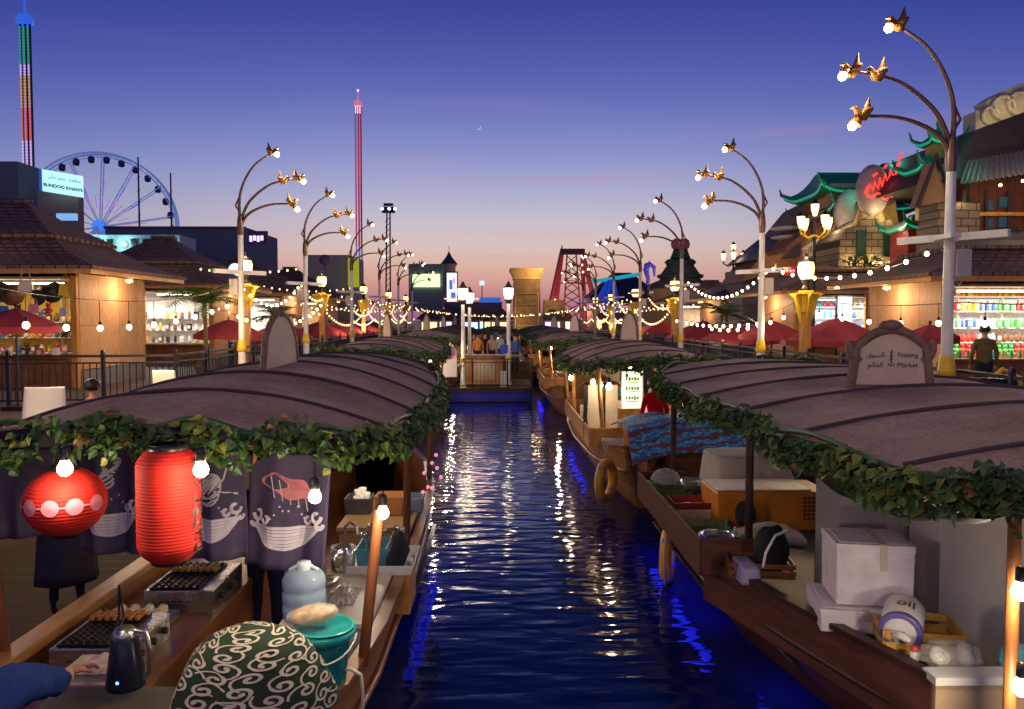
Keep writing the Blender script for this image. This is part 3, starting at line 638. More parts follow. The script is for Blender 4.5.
# goods in the near right stall
shelves(1, 20.1 + 1.55, (2.1, 2.45, 2.85, 3.3, 3.7), 30, 'white shelves full of bottles and packets behind the man at the right stall', None)
for zi, z in enumerate((2.1, 2.45, 2.85, 3.3, 3.7)):
    for k in range(19):
        r = random.random(); kind = ['toy', 'bag', 'bottle', 'bottle', 'bag'][zi] if r < .8 else 'box'
        mi = [[5, 2, 0], [7, 7, 0, 4], [2, 2, 3, 4], [2, 0, 1, 3], [1, 6, 1, 6]][zi][(k // 3) % (3 if zi == 0 else 4)]
        put(kind, mi, (11.75 + k * .17, 21.8, z), 'on the %s shelf of the bright right stall' % ['lowest', 'second', 'middle', 'fourth', 'topmost'][zi], 'goods on the shelves of the bright right stall', rnd(-.3, .3), rnd(.95, 1.15))
for k in range(12):
    put('bottle', [2, 2, 0, 4, 9, 1][k % 6], (11.7 + k * .22, 20.05, 2.08), 'standing on the counter of the bright right stall', 'bottles on the right stall counter', 0, .9)
shelves(1, 30.3 + 1.55, (2.1, 2.6, 3.1, 3.55), 30, 'white shelves with coloured packets in the cold lit second right stall', None)
for zi, z in enumerate((2.1, 2.6, 3.1, 3.55)):
    for k in range(14):
        put(['bag', 'box', 'toy', 'bottle'][(zi + k // 4) % 4], [0, 3, 1, 4, 5, 9][(k // 2 + zi) % 6], (11.7 + k * .24, 32.0, z), 'on the %s shelf of the cold lit right stall' % ['lowest', 'second', 'third', 'topmost'][zi], 'goods on the shelves of the cold lit right stall', rnd(-.3, .3), 1.2)
mb = MB(); mb.box(at(802 + 42, 322, 30.2), (.55, .1, 1.9)); mb.box(at(836, 322, 30.2), (.04, .16, 2.0), 1)
tag(mb.build('menu_screen', [glow('panel_glow', (.85, .95, 1), 1.6), BLACK]), 'tall glowing white menu screen in front of the second right stall', 'menu screen')
# goods in the near left stall: hats and bags hung in rows, toys and cartons below
shelves(-1, 21.7 + 1.6, (2.1, 2.55, 3.0), 20, 'shelves crowded with souvenirs in the hat stall', None)
for zi, z in enumerate((2.1, 2.55, 3.0)):
    for k in range(22):
        put(['box', 'toy', 'jar', 'bag'][(k + zi) % 4], [4, 0, 3, 7, 1, 5, 8][(k * 3 + zi) % 7], (-11.7 - k * .22, 23.45, z), 'on the %s shelf of the hat stall' % ['lowest', 'middle', 'upper'][zi], 'souvenirs on the shelves of the hat stall', rnd(-.4, .4), rnd(.9, 1.2))
for k in range(11):
    put('hat' if k % 3 else 'purse', [1, 8, 8, 4, 7, 8][k % 6], (-11.65 - k * .36, 21.85, 3.72 + (k % 2) * .08), 'hanging under the eave of the hat stall', 'hats and bags hung at the front of the hat stall', rnd(-.5, .5), 1.45)
for k in range(10):
    put('toy' if k % 2 else 'purse', [4, 0, 5, 8, 3][k % 5], (-11.7 - k * .4, 21.8, 3.15 + (k % 3) * .05), 'on a hook halfway up the hat stall front', 'small things hung on hooks in the hat stall', rnd(-.5, .5), 1.1)
for k in range(9):
    put('box', [4, 0, 8][k % 3], (-11.8 - k * .42, 21.55, 2.08), 'on the counter of the hat stall', 'cartons on the hat stall counter', rnd(-.3, .3), 1.1)
shelves(-1, 32.0 + 1.6, (2.1, 2.6, 3.1), 20, 'shelves with bottles in the stall behind the palm', None)
for zi, z in enumerate((2.1, 2.6, 3.1)):
    for k in range(14):
        put(['bottle', 'jar', 'box'][(k + zi) % 3], [7, 1, 4, 8][(k // 2 + zi) % 4], (-11.7 - k * .3, 33.7, z), 'on the %s shelf of the stall behind the palm' % ['lowest', 'middle', 'upper'][zi], 'goods in the stall behind the palm', 0, 1.3)
for i, (side, y0) in enumerate(((-1, 42.3), (-1, 52.6), (1, 40.5), (1, 50.7))):
    for k in range(10):
        put('box', [4, 1, 5, 0, 9][k % 5], (side * (11.8 + k * .45), y0 + 1.6 if 0 else y0 - .05, 2.08), 'on the counter of the %s stall on the %s bank' % (['third', 'fourth', 'third', 'fourth'][i], ['left', 'left', 'right', 'right'][i]), 'cartons on far stall counters', 0, 1.6)
# ================================================================ umbrellas
def umbrella(label, loc, r, h, group='dark red market umbrellas', tilt=0):
    t = thing('market_umbrella', label, 'umbrella', loc, group=group)
    mb = MB(); n = 8
    def f(u, v):
        a = u * 2 * math.pi; k = (u * n) % 1; rr = r * v * (1 - .06 * math.sin(k * math.pi) * v); return (math.cos(a) * rr, math.sin(a) * rr, h - .42 * r * v ** 1.25 * (1 - .0) + .03 * math.sin(k * math.pi) * v * -1 + tilt * math.cos(a) * rr)
    mb.grid(f, 32, 6, smooth=False)
    mb.grid(lambda u, v: Vector(f(u, 1)) + Vector((0, 0, -.14 * v)), 32, 1, smooth=False); mb.build('canopy', REDC, t, local=True, solid=.01)
    mb = MB(); mb.tube([(0, 0, 0), (0, 0, h + .05)], .022, 8); mb.sphere((0, 0, h + .06), .035, 8); mb.box((0, 0, .04), (.45, .45, .08)); mb.build('pole', BLKM, t, local=True)
    mb = MB()
    for k in range(n): a = 2 * math.pi * k / n; mb.tube([(0, 0, h - .45), (math.cos(a) * r * .55, math.sin(a) * r * .55, h - .2 * r)], .008, 4)
    mb.build('ribs', BLKM, t, local=True)
for x, y, r, h, lab in ((8.6, 25, 1.05, 1.82, 'dark red umbrella in front of the cream plywood wall on the right'), (9.0, 29.5, 1.5, 1.75, 'bright red umbrella left of and behind the dark red one on the right bank'),
                        (8.35, 19.6, 1.25, 1.9, 'red umbrella half hidden by the curved market sign'), (9.75, 17.9, .62, 1.75, 'red umbrella seen between the market sign and the nearest white pole'), (9.5, 37, 1.7, 1.75, 'broad red umbrella right of the second boat sign'), (9, 44, 1.7, 1.8, 'farthest red umbrella on the right bank'),
                        (-9.95, 16.7, .85, 2.1, 'maroon umbrella in front of the hat stall'), (-9.2, 27.5, 1.2, 1.85, 'maroon umbrella under the palm'), (-9.3, 34.5, 1.7, 1.7, 'red umbrella left of the first boat sign'),
                        (-8.8, 39.5, 1.6, 1.72, 'red umbrella right of the second left bird lamp'), (-8.6, 44.5, 1.6, 1.74, 'red umbrella behind the second left lantern post'), (-8.8, 50, 1.7, 1.76, 'red umbrella well back on the left bank'), (-8.8, 57, 1.7, 1.8, 'farthest red umbrella on the left bank')):
    umbrella(lab, (x, y, 1.2), r, h)
# ================================================================ palm by the second stall
def palm(label, loc, h, n, ln, cat='palm', seed=1):
    rr = random.Random(seed); t = thing('potted_palm', label, cat, loc)
    mb = MB(); mb.tube([(0, 0, 0), (.03, 0, h * .5), (0, .02, h)], [.09, .07, .06], 8); mb.build('trunk', mat('palm_trunk', (.16, .1, .05), .8, bump=.5), t, local=True)
    mb = MB(); mb.lathe([(.001, 0), (.25, 0), (.32, .4), (.34, .42), (.3, .42), (.28, .36), (.001, .36)], n=16); mb.build('pot', mat('clay_pot', (.3, .13, .07), .7), t, local=True)
    mb = MB()
    for k in range(n):
        a = 2 * math.pi * k / n + rr.uniform(-.3, .3); up = rr.uniform(.2, 1.3); L_ = ln * rr.uniform(.75, 1.1); P = []
        for i in range(11):
            u = i / 10; P.append(Vector((math.cos(a) * L_ * u * math.cos(up * (1 - u * .5)), math.sin(a) * L_ * u * math.cos(up * (1 - u * .5)), h + L_ * (math.sin(up) * u - .55 * u * u))))
        mb.tube(P, [.018 * (1 - .8 * i / 10) for i in range(11)], 4)
        for i in range(1, 10):
            d = (P[i + 1] - P[i]).normalized(); sd = d.cross(Vector((0, 0, 1))).normalized(); wl = .42 * ln * math.sin(math.pi * (i / 10) ** .8) * .6 + .05
            for q in (1, -1):
                for jj in range(2):
                    b = P[i].lerp(P[i + 1], jj * .5); e = b + sd * q * wl + d * wl * .7 + Vector((0, 0, -.12 * wl * rr.uniform(.5, 3)))
                    mb.add([b - d * .035, e, b + d * .04], [(0, 1, 2)], rr.choice((0, 0, 1, 2)))
    mb.build('fronds', LEAF[:3], t, local=True)
palm('green palm with wide fronds in front of the second left stall', (-9.1, 25.0, 1.2), 2.3, 17, 1.75)
palm('palm by the second stall on the right bank', (9.0, 31.5, 1.2), 2.0, 14, 1.4, seed=4)
palm('palm behind the nearest left lantern post', (-8.4, 30.5, 1.2), 1.9, 13, 1.3, seed=9)
# ================================================================ boats
FAB = bpy.data.materials.new('woven_awning'); FAB.use_nodes = True
nt = FAB.node_tree; N = nt.nodes; L = nt.links; b = N['Principled BSDF']; b.inputs['Roughness'].default_value = .85; b.inputs['Specular IOR Level'].default_value = .12
tc = N.new('ShaderNodeTexCoord'); ck = N.new('ShaderNodeTexBrick'); ck.inputs['Scale'].default_value = 26; ck.inputs['Mortar Size'].default_value = .05
ck.inputs['Color1'].default_value = (.52, .35, .27, 1); ck.inputs['Color2'].default_value = (.42, .28, .22, 1); ck.inputs['Mortar'].default_value = (.22, .145, .12, 1)
L.new(tc.outputs['Object'], ck.inputs['Vector'])
nz = N.new('ShaderNodeTexNoise'); nz.inputs['Scale'].default_value = 1.3; nz.inputs['Detail'].default_value = 6; nz.inputs['Roughness'].default_value = .7; L.new(tc.outputs['Object'], nz.inputs['Vector'])
mr = N.new('ShaderNodeMapRange'); mr.inputs['From Min'].default_value = .3; mr.inputs['From Max'].default_value = .7; mr.inputs['To Min'].default_value = .55; mr.inputs['To Max'].default_value = 1.35; L.new(nz.outputs['Fac'], mr.inputs['Value'])
mx = N.new('ShaderNodeMix'); mx.data_type = 'RGBA'; mx.blend_type = 'MULTIPLY'; mx.inputs['Factor'].default_value = 1; L.new(ck.outputs['Color'], mx.inputs['A']); L.new(mr.outputs[0], mx.inputs['B']); L.new(mx.outputs['Result'], b.inputs['Base Color'])
n5 = N.new('ShaderNodeTexNoise'); n5.inputs['Scale'].default_value = 38; n5.inputs['Detail'].default_value = 4; L.new(tc.outputs['Object'], n5.inputs['Vector'])
m5 = N.new('ShaderNodeMapRange'); m5.inputs['From Min'].default_value = .35; m5.inputs['From Max'].default_value = .65; m5.inputs['To Min'].default_value = .82; m5.inputs['To Max'].default_value = 1.15; L.new(n5.outputs['Fac'], m5.inputs['Value'])
mx2 = N.new('ShaderNodeMix'); mx2.data_type = 'RGBA'; mx2.blend_type = 'MULTIPLY'; mx2.inputs['Factor'].default_value = 1; L.new(mx.outputs['Result'], mx2.inputs['A']); L.new(m5.outputs[0], mx2.inputs['B']); L.new(mx2.outputs['Result'], b.inputs['Base Color'])
bp = N.new('ShaderNodeBump'); bp.inputs['Strength'].default_value = .5; bp.inputs['Distance'].default_value = .01; L.new(ck.outputs['Fac'], bp.inputs['Height']); L.new(bp.outputs[0], b.inputs['Normal'])
SEAM = mat('awning_seam', (.05, .03, .045), .7, var=.2)
def leaf(mb, p, d, nrm, s, mi):
    """one ivy leaf: five lobed outline, folded a little along the midrib"""
    d = d.normalized(); sd = d.cross(nrm); 
    if sd.length < .01: sd = Vector((1, 0, 0))
    sd.normalize(); up = sd.cross(d)
    f = .2 * s
    o = [p, p + d * .02 * s + sd * .30 * s + up * f * .5, p + d * .22 * s + sd * .46 * s + up * f, p + d * .52 * s + sd * .36 * s + up * f * .6, p + d * 1.0 * s - up * f * .6,
         p + d * .52 * s - sd * .36 * s + up * f * .6, p + d * .22 * s - sd * .46 * s + up * f, p + d * .02 * s - sd * .30 * s + up * f * .5, p + d * .5 * s - up * f * .1]
    mb.add(o, [(0, 1, 2, 8), (8, 2, 3), (8, 3, 4), (8, 4, 5), (8, 5, 6), (0, 8, 6, 7)], mi)
def canopy_fn(cx, W, y0, y1, ze, rise, n=(4.5, 2.9), endf=.35):
    yc, hl = (y0 + y1) / 2, (y1 - y0) / 2
    def f(u, v):
        vv = 2 * v - 1; vv = math.copysign(1 - (1 - abs(vv)) ** 1.8, vv)
        m_ = n[0] if vv < 0 else n[1]; wd = W * max(0, 1 - abs(vv) ** m_) ** (1 / m_); x = (2 * u - 1) * wd
        z = ze + rise * (1 - (x / W) ** 2) * (1 - endf * vv * vv) - .03 * (1 - (x / W) ** 4) * math.sin(math.pi * (vv + 1) / 2 * 7) ** 2 + .012 * noise.noise(Vector((x * 2.5, yc + hl * vv * 2.5, 3)))
        return Vector((cx + x, yc + hl * vv, z))
    return f
def make_canopy(t, cx, W, y0, y1, ze, rise, seams, dens, lsz, seed, endf=.35, only=None, tilt=0, nn_=(4.5, 2.9), gr=.11, drop=.1):
    rr = random.Random(seed); f = canopy_fn(cx, W, y0, y1, ze, rise, nn_, endf=endf)
    mb = MB(); mb.grid(f, 30, 90); can = mb.build('canopy', FAB, t, solid=.02)
    yc, hl = (y0 + y1) / 2, (y1 - y0) / 2
    for k in range(seams):
        vv = -1 + 2 * (k + 1) / (seams + 1); m_ = nn_[0] if vv < 0 else nn_[1]; wd = W * (1 - abs(vv) ** m_) ** (1 / m_)
        P = []
        for i in range(25):
            x = (2 * i / 24 - 1) * wd; P.append((cx + x, yc + hl * vv, ze + rise * (1 - (x / W) ** 2) * (1 - endf * vv * vv) + .016))
        m = MB(); m.tube(P, .017, 6); m.build('seam', SEAM, can)
    per = []
    K = 160
    for i in range(K):
        a = 2 * math.pi * i / K; c, s_ = math.cos(a), math.sin(a); m_ = nn_[0] if s_ < 0 else nn_[1]; q = (abs(c) ** m_ + abs(s_) ** m_) ** (-1 / m_); x, vv = W * c * q, s_ * q
        per.append(Vector((cx + x, yc + hl * vv, ze + rise * (1 - (x / W) ** 2) * (1 - endf * vv * vv))))
    m = MB(); m.tube([p + Vector((0, 0, -.05)) for p in per], .05, 6, closed=True, sq=(.5, 1.2)); m.build('edge_hoop', TARP, can)
    m = MB(); L_ = 0
    for i in range(K):
        a, b2 = per[i], per[(i + 1) % K]
        seg = (b2 - a).length; num = int(seg * dens + rr.random()); out = Vector((a.x - cx, (a.y - yc) * .4, 0)).normalized()
        if only and not only(a): continue
        num = int(num * (.45 + 1.1 * max(0, min(1, .5 + 1.2 * noise.noise(a * 2.1 + Vector((seed, 0, 0)))))))
        for j in range(num):
            p = a.lerp(b2, rr.random()); th = rr.uniform(0, 2 * math.pi); r = gr * math.sqrt(rr.random())
            wob = .035 * math.sin(i * .9) + .03 * math.sin(i * .37 + 2)
            p = p + out * (r * math.cos(th) + .03) + Vector((0, 0, r * math.sin(th) * 1.15 - .02 + wob - (drop if rr.random() < .45 else 0)))
            d = (out * rr.uniform(-.2, 1) + Vector((rr.uniform(-.9, .9), rr.uniform(-.9, .9), rr.uniform(-.9, .25))))
            nn = Vector((rr.uniform(-.6, .6), rr.uniform(-.6, .6), 1)) + out * .6
            cl = noise.noise(p * 2.3) ; pick = rr.random()
            mi = (0 if pick < .5 else 1 if pick < .8 else 2) if cl > -.1 else (1 if pick < .6 else 0 if pick < .9 else 3)
            if cl > .25 and pick > .45: mi = 2
            leaf(m, p, d, nn, lsz * rr.uniform(.6, 1.25), mi)
    for q in range(int(26 * (dens / 300))):       # loose trailing strands
        i = rr.randrange(K); a = per[i]
        if rr.random() < .5 and a.y > yc: continue
        out = Vector((a.x - cx, (a.y - yc) * .4, 0)).normalized(); L0 = rr.uniform(.08, .24); p0 = a + out * .06
        Q = [p0 + Vector((.03 * math.sin(k * 1.3 + q), .03 * math.cos(k + q), -L0 * k / 5)) for k in range(6)]; m.tube(Q, .004, 4, 1)
        for k in range(6): leaf(m, Q[k], Vector((rr.uniform(-1, 1), rr.uniform(-1, 1), -.4)), out + Vector((0, 0, .4)), lsz * rr.uniform(.5, .95), rr.choice((0, 0, 1, 2)))
    g = m.build('leaf_garland', LEAF, can)
    v = MB(); v.tube([p + Vector((0, 0, .02 + .03 * math.sin(i * .7))) for i, p in enumerate(per)], .018, 5, closed=True); v.build('vine_stem', LEAF[1], can)
    return can
def hull(t, st, hm, fm, gm, gw=.09, bow_flat=False):
    """st: stations (y, cx, half width, gunwale z)"""
    sec = lambda hw, zg, cx, y: [(cx - hw, y, zg), (cx - hw * .93, y, zg * .55), (cx - hw * .72, y, .0), (cx - hw * .35, y, -.3), (cx + hw * .35, y, -.3), (cx + hw * .72, y, 0), (cx + hw * .93, y, zg * .55), (cx + hw, y, zg)]
    inn = lambda hw, zg, cx, y: [(cx + hw - .05, y, zg), (cx + hw * .9 - .05, y, zg * .5), (cx + hw * .78 - .05, y, .12), (cx - hw * .78 + .05, y, .12), (cx - hw * .9 + .05, y, zg * .5), (cx - hw + .05, y, zg)]
    mb = MB(); n = len(st); vs = []
    for y, cx, hw, zg in st: vs += sec(hw, zg, cx, y)
    fs = [(i * 8 + j, i * 8 + j + 1, (i + 1) * 8 + j + 1, (i + 1) * 8 + j) for i in range(n - 1) for j in range(7)]
    mb.add(vs, fs, 0, True); mb.add(vs[:8], [tuple(range(8))], 0); mb.add(vs[-8:], [tuple(range(7, -1, -1))], 0)
    mb.build('hull', hm, t)
    mb = MB(); vs = []
    for y, cx, hw, zg in st: vs += inn(max(hw, .1), zg, cx, y)
    fs = [(i * 6 + j, i * 6 + j + 1, (i + 1) * 6 + j + 1, (i + 1) * 6 + j) for i in range(n - 1) for j in range(5)]
    mb.add(vs, fs, 0); mb.add(vs[:6], [tuple(range(6))]); mb.add(vs[-6:], [tuple(range(6))]); mb.build('inner_planking', fm, t)
    mb = MB()
    for s in (1, -1): 
        P = [Vector((cx + s * (hw - .02), y, zg + .02)) for y, cx, hw, zg in st]
        mb.tube(P, gw * .72, 4, sq=(1, .45))
    for q in (0, -1):
        y, cx, hw, zg = st[q]; mb.tube([(cx - hw, y, zg + .02), (cx + hw, y, zg + .02)], gw * .7, 4, sq=(1, .45))
    mb.build('gunwale', gm, t)
    mb = MB()
    for s in (1, -1): mb.tube([Vector((cx + s * (hw * .955 + .01), y, zg * .62)) for y, cx, hw, zg in st], .028, 6)
    mb.build('rubbing_strake', gm, t)
SIGNM = mat('sign_cream', (.60, .47, .38), .6, var=.12, scale=4); FRM = mat('sign_frame_wood', (.20, .12, .085), .6, var=.4, scale=12, bump=.4)
def roof_sign(t, c, w_, h, yaw, text=True, style='wide', tilt=0):
    """carved board standing on the roof; local x along the board"""
    ux = (math.cos(yaw), math.sin(yaw), 0); T = frame_T(c, ux, (0, 0, 1))
    arch = lambda x, hh: hh * (1 - .30 * (abs(2 * x / w_)) ** 2)
    n = 14; xs = [w_ / 2 * (2 * i / n - 1) for i in range(n + 1)]
    wb = 1.12 if style == 'wide' else 1.15
    if style == 'wide': top = [(x, arch(x, h)) for x in xs]
    else: top = [(x, h * (1 - .42 * abs(2 * x / w_) ** 2.2)) for x in xs]
    poly = [(-w_ / 2 * wb, 0), (w_ / 2 * wb, 0)] + list(reversed(top))
    mb = MB(); mb.prism(poly, -.02, .02, T=T); p = mb.build('sign_panel', SIGNM, t)
    mb = MB(); P = [Vector((x * 1.04, y + .015, 0)) for x, y in top]
    P = [Vector((-w_ / 2 * wb - .02, 0, 0))] + P + [Vector((w_ / 2 * wb + .02, 0, 0))]
    mb.tube([T @ q for q in P], .042 if style == 'wide' else .03, 6)
    if style == 'wide':
        for s in (1, -1):
            e = top[0 if s < 0 else -1]; Q = [Vector((e[0] + s * a * .8, e[1] + b_ * .8, 0)) for a, b_ in ((-.02, -.12), (.05, -.06), (.08, .0), (.09, .06), (.07, .09))]
            mb.tube([T @ q for q in Q], [.035, .042, .036, .026, .014], 6)
        mb.sphere(T @ Vector((0, h + .05, 0)), .07, 8, 0, (1.5, 1, .7))
    else: mb.sphere(T @ Vector((0, h + .03, 0)), .05, 8)
    mb.tube([T @ Vector((-w_ / 2 * wb, .02, 0)), T @ Vector((w_ / 2 * wb, .02, 0))], .03, 4); mb.build('sign_frame', FRM, t)
    if text:
        mb = MB()
        for side in (1, -1):
            if side > 0: TT = T @ Matrix.Translation((0, 0, .022))
            else: TT = T @ Matrix.Translation((0, 0, -.022)) @ Matrix.Rotation(math.pi, 4, 'Y')
            k = w_ / .98
            add_text(mb, 'Floating', .107 * k, TT @ Matrix.Translation((.24 * k, h * .60, 0)) @ Matrix.Diagonal((.92, 1, 1, 1)), ext=.001); add_text(mb, 'Market', .107 * k, TT @ Matrix.Translation((.24 * k, h * .43, 0)), ext=.001)
            add_text(mb, arabic('السوق'), .107 * k, TT @ Matrix.Translation((-.235 * k, h * .60, 0)), ext=.001); add_text(mb, arabic('العائم'), .107 * k, TT @ Matrix.Translation((-.235 * k, h * .43, 0)), ext=.001)
            # small boat emblem between the two scripts
            mb.tube([TT @ Vector((x * k, h * .46 + y * k, 0)) for x, y in ((-.05, .0), (-.02, -.035), (.03, -.035), (.05, .0))], .004, 4)
            mb.tube([TT @ Vector((0, h * .44, 0)), TT @ Vector((0, h * .70, 0))], .004, 4)
            for q in range(3): mb.tube([TT @ Vector((-.025 * k, h * (.52 + .06 * q), 0)), TT @ Vector((.025 * k, h * (.54 + .06 * q), 0))], .005, 4)
        mb.build('lettering', INK, p)
def posts(t, pl, m=WOODP, r=.035):
    for a, b2 in pl:
        mb = MB(); a, b2 = Vector(a), Vector(b2); mb.tube([a, a.lerp(b2, .5), b2], r, 10); mb.build('post', m, t)
def lifebuoy(label, c, R, r, nrm=(1, 0, 0)):
    t = thing('lifebuoy', label, 'lifebuoy', c); n = Vector(nrm).normalized(); u = n.cross(Vector((0, 0, 1))).normalized(); w_ = u.cross(n)
    mb = MB(); mb.tube([Vector(c) + u * R * math.cos(a) + w_ * R * math.sin(a) for a in [2 * math.pi * i / 32 for i in range(32)]], r, 12, closed=True); mb.build('ring', mat('buoy_orange', (.95, .45, .04), .45, var=.15), t)
    for k in range(4):
        a0 = math.pi / 4 + k * math.pi / 2; mb = MB(); mb.tube([Vector(c) + u * R * math.cos(a) + w_ * R * math.sin(a) for a in [a0 + d for d in (-.1, -.03, .03, .1)]], r * 1.06, 12); mb.build('reflective_band', mat('buoy_band', (.45, .3, .35), .3, var=.1), t)
    mb = MB(); mb.tube([Vector(c) + u * (R + r * 1.4) * math.cos(a) + w_ * (R + r * 1.4 + .02 * abs(math.sin(2 * a))) * math.sin(a) for a in [2 * math.pi * i / 40 for i in range(40)]], .008, 5, closed=True)
    mb.tube([Vector(c) + w_ * (R + r), Vector(c) + w_ * (R + r + .25) + u * .08], .01, 5); mb.tube([Vector(c) + w_ * (R + r), Vector(c) + w_ * (R + r + .25) - u * .1], .01, 5); mb.build('grab_rope', mat('rope', (.55, .5, .42), .9), t)
    return t
# ---- near left boat
B1L = thing('market_boat', 'food boat at the near left with a brown woven roof, cloth banners and red lanterns', 'boat', (-2.0, 8, 0), group='roofed market boats')
hull(B1L, [(3.3, -2.0, .45, 1.15), (3.9, -2.0, .85, 1.0), (4.6, -1.98, 1.08, .93), (5.6, -1.98, 1.16, .9), (8, -1.98, 1.18, .88), (10.2, -1.98, 1.14, .9), (11.6, -1.98, .95, .98), (12.8, -1.98, .4, 1.2)], HULLB, WOOD, WOOD)
can = make_canopy(B1L, -1.99, 1.36, 4.15, 12.1, 2.31, .37, 6, 400, .064, 3, endf=.35, gr=.058, drop=.07, nn_=(3.6, 2.1))
posts(B1L, [((-.86, 5.0, .9), (-.75, 5.0, 1.9)), ((-.86, 7.4, .9), (-.82, 7.3, 2.2)), ((-.92, 10.6, .9), (-.9, 10.6, 2.2)), ((-3.1, 5.0, .9), (-3.2, 5, 2.25)), ((-3.1, 8, .9), (-3.25, 8, 2.25)), ((-3.05, 10.8, .9), (-3.0, 10.6, 2.2))])
roof_sign(B1L, (-1.98, 7.3, 2.60), .44, .52, R_(72), text=False, style='tall')
mb = MB(); mb.box((-1.98, 4.45, .80), (1.9, .55, .05)); mb.box((-1.98, 4.3, .45), (1.7, .06, .7)); mb.build('bow_deck', WOOD, B1L, bevel=.01)
mb = MB(); mb.box((-3.05, 5.9, .98), (.16, 4.2, .07)); mb.box((-3.16, 5.9, .93), (.05, 4.2, .1)); mb.build('serving_rail', WOODL, B1L, bevel=.01)
mb = MB(); mb.box((-2.55, 6.0, .5), (.85, 3.4, .72)); mb.build('counter', WOOD, B1L, bevel=.01)
mb = MB(); mb.box((-1.25, 8.7, .98), (.75, 1.5, .05)); mb.box((-1.25, 8.7, .55), (.7, 1.45, .8)); mb.build('rear_counter', mat('rear_counter_wood', (.28, .17, .08), .5), B1L, bevel=.01)
# ---- near right boat
B1R = thing('market_boat', 'dark maroon boat at the near right with foam boxes and a curved roof sign', 'boat', (3.4, 8, 0), group='roofed market boats')
hull(B1R, [(4.95, 3.42, .66, .80), (5.6, 3.4, .86, .80), (6.4, 3.4, 1.1, .80), (7.6, 3.4, 1.4, .80), (10, 3.42, 1.42, .8), (11.3, 3.42, 1.25, .86), (12.3, 3.42, .8, 1.0)], HULLR, WOODD, WOODD)
make_canopy(B1R, 3.42, 1.62, 2.5, 10.6, 2.38, .20, 6, 400, .06, 5, endf=.15, gr=.055, drop=.08, nn_=(4.5, 4.2))
posts(B1R, [((2.42, 7.6, .8), (2.42, 7.6, 2.2)), ((2.3, 10.4, .8), (2.3, 10.4, 2.2)), ((4.9, 7.6, .8), (4.95, 7.6, 2.2)), ((4.9, 10, .8), (4.95, 10, 2.2))], WOODD, .04)
hp_ = at(1012, 620, 4.3); posts(B1R, [((hp_.x, 4.3, .35), (hp_.x, 4.3, 2.2))], mat('honey_post', (.22, .08, .02), .5, var=.35, stretch=(3, 3, .5)), .034)
roof_sign(B1R, (3.12, 6.3, 2.53), .50, .46, R_(-8), style='wide')
mb = MB(); mb.prism([(2.76, 4.9), (4.1, 4.9), (4.1, 4.95), (2.76, 4.95)], .2, .80); mb.box((3.4, 4.93, .83), (1.34, .16, .05), 1); mb.build('end_panel', [mat('end_panel_tan', (.6, .44, .26), .5, var=.12), WHITE], B1R)
mb = MB(); mb.prism([(1.985, 7.6), (2.75, 4.93), (2.79, 4.93), (2.02, 7.6)], .38, .835); mb.build('side_board', HULLR, B1R, bevel=.005)
mb = MB()
def swag(u, v):
    a = u; x = 2.13 + .05 * a; y = 6.1 - 2.6 * a; s_ = math.sin(math.pi * a) ** .6; z = 2.24 - .10 * s_ - .14 * math.cos(v * 2 * math.pi) * (.25 + s_) * .75
    return Vector((x + .1 * math.sin(v * 2 * math.pi), y, z + .015 * math.sin(a * 23)))
mb.grid(swag, 30, 12); mb.build('rolled_tarp', TARP, B1R)
for (x0, y0, x1, y1, zz) in ((1.86, 10.6, 1.86, 7.3, .93),):
    mb = MB(); mb.box((x0 + .02, (y0 + y1) / 2, .88), (.03, y0 - y1, .34)); mb.box((x0 + .32, (y0 + y1) / 2, .73), (.62, y0 - y1, .03)); mb.box((x0 + .32, y1 + .015, .88), (.62, .03, .34)); mb.box((x0 + .32, y0 - .015, .88), (.62, .03, .34)); mb.box((x0 + .63, (y0 + y1) / 2, .82), (.03, y0 - y1, .2))
    mb.build('display_box', HULLR, B1R, bevel=.006)
# ---- second right boat
def boat2(label, loc, rz=0, hm=HULLB):
    t = thing('market_boat', label, 'boat', (3.0, 18.4, 0), group='roofed market boats')
    hull(t, [(12.9, 2.95, .9, .98), (13.6, 2.98, 1.12, .9), (15, 3, 1.3, .85), (17.5, 3, 1.38, .82), (20, 3, 1.3, .85), (22, 3, 1.05, .95), (23.6, 3, .45, 1.2)], hm, WOOD, WOOD)
    make_canopy(t, 2.95, 1.5, 12.9, 22.6, 2.16, .42, 6, 190, .08, 11, nn_=(2.4, 2.2), gr=.10, drop=.05)
    posts(t, [((1.9, 14.3, .8), (1.75, 13.9, 2.2)), ((1.75, 18.2, .8), (1.7, 18, 2.2)), ((1.9, 21.4, .8), (1.75, 21.6, 2.2)), ((4.2, 14.3, .8), (4.3, 14, 2.2)), ((4.2, 21.4, .8), (4.3, 21.6, 2.2))], WOODL, .04)
    roof_sign(t, (2.95, 17.9, 2.58), .5, .62, R_(-62), text=False, style='tall')
    mb = MB(); mb.box((1.62, 16.6, .98), (.03, 5.0, .34)); mb.box((1.92, 16.6, .83), (.6, 5.0, .03)); mb.box((1.92, 14.1, .98), (.6, .03, .34)); mb.box((1.92, 19.1, .98), (.6, .03, .34)); mb.box((2.22, 16.6, .93), (.03, 5, .22)); mb.build('display_box', WOODL, t, bevel=.006)
    mb = MB(); mb.box((3.2, 19.6, .95), (1.6, 1.8, .05)); mb.box((3.2, 19.6, .5), (1.5, 1.7, .85)); mb.build('cabin_counter', WOODL, t)
    mb = MB(); mb.box((4.1, 17.5, 1.5), (.04, 6, 1.1)); mb.build('side_screen', CREAM, t)
    return t
B2 = boat2('honey coloured boat with a lifebuoy on its side and a dark red display box', (0, 0, 0))
B2['label'] = 'honey coloured wooden boat with an orange lifebuoy on its stern, second on the right'
SIGL = {}
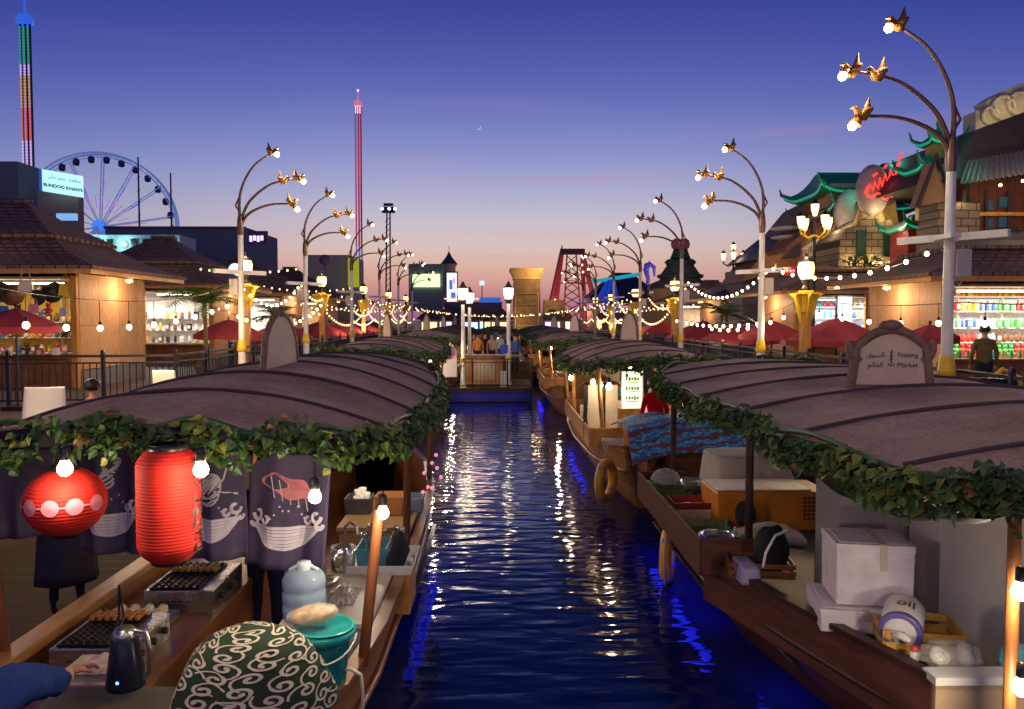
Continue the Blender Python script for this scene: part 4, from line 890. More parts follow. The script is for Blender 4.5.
for i, (x, y, lab, rz) in enumerate(((2.9, 30.2, 'roofed wooden boat just right of the landing stage', 0), (3.0, 42.5, 'roofed boat on the right beyond the landing stage', 0), (3.0, 54.5, 'farthest roofed boat on the right of the canal', 0),
                                  (-3.0, 20.9, 'roofed boat right behind the near left boat', math.pi), (-3.0, 32.6, 'third roofed boat on the left, beside the landing stage', math.pi), (-3.1, 44.5, 'fourth roofed boat on the left', math.pi), (-3.1, 56.5, 'farthest roofed boat on the left of the canal', math.pi), (0.0, 50.5, 'roofed boat in the middle of the canal far back', 0))):
    copy_tree(B2, None, (x, y, 0), rz, lab)
lifebuoy('large orange lifebuoy hung on ropes from the honey coloured boat', at(606, 481, 12.75), .29, .078, (.86, -.5, 0))
lifebuoy('orange lifebuoy half hidden under the dark display box of the near right boat', at(668, 555, 9.2), .26, .07, (1, -.34, 0))
# lights hanging in the boats
def hbulb(label, p, cord=.25, r=.045, power=12, grp='bulbs hanging under the boat roofs', col=WARMW):
    p = Vector(p); t = thing('hanging_bulb', label, 'light bulb', p + Vector((0, 0, cord)), group=grp)
    mb = MB(); mb.tube([p + Vector((0, 0, cord)), p + Vector((0, 0, r * 2))], .006, 5); mb.build('cord', WIRE, t)
    mb = MB(); mb.lathe([(.010, r * 3.1), (.024, r * 2.9), (.026, r * 1.4), (.02, r * 1.2)], p, 12); mb.build('socket', BLACK, t)
    mb = MB(); mb.lathe([(.001, -r), (r * .5, -r * .87), (r * .87, -r * .5), (r, 0), (r * .9, r * .45), (r * .6, r * 1.0), (r * .45, r * 1.5)], p, 14); mb.build('glass', BULB, t)
    if power: point(t, p - Vector((0, .03, r * 1.5)), power, col, .05)
    return t
WS = [((571, 378, 17.6), 'left bulb'), ((593, 383, 15.6), 'second bulb'), ((600, 385, 14.6), 'third bulb'), ((609, 387, 13.9), 'big right bulb')]
for (p, n) in WS: hbulb('%s of the cluster glowing under the roof of the lifebuoy boat' % n, at(*p), .3, .055, 8)
for x, y, n in ((3.4, 15.5, 'deep inside the lifebuoy boat, near half'), (3.4, 20.5, 'deep inside the lifebuoy boat, far half'), (2.0, 26, 'at the near end of the boat right of the landing stage'), (2.2, 33, 'at the far end of the boat right of the landing stage'),
                (-1.7, 16.6, 'at the near end of the second left boat'), (-1.9, 22.5, 'at the far end of the second left boat'), (-1.9, 29, 'at the near end of the third left boat'), (-2, 35, 'at the far end of the third left boat'), (2.5, 40, 'in the first boat beyond the landing stage on the right'), (-2.6, 42, 'in the fourth left boat'), (0, 48, 'in the mid canal boat')):
    hbulb('warm bulb hanging ' + n, (x, y, 1.85), .3, .05, 60)
hbulb('bright bulb beside the pink board of the second left boat', at(433, 374, 15.9), .25, .06, 14)
# ================================================================ near left boat: lanterns, banners, food
G4 = 'bulbs hanging at the front of the lantern boat'
c = at(65.5, 499, 4.75)
t = thing('paper_lantern', 'round red paper lantern with a band of pink dots, left of the tall one', 'lantern', c, group='red paper lanterns')
R = .228
def ribbed(R, H, n, round_=True, fl=0):
    P = []
    for i in range(n * 4 + 1):
        u = i / (n * 4); 
        if round_: th = math.pi * (.12 + .76 * u); r = R * math.sin(th); z = -H * math.cos(th)
        else: z = H * (2 * u - 1); e = max(0, (abs(z) - H * .68) / (H * .32)); r = R * (1 - .42 * e * e)
        P.append((r * (1 - .009 * (1 - math.cos(i * math.pi / 2))), z))
    return P
mb = MB(); mb.lathe(ribbed(R, .205, 22), c, 40); mb.build('paper_shade', REDL, t)
mb = MB(); mb.lathe([(.001, -.215), (.075, -.21), (.085, -.17), (.08, -.165)], c, 24); mb.build('base_ring', BLACK, t); mb = MB(); mb.lathe([(.08, .165), (.09, .175), (.08, .21), (.001, .215)], c, 24)
mb.tube([c + Vector((-.07, 0, .2)), c + Vector((-.06, 0, .27)), c + Vector((0, 0, .32)), c + Vector((.06, 0, .27)), c + Vector((.07, 0, .2))], .006, 6); mb.build('rim_ring', BLACK, t)
mb = MB()
for a in (-155, -122, -90, -58, -25):
    a = R_(a + 8); n_ = Vector((math.cos(a), math.sin(a), 0)); u = Vector((-math.sin(a), math.cos(a), 0))
    vs = [c + n_ * (R + .0035) * 1.0 + Vector((0, 0, .005))]
    for k in range(20):
        b_ = 2 * math.pi * k / 20; ang = a + .048 / R * math.cos(b_); z = .005 + .048 * math.sin(b_); th = math.acos(max(-1, min(1, -z / .205)))
        rr_ = R * math.sin(th) + .0035; vs.append(c + Vector((math.cos(ang) * rr_, math.sin(ang) * rr_, z)))
    mb.add(vs, [(0, 1 + k, 1 + (k + 1) % 20) for k in range(20)])
for k in range(36):
    a, b_ = [R_(-160 + 140 * (k + q) / 36 + 8) for q in (0, 1)]
    rr_ = R + .002; mb.add([c + Vector((math.cos(x) * rr_, math.sin(x) * rr_, z)) for x, z in ((a, 0), (b_, 0), (b_, .012), (a, .012))], [(0, 1, 2, 3)])
mb.build('dot_band', mat('lantern_pink', (.8, .25, .32), .6, var=.05), t)
t.location = at(65.5, 501, 4.1); t.scale = (.863,) * 3
c = at(169, 502, 4.6)
t = thing('paper_lantern', 'tall cylindrical red paper lantern hanging before the cloth banners', 'lantern', c, group='red paper lanterns')
mb = MB(); mb.lathe(ribbed(.176, .325, 34, False), c, 40); mb.build('paper_shade', REDL, t)
mb = MB(); mb.lathe([(.001, -.345), (.1, -.34), (.11, -.315), (.1, -.31)], c, 24); mb.build('base_ring', BLACK, t); mb = MB(); mb.lathe([(.1, .31), (.115, .32), (.105, .35), (.09, .35)], c, 24); mb.tube([c + Vector((-.08, 0, .33)), c + Vector((0, 0, .45)), c + Vector((.08, 0, .33))], .006, 6); mb.build('rim_ring', BLACK, t)
for word, a0 in (('たこ焼き', R_(-3)), ('たこ焼き', R_(-178))):
    mb = MB()
    for k, ch in enumerate(word):
        vs, fs = text_geo(ch, .15, 0, .002); zc = .21 - k * .14
        mb.add([c + Vector((math.cos(a0 + x / .178) * .1785, math.sin(a0 + x / .178) * .1785, zc + y)) for (x, y, z) in vs], fs)
    mb.build('lettering', [BLACK], t)
t.location = at(169, 504, 3.95); t.scale = (.859,) * 3
for (px, py, Y, n, rr_, pw) in ((65, 469, 3.86, 'clear bulb glowing just above the round lantern', .036, 8), (201, 470, 3.74, 'bulb glowing right beside the tall lantern', .036, 9), (315, 497, 4.1, 'bulb in front of the banner with the red print', .034, 16), (383, 513, 4.85, 'bulb at the top of the right wooden stanchion', .038, 20)):
    p = at(px, py, Y); hbulb(n, p, 2.36 - p.z if px != 383 else .14, rr_, pw, G4)
hbulb('bulb hanging far inside the lantern boat', (-2.0, 7.0, 1.9), .3, .045, 60, G4)
hbulb('bulb above the rear counter of the lantern boat', (-1.35, 8.4, 1.95), .25, .045, 22, G4)
# noren banners
def banner(x0, x1, Y, zt, zb, label, emb, y1=None, skew=0):
    t = thing('cloth_banner', label, 'banner', ((x0 + x1) / 2, Y, zt), group='navy cloth banners at the front of the lantern boat'); w_ = x1 - x0; y1 = Y if y1 is None else y1
    def f(u, v):
        x = x0 + w_ * u - skew * v; yy = Y + (y1 - Y) * u
        return Vector((x, yy - (.012 + .03 * v) * math.sin(u * 10 + x0 * 5) - .014 * math.sin(u * 23 + v * 2) * v - .01 * math.sin(v * 9 + u * 5), zt + (zb - zt) * v - .015 * math.sin(u * math.pi)))
    mb = MB(); mb.grid(f, 24, 14); mb.build('cloth', NAVY, t, solid=.004)
    mb = MB(); mb.tube([f(0, 0) + Vector((-.03, 0, 0)), f(.5, 0), f(1, 0) + Vector((.03, 0, 0))], .012, 6); mb.build('rod', BLKM, t)
    def on(pts, r, mi=0, closed=False):   # a printed stroke that follows the cloth
        P = [f(a, b_) + Vector((0, -.007, 0)) for a, b_ in pts]
        vs = []; fs = []
        n = len(P)
        for i in range(n):
            d = (P[min(i + 1, n - 1)] - P[max(i - 1, 0)]); d = Vector((d.x, 0, d.z)); d = d.normalized() if d.length > 1e-6 else Vector((1, 0, 0)); q = Vector((-d.z, 0, d.x)) * (r[i] if isinstance(r, list) else r)
            vs += [P[i] + q, P[i] - q]
            if i: fs.append((2 * i - 2, 2 * i - 1, 2 * i + 1, 2 * i))
        em.add(vs, fs, mi)
    def disc(a, b_, r, mi=0):
        p = f(a, b_) + Vector((0, -.008, 0)); em.add([p] + [p + Vector((math.cos(k * .7854) * r, 0, math.sin(k * .7854) * r)) for k in range(8)], [(0, 1 + k, 1 + (k + 1) % 8) for k in range(8)], mi)
    if emb:
        em = MB()
        # bowl of stacked strokes
        for k in range(7):
            q = k / 6; hw = .42 - .09 * q ** 2
            on([(.5 + hw * math.cos(a), .62 + .04 * q + (.02 + .14 * q) * math.sin(a)) for a in [math.pi * (.97 - .94 * i / 16) for i in range(17)]], [.003 + (.0085 - .003 * (k % 2)) * math.sin(math.pi * i / 16) for i in range(17)])
        for s in (1, -1):     # curling wave crests either side
            for (cx, cy, sc) in ((.5 + s * .36, .54, 1), (.5 + s * .25, .57, .7), (.5 + s * .40, .61, .8)):
                on([(cx + s * sc * .065 * math.cos(a) * (1 - a / 9), cy + sc * .06 * math.sin(a) * (1 - a / 9)) for a in [i * .45 for i in range(13)]], .0125)
        for k in range(8): disc(.5 + .2 * math.cos(k * 2.4), .56 - .035 * (k % 4), .008)
        if emb == 'noodle':
            for k in range(9): on([(.5 + (.17 + .02 * math.sin(k)) * math.cos(a + k), .40 - .008 * k + (.11) * math.sin(a * 1.0 + k * .6)) for a in [i * .4 for i in range(13)]], .006)
            on([(.45, .35), (.42, .12), (.6, .03), (.78, .12), (.72, .28), (.6, .38), (.9, .42)], .006)
        elif emb == 'prawn':
            vs = [f(.5 + .33 * math.cos(a) * (1 + .12 * math.sin(3 * a)), .29 + .09 * math.sin(a) * (1 + .2 * math.sin(5 * a)) + .07 * (math.cos(a))) + Vector((0, -.007, 0)) for a in [2 * math.pi * i / 30 for i in range(30)]]
            em.add(vs, [tuple(range(30))], 1)
            for k in range(5): on([(.28 + .1 * k, .20 + .03 * k), (.34 + .1 * k, .38 + .03 * k)], .003)
        else:
            for k in range(6): on([(.42 + .12 * math.cos(a + k * .5) + .02 * k, .33 - .03 * k + .06 * math.sin(a)) for a in [i * .5 for i in range(12)]], .008)
        em.build('print', [PRINT, PINKP], t)
    return t
banner(-3.42, -2.92, 5.05, 2.24, 1.66, 'leftmost plain navy banner behind the round lantern', None, 5.5)
banner(-2.86, -2.42, 5.45, 2.25, 1.50, 'navy banner with a white wave print between the two lanterns', 'splash')
banner(-2.40, -2.02, 5.42, 2.26, 1.52, 'dark banner mostly hidden by the tall red lantern', None)
banner(-2.20, -1.70, 5.36, 2.25, 1.48, 'navy banner printed with a bowl of white noodles', 'noodle')
banner(-1.67, -1.10, 5.4, 2.21, 1.42, 'navy banner printed with a bowl and a red prawn', 'prawn', 5.3, .06)
# griddles
def griddle(label, cx, cy, z, w_, l, golden):
    t = thing('griddle', label, 'griddle', (cx, cy, z), group='steel dumpling griddles on the counter')
    mb = MB(); mb.box((cx, cy, z + .09), (w_, l, .18)); mb.build('body', STEEL, t, bevel=.008)
    mb = MB(); mb.box((cx - .04, cy, z + .187), (w_ - .14, l - .07, .012)); 
    nx, ny = 7, 11
    for i in range(nx):
        for j in range(ny):
            p = (cx - .04 - (w_ - .2) / 2 + (w_ - .2) * i / (nx - 1), cy - (l - .14) / 2 + (l - .14) * j / (ny - 1), z + .194)
            mb.lathe([(.0225, .004), (.019, .006), (.012, -.001), (.001, -.001)], p, 10)
    mb.build('plate', mat('cast_iron', (.02, .018, .018), .4, metal=.3, var=.3), t)
    for k in range(3):
        mb = MB(); mb.lathe([(.001, 0), (.024, 0), (.024, .03), (.014, .035), (.001, .035)], (cx + w_ / 2, cy - l * .3 + k * l * .3, z + .1), 14, T=Matrix.Rotation(R_(90), 4, 'Y')); mb.build('knob', BLACK, t)
    mb = MB()
    for k in range(5): mb.box((cx - w_ * .25 + .05 * k, cy - l / 2 - .002, z + .1), (.03, .004, .006))
    mb.box((cx - w_ * .1, cy - l / 2 + .03, z + .182), (.3, .03, .006)); mb.build('vent_slots', BLKM, t)
griddle('steel griddle nearest the viewer with browned dumplings', -2.55, 5.25, .86, .5, .62, 0)
griddle('steel griddle farther along the counter, under the tall red lantern', -2.42, 6.35, .86, .52, .70, 1)
DUMP = mat('dumpling_brown', (.55, .2, .04), .4, var=.4, scale=40, bump=.5); DUMG = mat('dumpling_golden', (.75, .42, .06), .4, var=.3, scale=40, bump=.5)
def balls(n, f, r, m, name, lab, cat, grp):
    mb = MB(); mb.sphere((0, 0, 0), r, 10, 0, (1, 1, .92)); pr = None
    for i in range(n):
        if pr is None: pr = mb.build(name, m); o = pr
        else: o = pr.copy(); COL.objects.link(o)
        o.location = f(i); o.rotation_euler = (rnd(0, 6), rnd(0, 6), 0); tag(o, lab, cat, grp)
balls(21, lambda i: (-2.75 + (i % 7) * .051, 5.38 + (i // 7) * .05, 1.068), .0225, DUMP, 'dumpling', 'round browned dumpling in a well of the near griddle', 'dumpling', 'browned dumplings')
balls(14, lambda i: (-2.61 + (i % 7) * .053, 6.42 + (i // 7) * .056, 1.068), .024, DUMG, 'dumpling', 'round golden dumpling in a well of the far griddle', 'dumpling', 'golden dumplings')
mb = MB(); mb.box((-2.6, 5.78, .90), (.44, .3, .05)); mb.box((-2.6, 5.64, .94), (.44, .02, .07)); tag(mb.build('steel_tray', STEEL), 'shallow steel tray holding pale dough balls between the griddles', 'tray')
balls(8, lambda i: (-2.76 + (i % 4) * .1, 5.73 + (i // 4) * .09, .965), .043, mat('pale_dough', (.78, .66, .4), .5, var=.12), 'dough_ball', 'pale dough ball on the tray between the two griddles', 'dough ball', 'pale dough balls')
# tall black jug with blue light, tongs
p = Vector((-1.98, 4.27, 1.0)) ; p = at(126, 686, 4.3)
t = thing('electric_jug', 'tall tapered black jug with a steel shoulder and a small blue light', 'jug', p)
mb = MB(); mb.lathe([(.001, 0), (.115, 0), (.12, .02), (.1, .16), (.078, .26), (.07, .275)], p, 24, T=Matrix.Diagonal((.85, .85, 1, 1))); mb.build('body', mat('jug_black', (.012, .015, .035), .25, var=0), t)
mb = MB(); mb.lathe([(.062, .27), (.066, .29), (.05, .32), (.02, .335), (.001, .335)], p, 24); mb.build('shoulder', STEEL, t)
mb = MB(); mb.tube([p + Vector(v) for v in ((.05, 0, .31), (.115, 0, .3), (.135, 0, .2), (.13, 0, .08), (.1, 0, .04))], .013, 8); mb.build('handle', STEEL, t)
mb = MB(); mb.lathe([(.001, .004), (.008, .003), (.009, 0)], p + Vector((0, -.098, .06)), 10, T=Matrix.Rotation(R_(90), 4, 'X')); mb.build('power_light', glow('blue_dot', (.05, .15, 1), 8), t)
a, b_ = at(112, 653, 4.35), at(119, 585, 4.6)
mb = MB(); mb.tube([a, a.lerp(b_, .5) + Vector((.02, 0, .01)), b_], [.014, .008, .006], 6); mb.tube([a, a.lerp(b_, .5) + Vector((.045, 0, .01)), b_], [.012, .007, .006], 6)
tag(mb.build('tongs', BLACK), 'long black tongs leaning beside the black jug', 'tongs')
p = at(85, 672, 4.42)
t = mb = MB(); mb.box(p + Vector((.02, .1, -.02)), (.30, .26, .05)); mb.box(p + Vector((.02, .1, -.05)), (.34, .3, .012), 1); tag(mb.build('parchment_box', [mat('parchment', (.62, .55, .44), .7), WHITE], bevel=.006), 'shallow cream box beside the griddle under the reaching hand', 'box')
mb = MB(); mb.grid(lambda u, v: p + Vector(((u - .5) * .3 + .08, (v - .5) * .26 + .06, .02 + .03 * noise.noise(Vector((u * 5, v * 5, 1))))), 14, 14)
tag(mb.build('paper_sheet', mat('pink_white_paper', (.75, .55, .52), .7)), 'crumpled pinkish paper sheet left of the black jug', 'paper')
mb = MB(); mb.box((-2.15, 4.35, .78), (.75, .5, .36)); tag(mb.build('black_cabinet', mat('cabinet_black', (.02, .018, .02), .5), bevel=.01), 'low black cabinet that carries the black jug', 'cabinet')
# reaching person in blue
V = {}; E = []
def vv(n, p, r): V[n] = (Vector(p), r)
base = at(-70, 700, 3.9)
vv('pel', (base.x, base.y, .75), (.17, .13)); vv('che', (base.x + .02, base.y + .02, 1.15), (.2, .14)); vv('nk0', (base.x + .08, base.y + .1, 1.32), (.1, .08)); vv('hed', (base.x + .02, base.y + .22, 1.46), .1); vv('top', (base.x, base.y + .25, 1.56), .07)
sh = at(-8, 700, 3.75); elb = at(32, 684, 3.95); wr = at(58, 668, 4.25)
vv('sh', sh, .15); vv('mid', sh.lerp(elb, .6) + Vector((0, 0, .03)), .135); vv('elb', elb, .1); vv('cuff', at(64, 680, 4.1), .058); vv('wr', at(68, 672, 4.2), .028); d = (Vector((.05, .12, -.01))).normalized(); W_ = at(68, 672, 4.2)
vv('pa', W_ + d * .07, (.042, .022)); E = [('pel', 'che', 0), ('che', 'nk0', 0), ('nk0', 'hed', 2), ('hed', 'top', 2), ('che', 'sh', 0), ('sh', 'mid', 0), ('mid', 'elb', 0), ('elb', 'cuff', 0), ('cuff', 'wr', 2), ('wr', 'pa', 2)]
sd = d.cross(Vector((0, 0, 1))).normalized()
for j in range(4):
    b0 = W_ + d * .115 + sd * (j - 1.5) * .024; L_ = (.03, .036, .034, .026)[j]
    vv('f%d' % j, b0, .0105); vv('g%d' % j, b0 + d * L_ + Vector((0, 0, -.006)), .0095); vv('h%d' % j, b0 + d * L_ * 1.7 + Vector((0, 0, -.03)), .008); E += [('pa', 'f%d' % j, 2), ('f%d' % j, 'g%d' % j, 2), ('g%d' % j, 'h%d' % j, 2)]
vv('t0', W_ + d * .06 - sd * -.045, .0115); vv('t1', W_ + d * .1 + sd * .06 + Vector((0, 0, -.02)), .0095); E += [('pa', 't0', 2), ('t0', 't1', 2)]
for s in (1, -1):
    vv('hp%d' % s, (base.x + s * .1, base.y, .7), .1); vv('kn%d' % s, (base.x + s * .11, base.y - .02, .42), .07); vv('an%d' % s, (base.x + s * .11, base.y, .2), .05); E += [('pel', 'hp%d' % s, 1), ('hp%d' % s, 'kn%d' % s, 1), ('kn%d' % s, 'an%d' % s, 1)]
t = thing('person', 'person in a blue long-sleeved top reaching across the counter from the lower left corner', 'person', (base.x, base.y, .15))
o = skeleton_mesh('body', {k: (v[0] - Vector((base.x, base.y, .15)), v[1]) for k, v in V.items()}, E, [cloth('royal_blue', (.015, .035, .17)), cloth('dark_trousers', (.02, .02, .03)), SKIN, BLACK], t, sub=3, fold=.02)
mb = MB(); mb.sphere((.02, .23, 1.36), .115, 14, 0, (1, 1.05, 1)); mb.build('hair', HAIR, t, local=True)
person('staff member in dark jeans and black shirt standing behind the printed banners', (-2.02, 6.9, .14), math.pi * .95, cloth('black_shirt', (.025, .022, .03)), cloth('dark_jeans', (.018, .022, .05)), H=1.74, armL=((.3, -.1, 1.15), (.18, -.34, 1.05)), armR=((-.3, -.1, 1.15), (-.15, -.34, 1.05)), apron=None)
person('person in a long indigo robe standing on the dock behind the round lantern', (-3.95, 7.3, .43), R_(30), cloth('indigo', (.05, .04, .075)), cloth('dark_skirt', (.03, .026, .04)), H=1.7, apron=cloth('indigo_apron', (.045, .035, .06)))
person('dark-haired person sitting by the railing, only the head above the boat roof', (-6.15, 12.2, .43), math.pi * .8, cloth('grey_top', (.1, .09, .1)), cloth('dark_trousers', (.02, .02, .03)), H=1.70)
# patterned cloth over a rounded bundle
cc = at(252, 709, 3.85); zt = at(252, 628, 3.85).z
def dome(u, v):
    a = u * 2 * math.pi; ph = v * 1.0
    r = .375 * math.sin(min(ph * 1.5, math.pi / 2)) ** .8 * (1 + .035 * math.sin(3 * a + 1) + .02 * math.sin(7 * a) * v)
    r += .05 * max(0, v - .6); z = zt - .42 * (1 - math.cos(min(ph * 1.5, math.pi / 2))) - max(0, ph * 1.5 - math.pi / 2) * 1.5
    fold = -.02 * math.exp(-((a - 4.4) * 7) ** 2) * v + .022 * v * noise.noise(Vector((math.cos(a) * 2.2, math.sin(a) * 2.2, v * 2)))
    return Vector((cc.x + (r + fold) * math.cos(a), cc.y + (r + fold) * math.sin(a) * .9, z))
mb = MB(); mb.grid(dome, 56, 40)
rr_ = random.Random(4); placed = []
def surf(x, z):   # unroll: u from angle, v from distance along the meridian
    return dome((x / (2 * math.pi)) % 1, z)
step = .165
for ring in range(1, 11):
    v0 = ring * .094; rad = max(.05, (dome(.3, v0) - Vector((cc.x, cc.y, dome(.3, v0).z))).length); cnt = max(3, int(2 * math.pi * rad / step))
    for k in range(cnt):
        u0 = (k + (ring % 2) * .5) / cnt + rr_.uniform(-.01, .01); dirn = rr_.choice((1, -1)); ph0 = rr_.uniform(0, 6.28)
        P = []; du = 1 / (2 * math.pi * rad); dv = .094 / .12
        for i in range(26):
            q = i / 25; th = ph0 + dirn * q * 9.2; r = .013 + .054 * q
            if q > .8: r += (q - .8) * .22
            P.append((u0 + r * math.cos(th) * du, v0 + r * math.sin(th) * dv))
        vs = []; fs = []
        for i in range(len(P)):
            a, b_ = P[max(0, i - 1)], P[min(len(P) - 1, i + 1)]; d = Vector(((b_[0] - a[0]) / du, (b_[1] - a[1]) / dv, 0)); d = d.normalized() if d.length > 0 else Vector((1, 0, 0)); hw = .0122 * (1.15 if i < 4 else .85 if i < 20 else .55)
            for q in (1, -1):
                uu, vv_ = P[i][0] - d.y * hw * q * du, P[i][1] + d.x * hw * q * dv
                if vv_ < .012: vv_ = .012
                s0 = dome(uu % 1, vv_); cen = Vector((cc.x, cc.y, s0.z - .3)); vs.append(s0 + (s0 - cen).normalized() * .004)
            if i: fs.append((2 * i - 2, 2 * i - 1, 2 * i + 1, 2 * i))
        mb.add(vs, fs, 1)
tag(mb.build('patterned_cloth', [mat('dark_green_cloth', (.016, .04, .016), .85, var=.35, scale=3, bump=.2), mat('cream_spiral_print', (.62, .56, .45), .85, var=.08)]), 'dark green cloth with cream spiral pattern draped over a rounded bundle in the foreground', 'cloth')
# cooler, water bottle, bucket, bread
q = Vector((-1.15, 5.95, .62))
t = thing('chest_cooler', 'long white chest with a flat lid behind the big water bottle', 'cooler', (-1.22, 6.1, .3))
mb = MB(); mb.box((-1.22, 6.1, .66), (.62, 1.1, .5)); mb.build('body', mat('cooler_white', (.62, .56, .52), .5, var=.06), t, bevel=.015)
mb = MB(); mb.box((-1.22, 6.1, .93), (.65, 1.14, .05)); mb.build('lid', mat('cooler_lid', (.66, .58, .5), .4, var=.06), t, bevel=.015)
mb = MB(); mb.box((-1.22, 5.53, .78), (.14, .02, .04)); mb.build('latch', GREYC, t)
p = at(300, 618, 4.85); p = Vector((p.x, 5.05, .86)); p = Vector((-1.22, 4.98, at(301, 617, 4.98).z))
t = thing('water_bottle', 'big blue clear water bottle with ridges standing behind the teal bucket', 'water bottle', p)
mb = MB(); mb.lathe([(.001, 0), (.125, 0), (.135, .02), (.135, .08), (.127, .095), (.135, .11), (.135, .17), (.127, .185), (.135, .2), (.135, .25), (.11, .29), (.05, .31)], p, 28); mb.build('shell', CLEARB, t)
mb = MB(); mb.lathe([(.04, .30), (.045, .34), (.04, .355), (.001, .355)], p, 20); mb.tube([p + Vector(v) for v in ((-.09, 0, .3), (-.05, 0, .325), (.05, 0, .325), (.09, 0, .3))], .012, 6); mb.build('neck_and_cap', mat('pale_blue_plastic', (.6, .7, .8), .3), t)
mb = MB(); mb.lathe([(.001, .004), (.12, .004), (.128, .1), (.12, .2), (.001, .2)], p, 24); mb.build('water', mat('bottled_water', (.55, .75, .95), .05, var=0, trans=.9, ior=1.33), t)
p = Vector((-1.02, 4.62, at(322, 682, 4.62).z))
t = thing('bucket', 'teal plastic bucket with a rolled rim and lid, holding the bread', 'bucket', p)
mb = MB(); mb.lathe([(.001, 0), (.12, 0), (.125, .01), (.15, .24), (.17, .27), (.185, .275), (.187, .31), (.175, .325), (.165, .31)], p, 32); mb.build('body', TEAL, t)
mb = MB(); mb.lathe([(.001, .315), (.15, .315), (.158, .335), (.168, .345), (.18, .335)], p, 32); mb.build('lid', mat('teal_lid', (.02, .36, .36), .25, var=0), t)
mb = MB(); mb.tube([p + Vector((.19 * math.cos(a), .19 * math.sin(a) * .9, .29 - .12 * abs(math.sin(a)) * (1 if math.sin(a) < 0 else 0))) for a in [math.pi + math.pi * i / 12 for i in range(13)]], .006, 6); mb.build('handle', WHITE, t)
pb = p + Vector((-.06, -.02, .40))
mb = MB()
def loaf(u, v):
    a = u * 2 * math.pi; s = math.sin(v * math.pi) ** .45; return pb + Matrix.Rotation(R_(28), 3, 'Z') @ Vector(((v - .5) * .27, math.cos(a) * .062 * s * 1.1, math.sin(a) * .058 * s + .012 * abs(math.cos(a)))) 
mb.grid(loaf, 22, 22); t = thing('bread_loaf', 'bread loaf in a thin clear bag on top of the teal bucket', 'bread', pb); mb.build('bread', mat('bread_crust', (.66, .38, .16), .7, var=.5, scale=22, bump=.6), t)
mb = MB(); mb.grid(lambda u, v: pb + (Vector(loaf(u, v)) - pb) * 1.13 + Vector((0, 0, .012 * noise.noise(Vector((u * 14, v * 9, 0))))), 26, 22); mb.build('bag', BAG, t)
# items on the rear counter
def bin_(name, label, c, sx, sy, h, m, rz=0, th=.012, taper=1.1):
    mb = MB(); a = [(-sx / 2, -sy / 2), (sx / 2, -sy / 2), (sx / 2, sy / 2), (-sx / 2, sy / 2)]
    vs = [(x / taper, y / taper, 0) for x, y in a] + [(x, y, h) for x, y in a] + [(x * (1 - 2 * th / sx), y * (1 - 2 * th / sy), h) for x, y in a] + [(x / taper * .93, y / taper * .93, th) for x, y in a]
    fs = [(3, 2, 1, 0)] + [(i, (i + 1) % 4, 4 + (i + 1) % 4, 4 + i) for i in range(4)] + [(4 + i, 4 + (i + 1) % 4, 8 + (i + 1) % 4, 8 + i) for i in range(4)] + [(8 + i, 8 + (i + 1) % 4, 12 + (i + 1) % 4, 12 + i) for i in range(4)] + [(12, 13, 14, 15)]
    mb.add(vs, fs, 0, T=Matrix.Translation(c) @ Matrix.Rotation(rz, 4, 'Z')); o = mb.build(name, m, bevel=.006); return tag(o, label, name.replace('_', ' '))
tray = Vector((-1.02, 6.95, .93))
bin_('dish_tray', 'white rectangular dish tray under the blue bin', tray, .62, .62, .09, WHITE)
mb = MB(); mb.box((-1.0, 6.95, .75), (.5, .5, .34)); tag(mb.build('wooden_crate', WOODL, bevel=.01), 'plain wooden crate carrying the white dish tray', 'crate')
bin_('plastic_bin', 'pale blue clear bin with utensils standing in the white tray', tray + Vector((.0, 0, .03)), .40, .40, .17, mat('sky_blue_plastic', (.15, .48, .65), .2, var=0, trans=.35))
for k in range(7):
    p = tray + Vector((rnd(-.12, .12), rnd(-.12, .12), .06)); e = p + Vector((rnd(-.08, .14), rnd(-.05, .1), rnd(.22, .32)))
    t = thing('utensil', 'steel ladle or spoon leaning in the pale blue bin', 'utensil', p, group='utensils in the blue bin')
    mb = MB(); mb.tube([p, p.lerp(e, .9), e], .007, 6); mb.build('stem', STEEL, t); mb = MB(); mb.sphere(e, .035, 10, 0, (1, .6, .9)); mb.build('bowl', STEEL, t)
mb = MB(); pt = Vector((-1.28, 6.6, .95)); mb.tube([pt, pt + Vector((0, 0, .34)), pt + Vector((.01, 0, .42)), pt + Vector((.05, -.02, .46)), pt + Vector((.1, -.03, .44)), pt + Vector((.12, -.04, .36))], .013, 8); mb.lathe([(.001, 0), (.035, 0), (.03, .02), (.001, .02)], pt, 12)
tag(mb.build('tap', STEEL), 'curved steel tap standing beside the blue bin', 'tap')
def lp(name, label, p, prof, m, n=20, cat=None): mb = MB(); mb.lathe(prof, (0, 0, 0), n); o = mb.build(name, m, loc=(0, 0, 0)); o.location = p; return tag(o, label, cat or name.replace('_', ' '))
lp('clear_jug', 'clear round plastic jug left of the blue bin', (-1.32, 6.75, .96), [(.001, 0), (.09, 0), (.1, .2), (.105, .2), (.1, .0), (.001, -.004)], CLEAR)
lp('steel_bowl', 'small steel bowl by the clear jug', (-1.36, 6.35, .955), [(.001, 0), (.05, 0), (.1, .06), (.104, .06), (.055, -.004)], STEEL)
lp('spice_jar', 'jar with a green top on the end of the white chest', (-1.45, 6.5, .955), [(.001, 0), (.04, 0), (.04, .09), (.03, .12), (.001, .12)], mat('herb_green', (.2, .35, .05), .5))
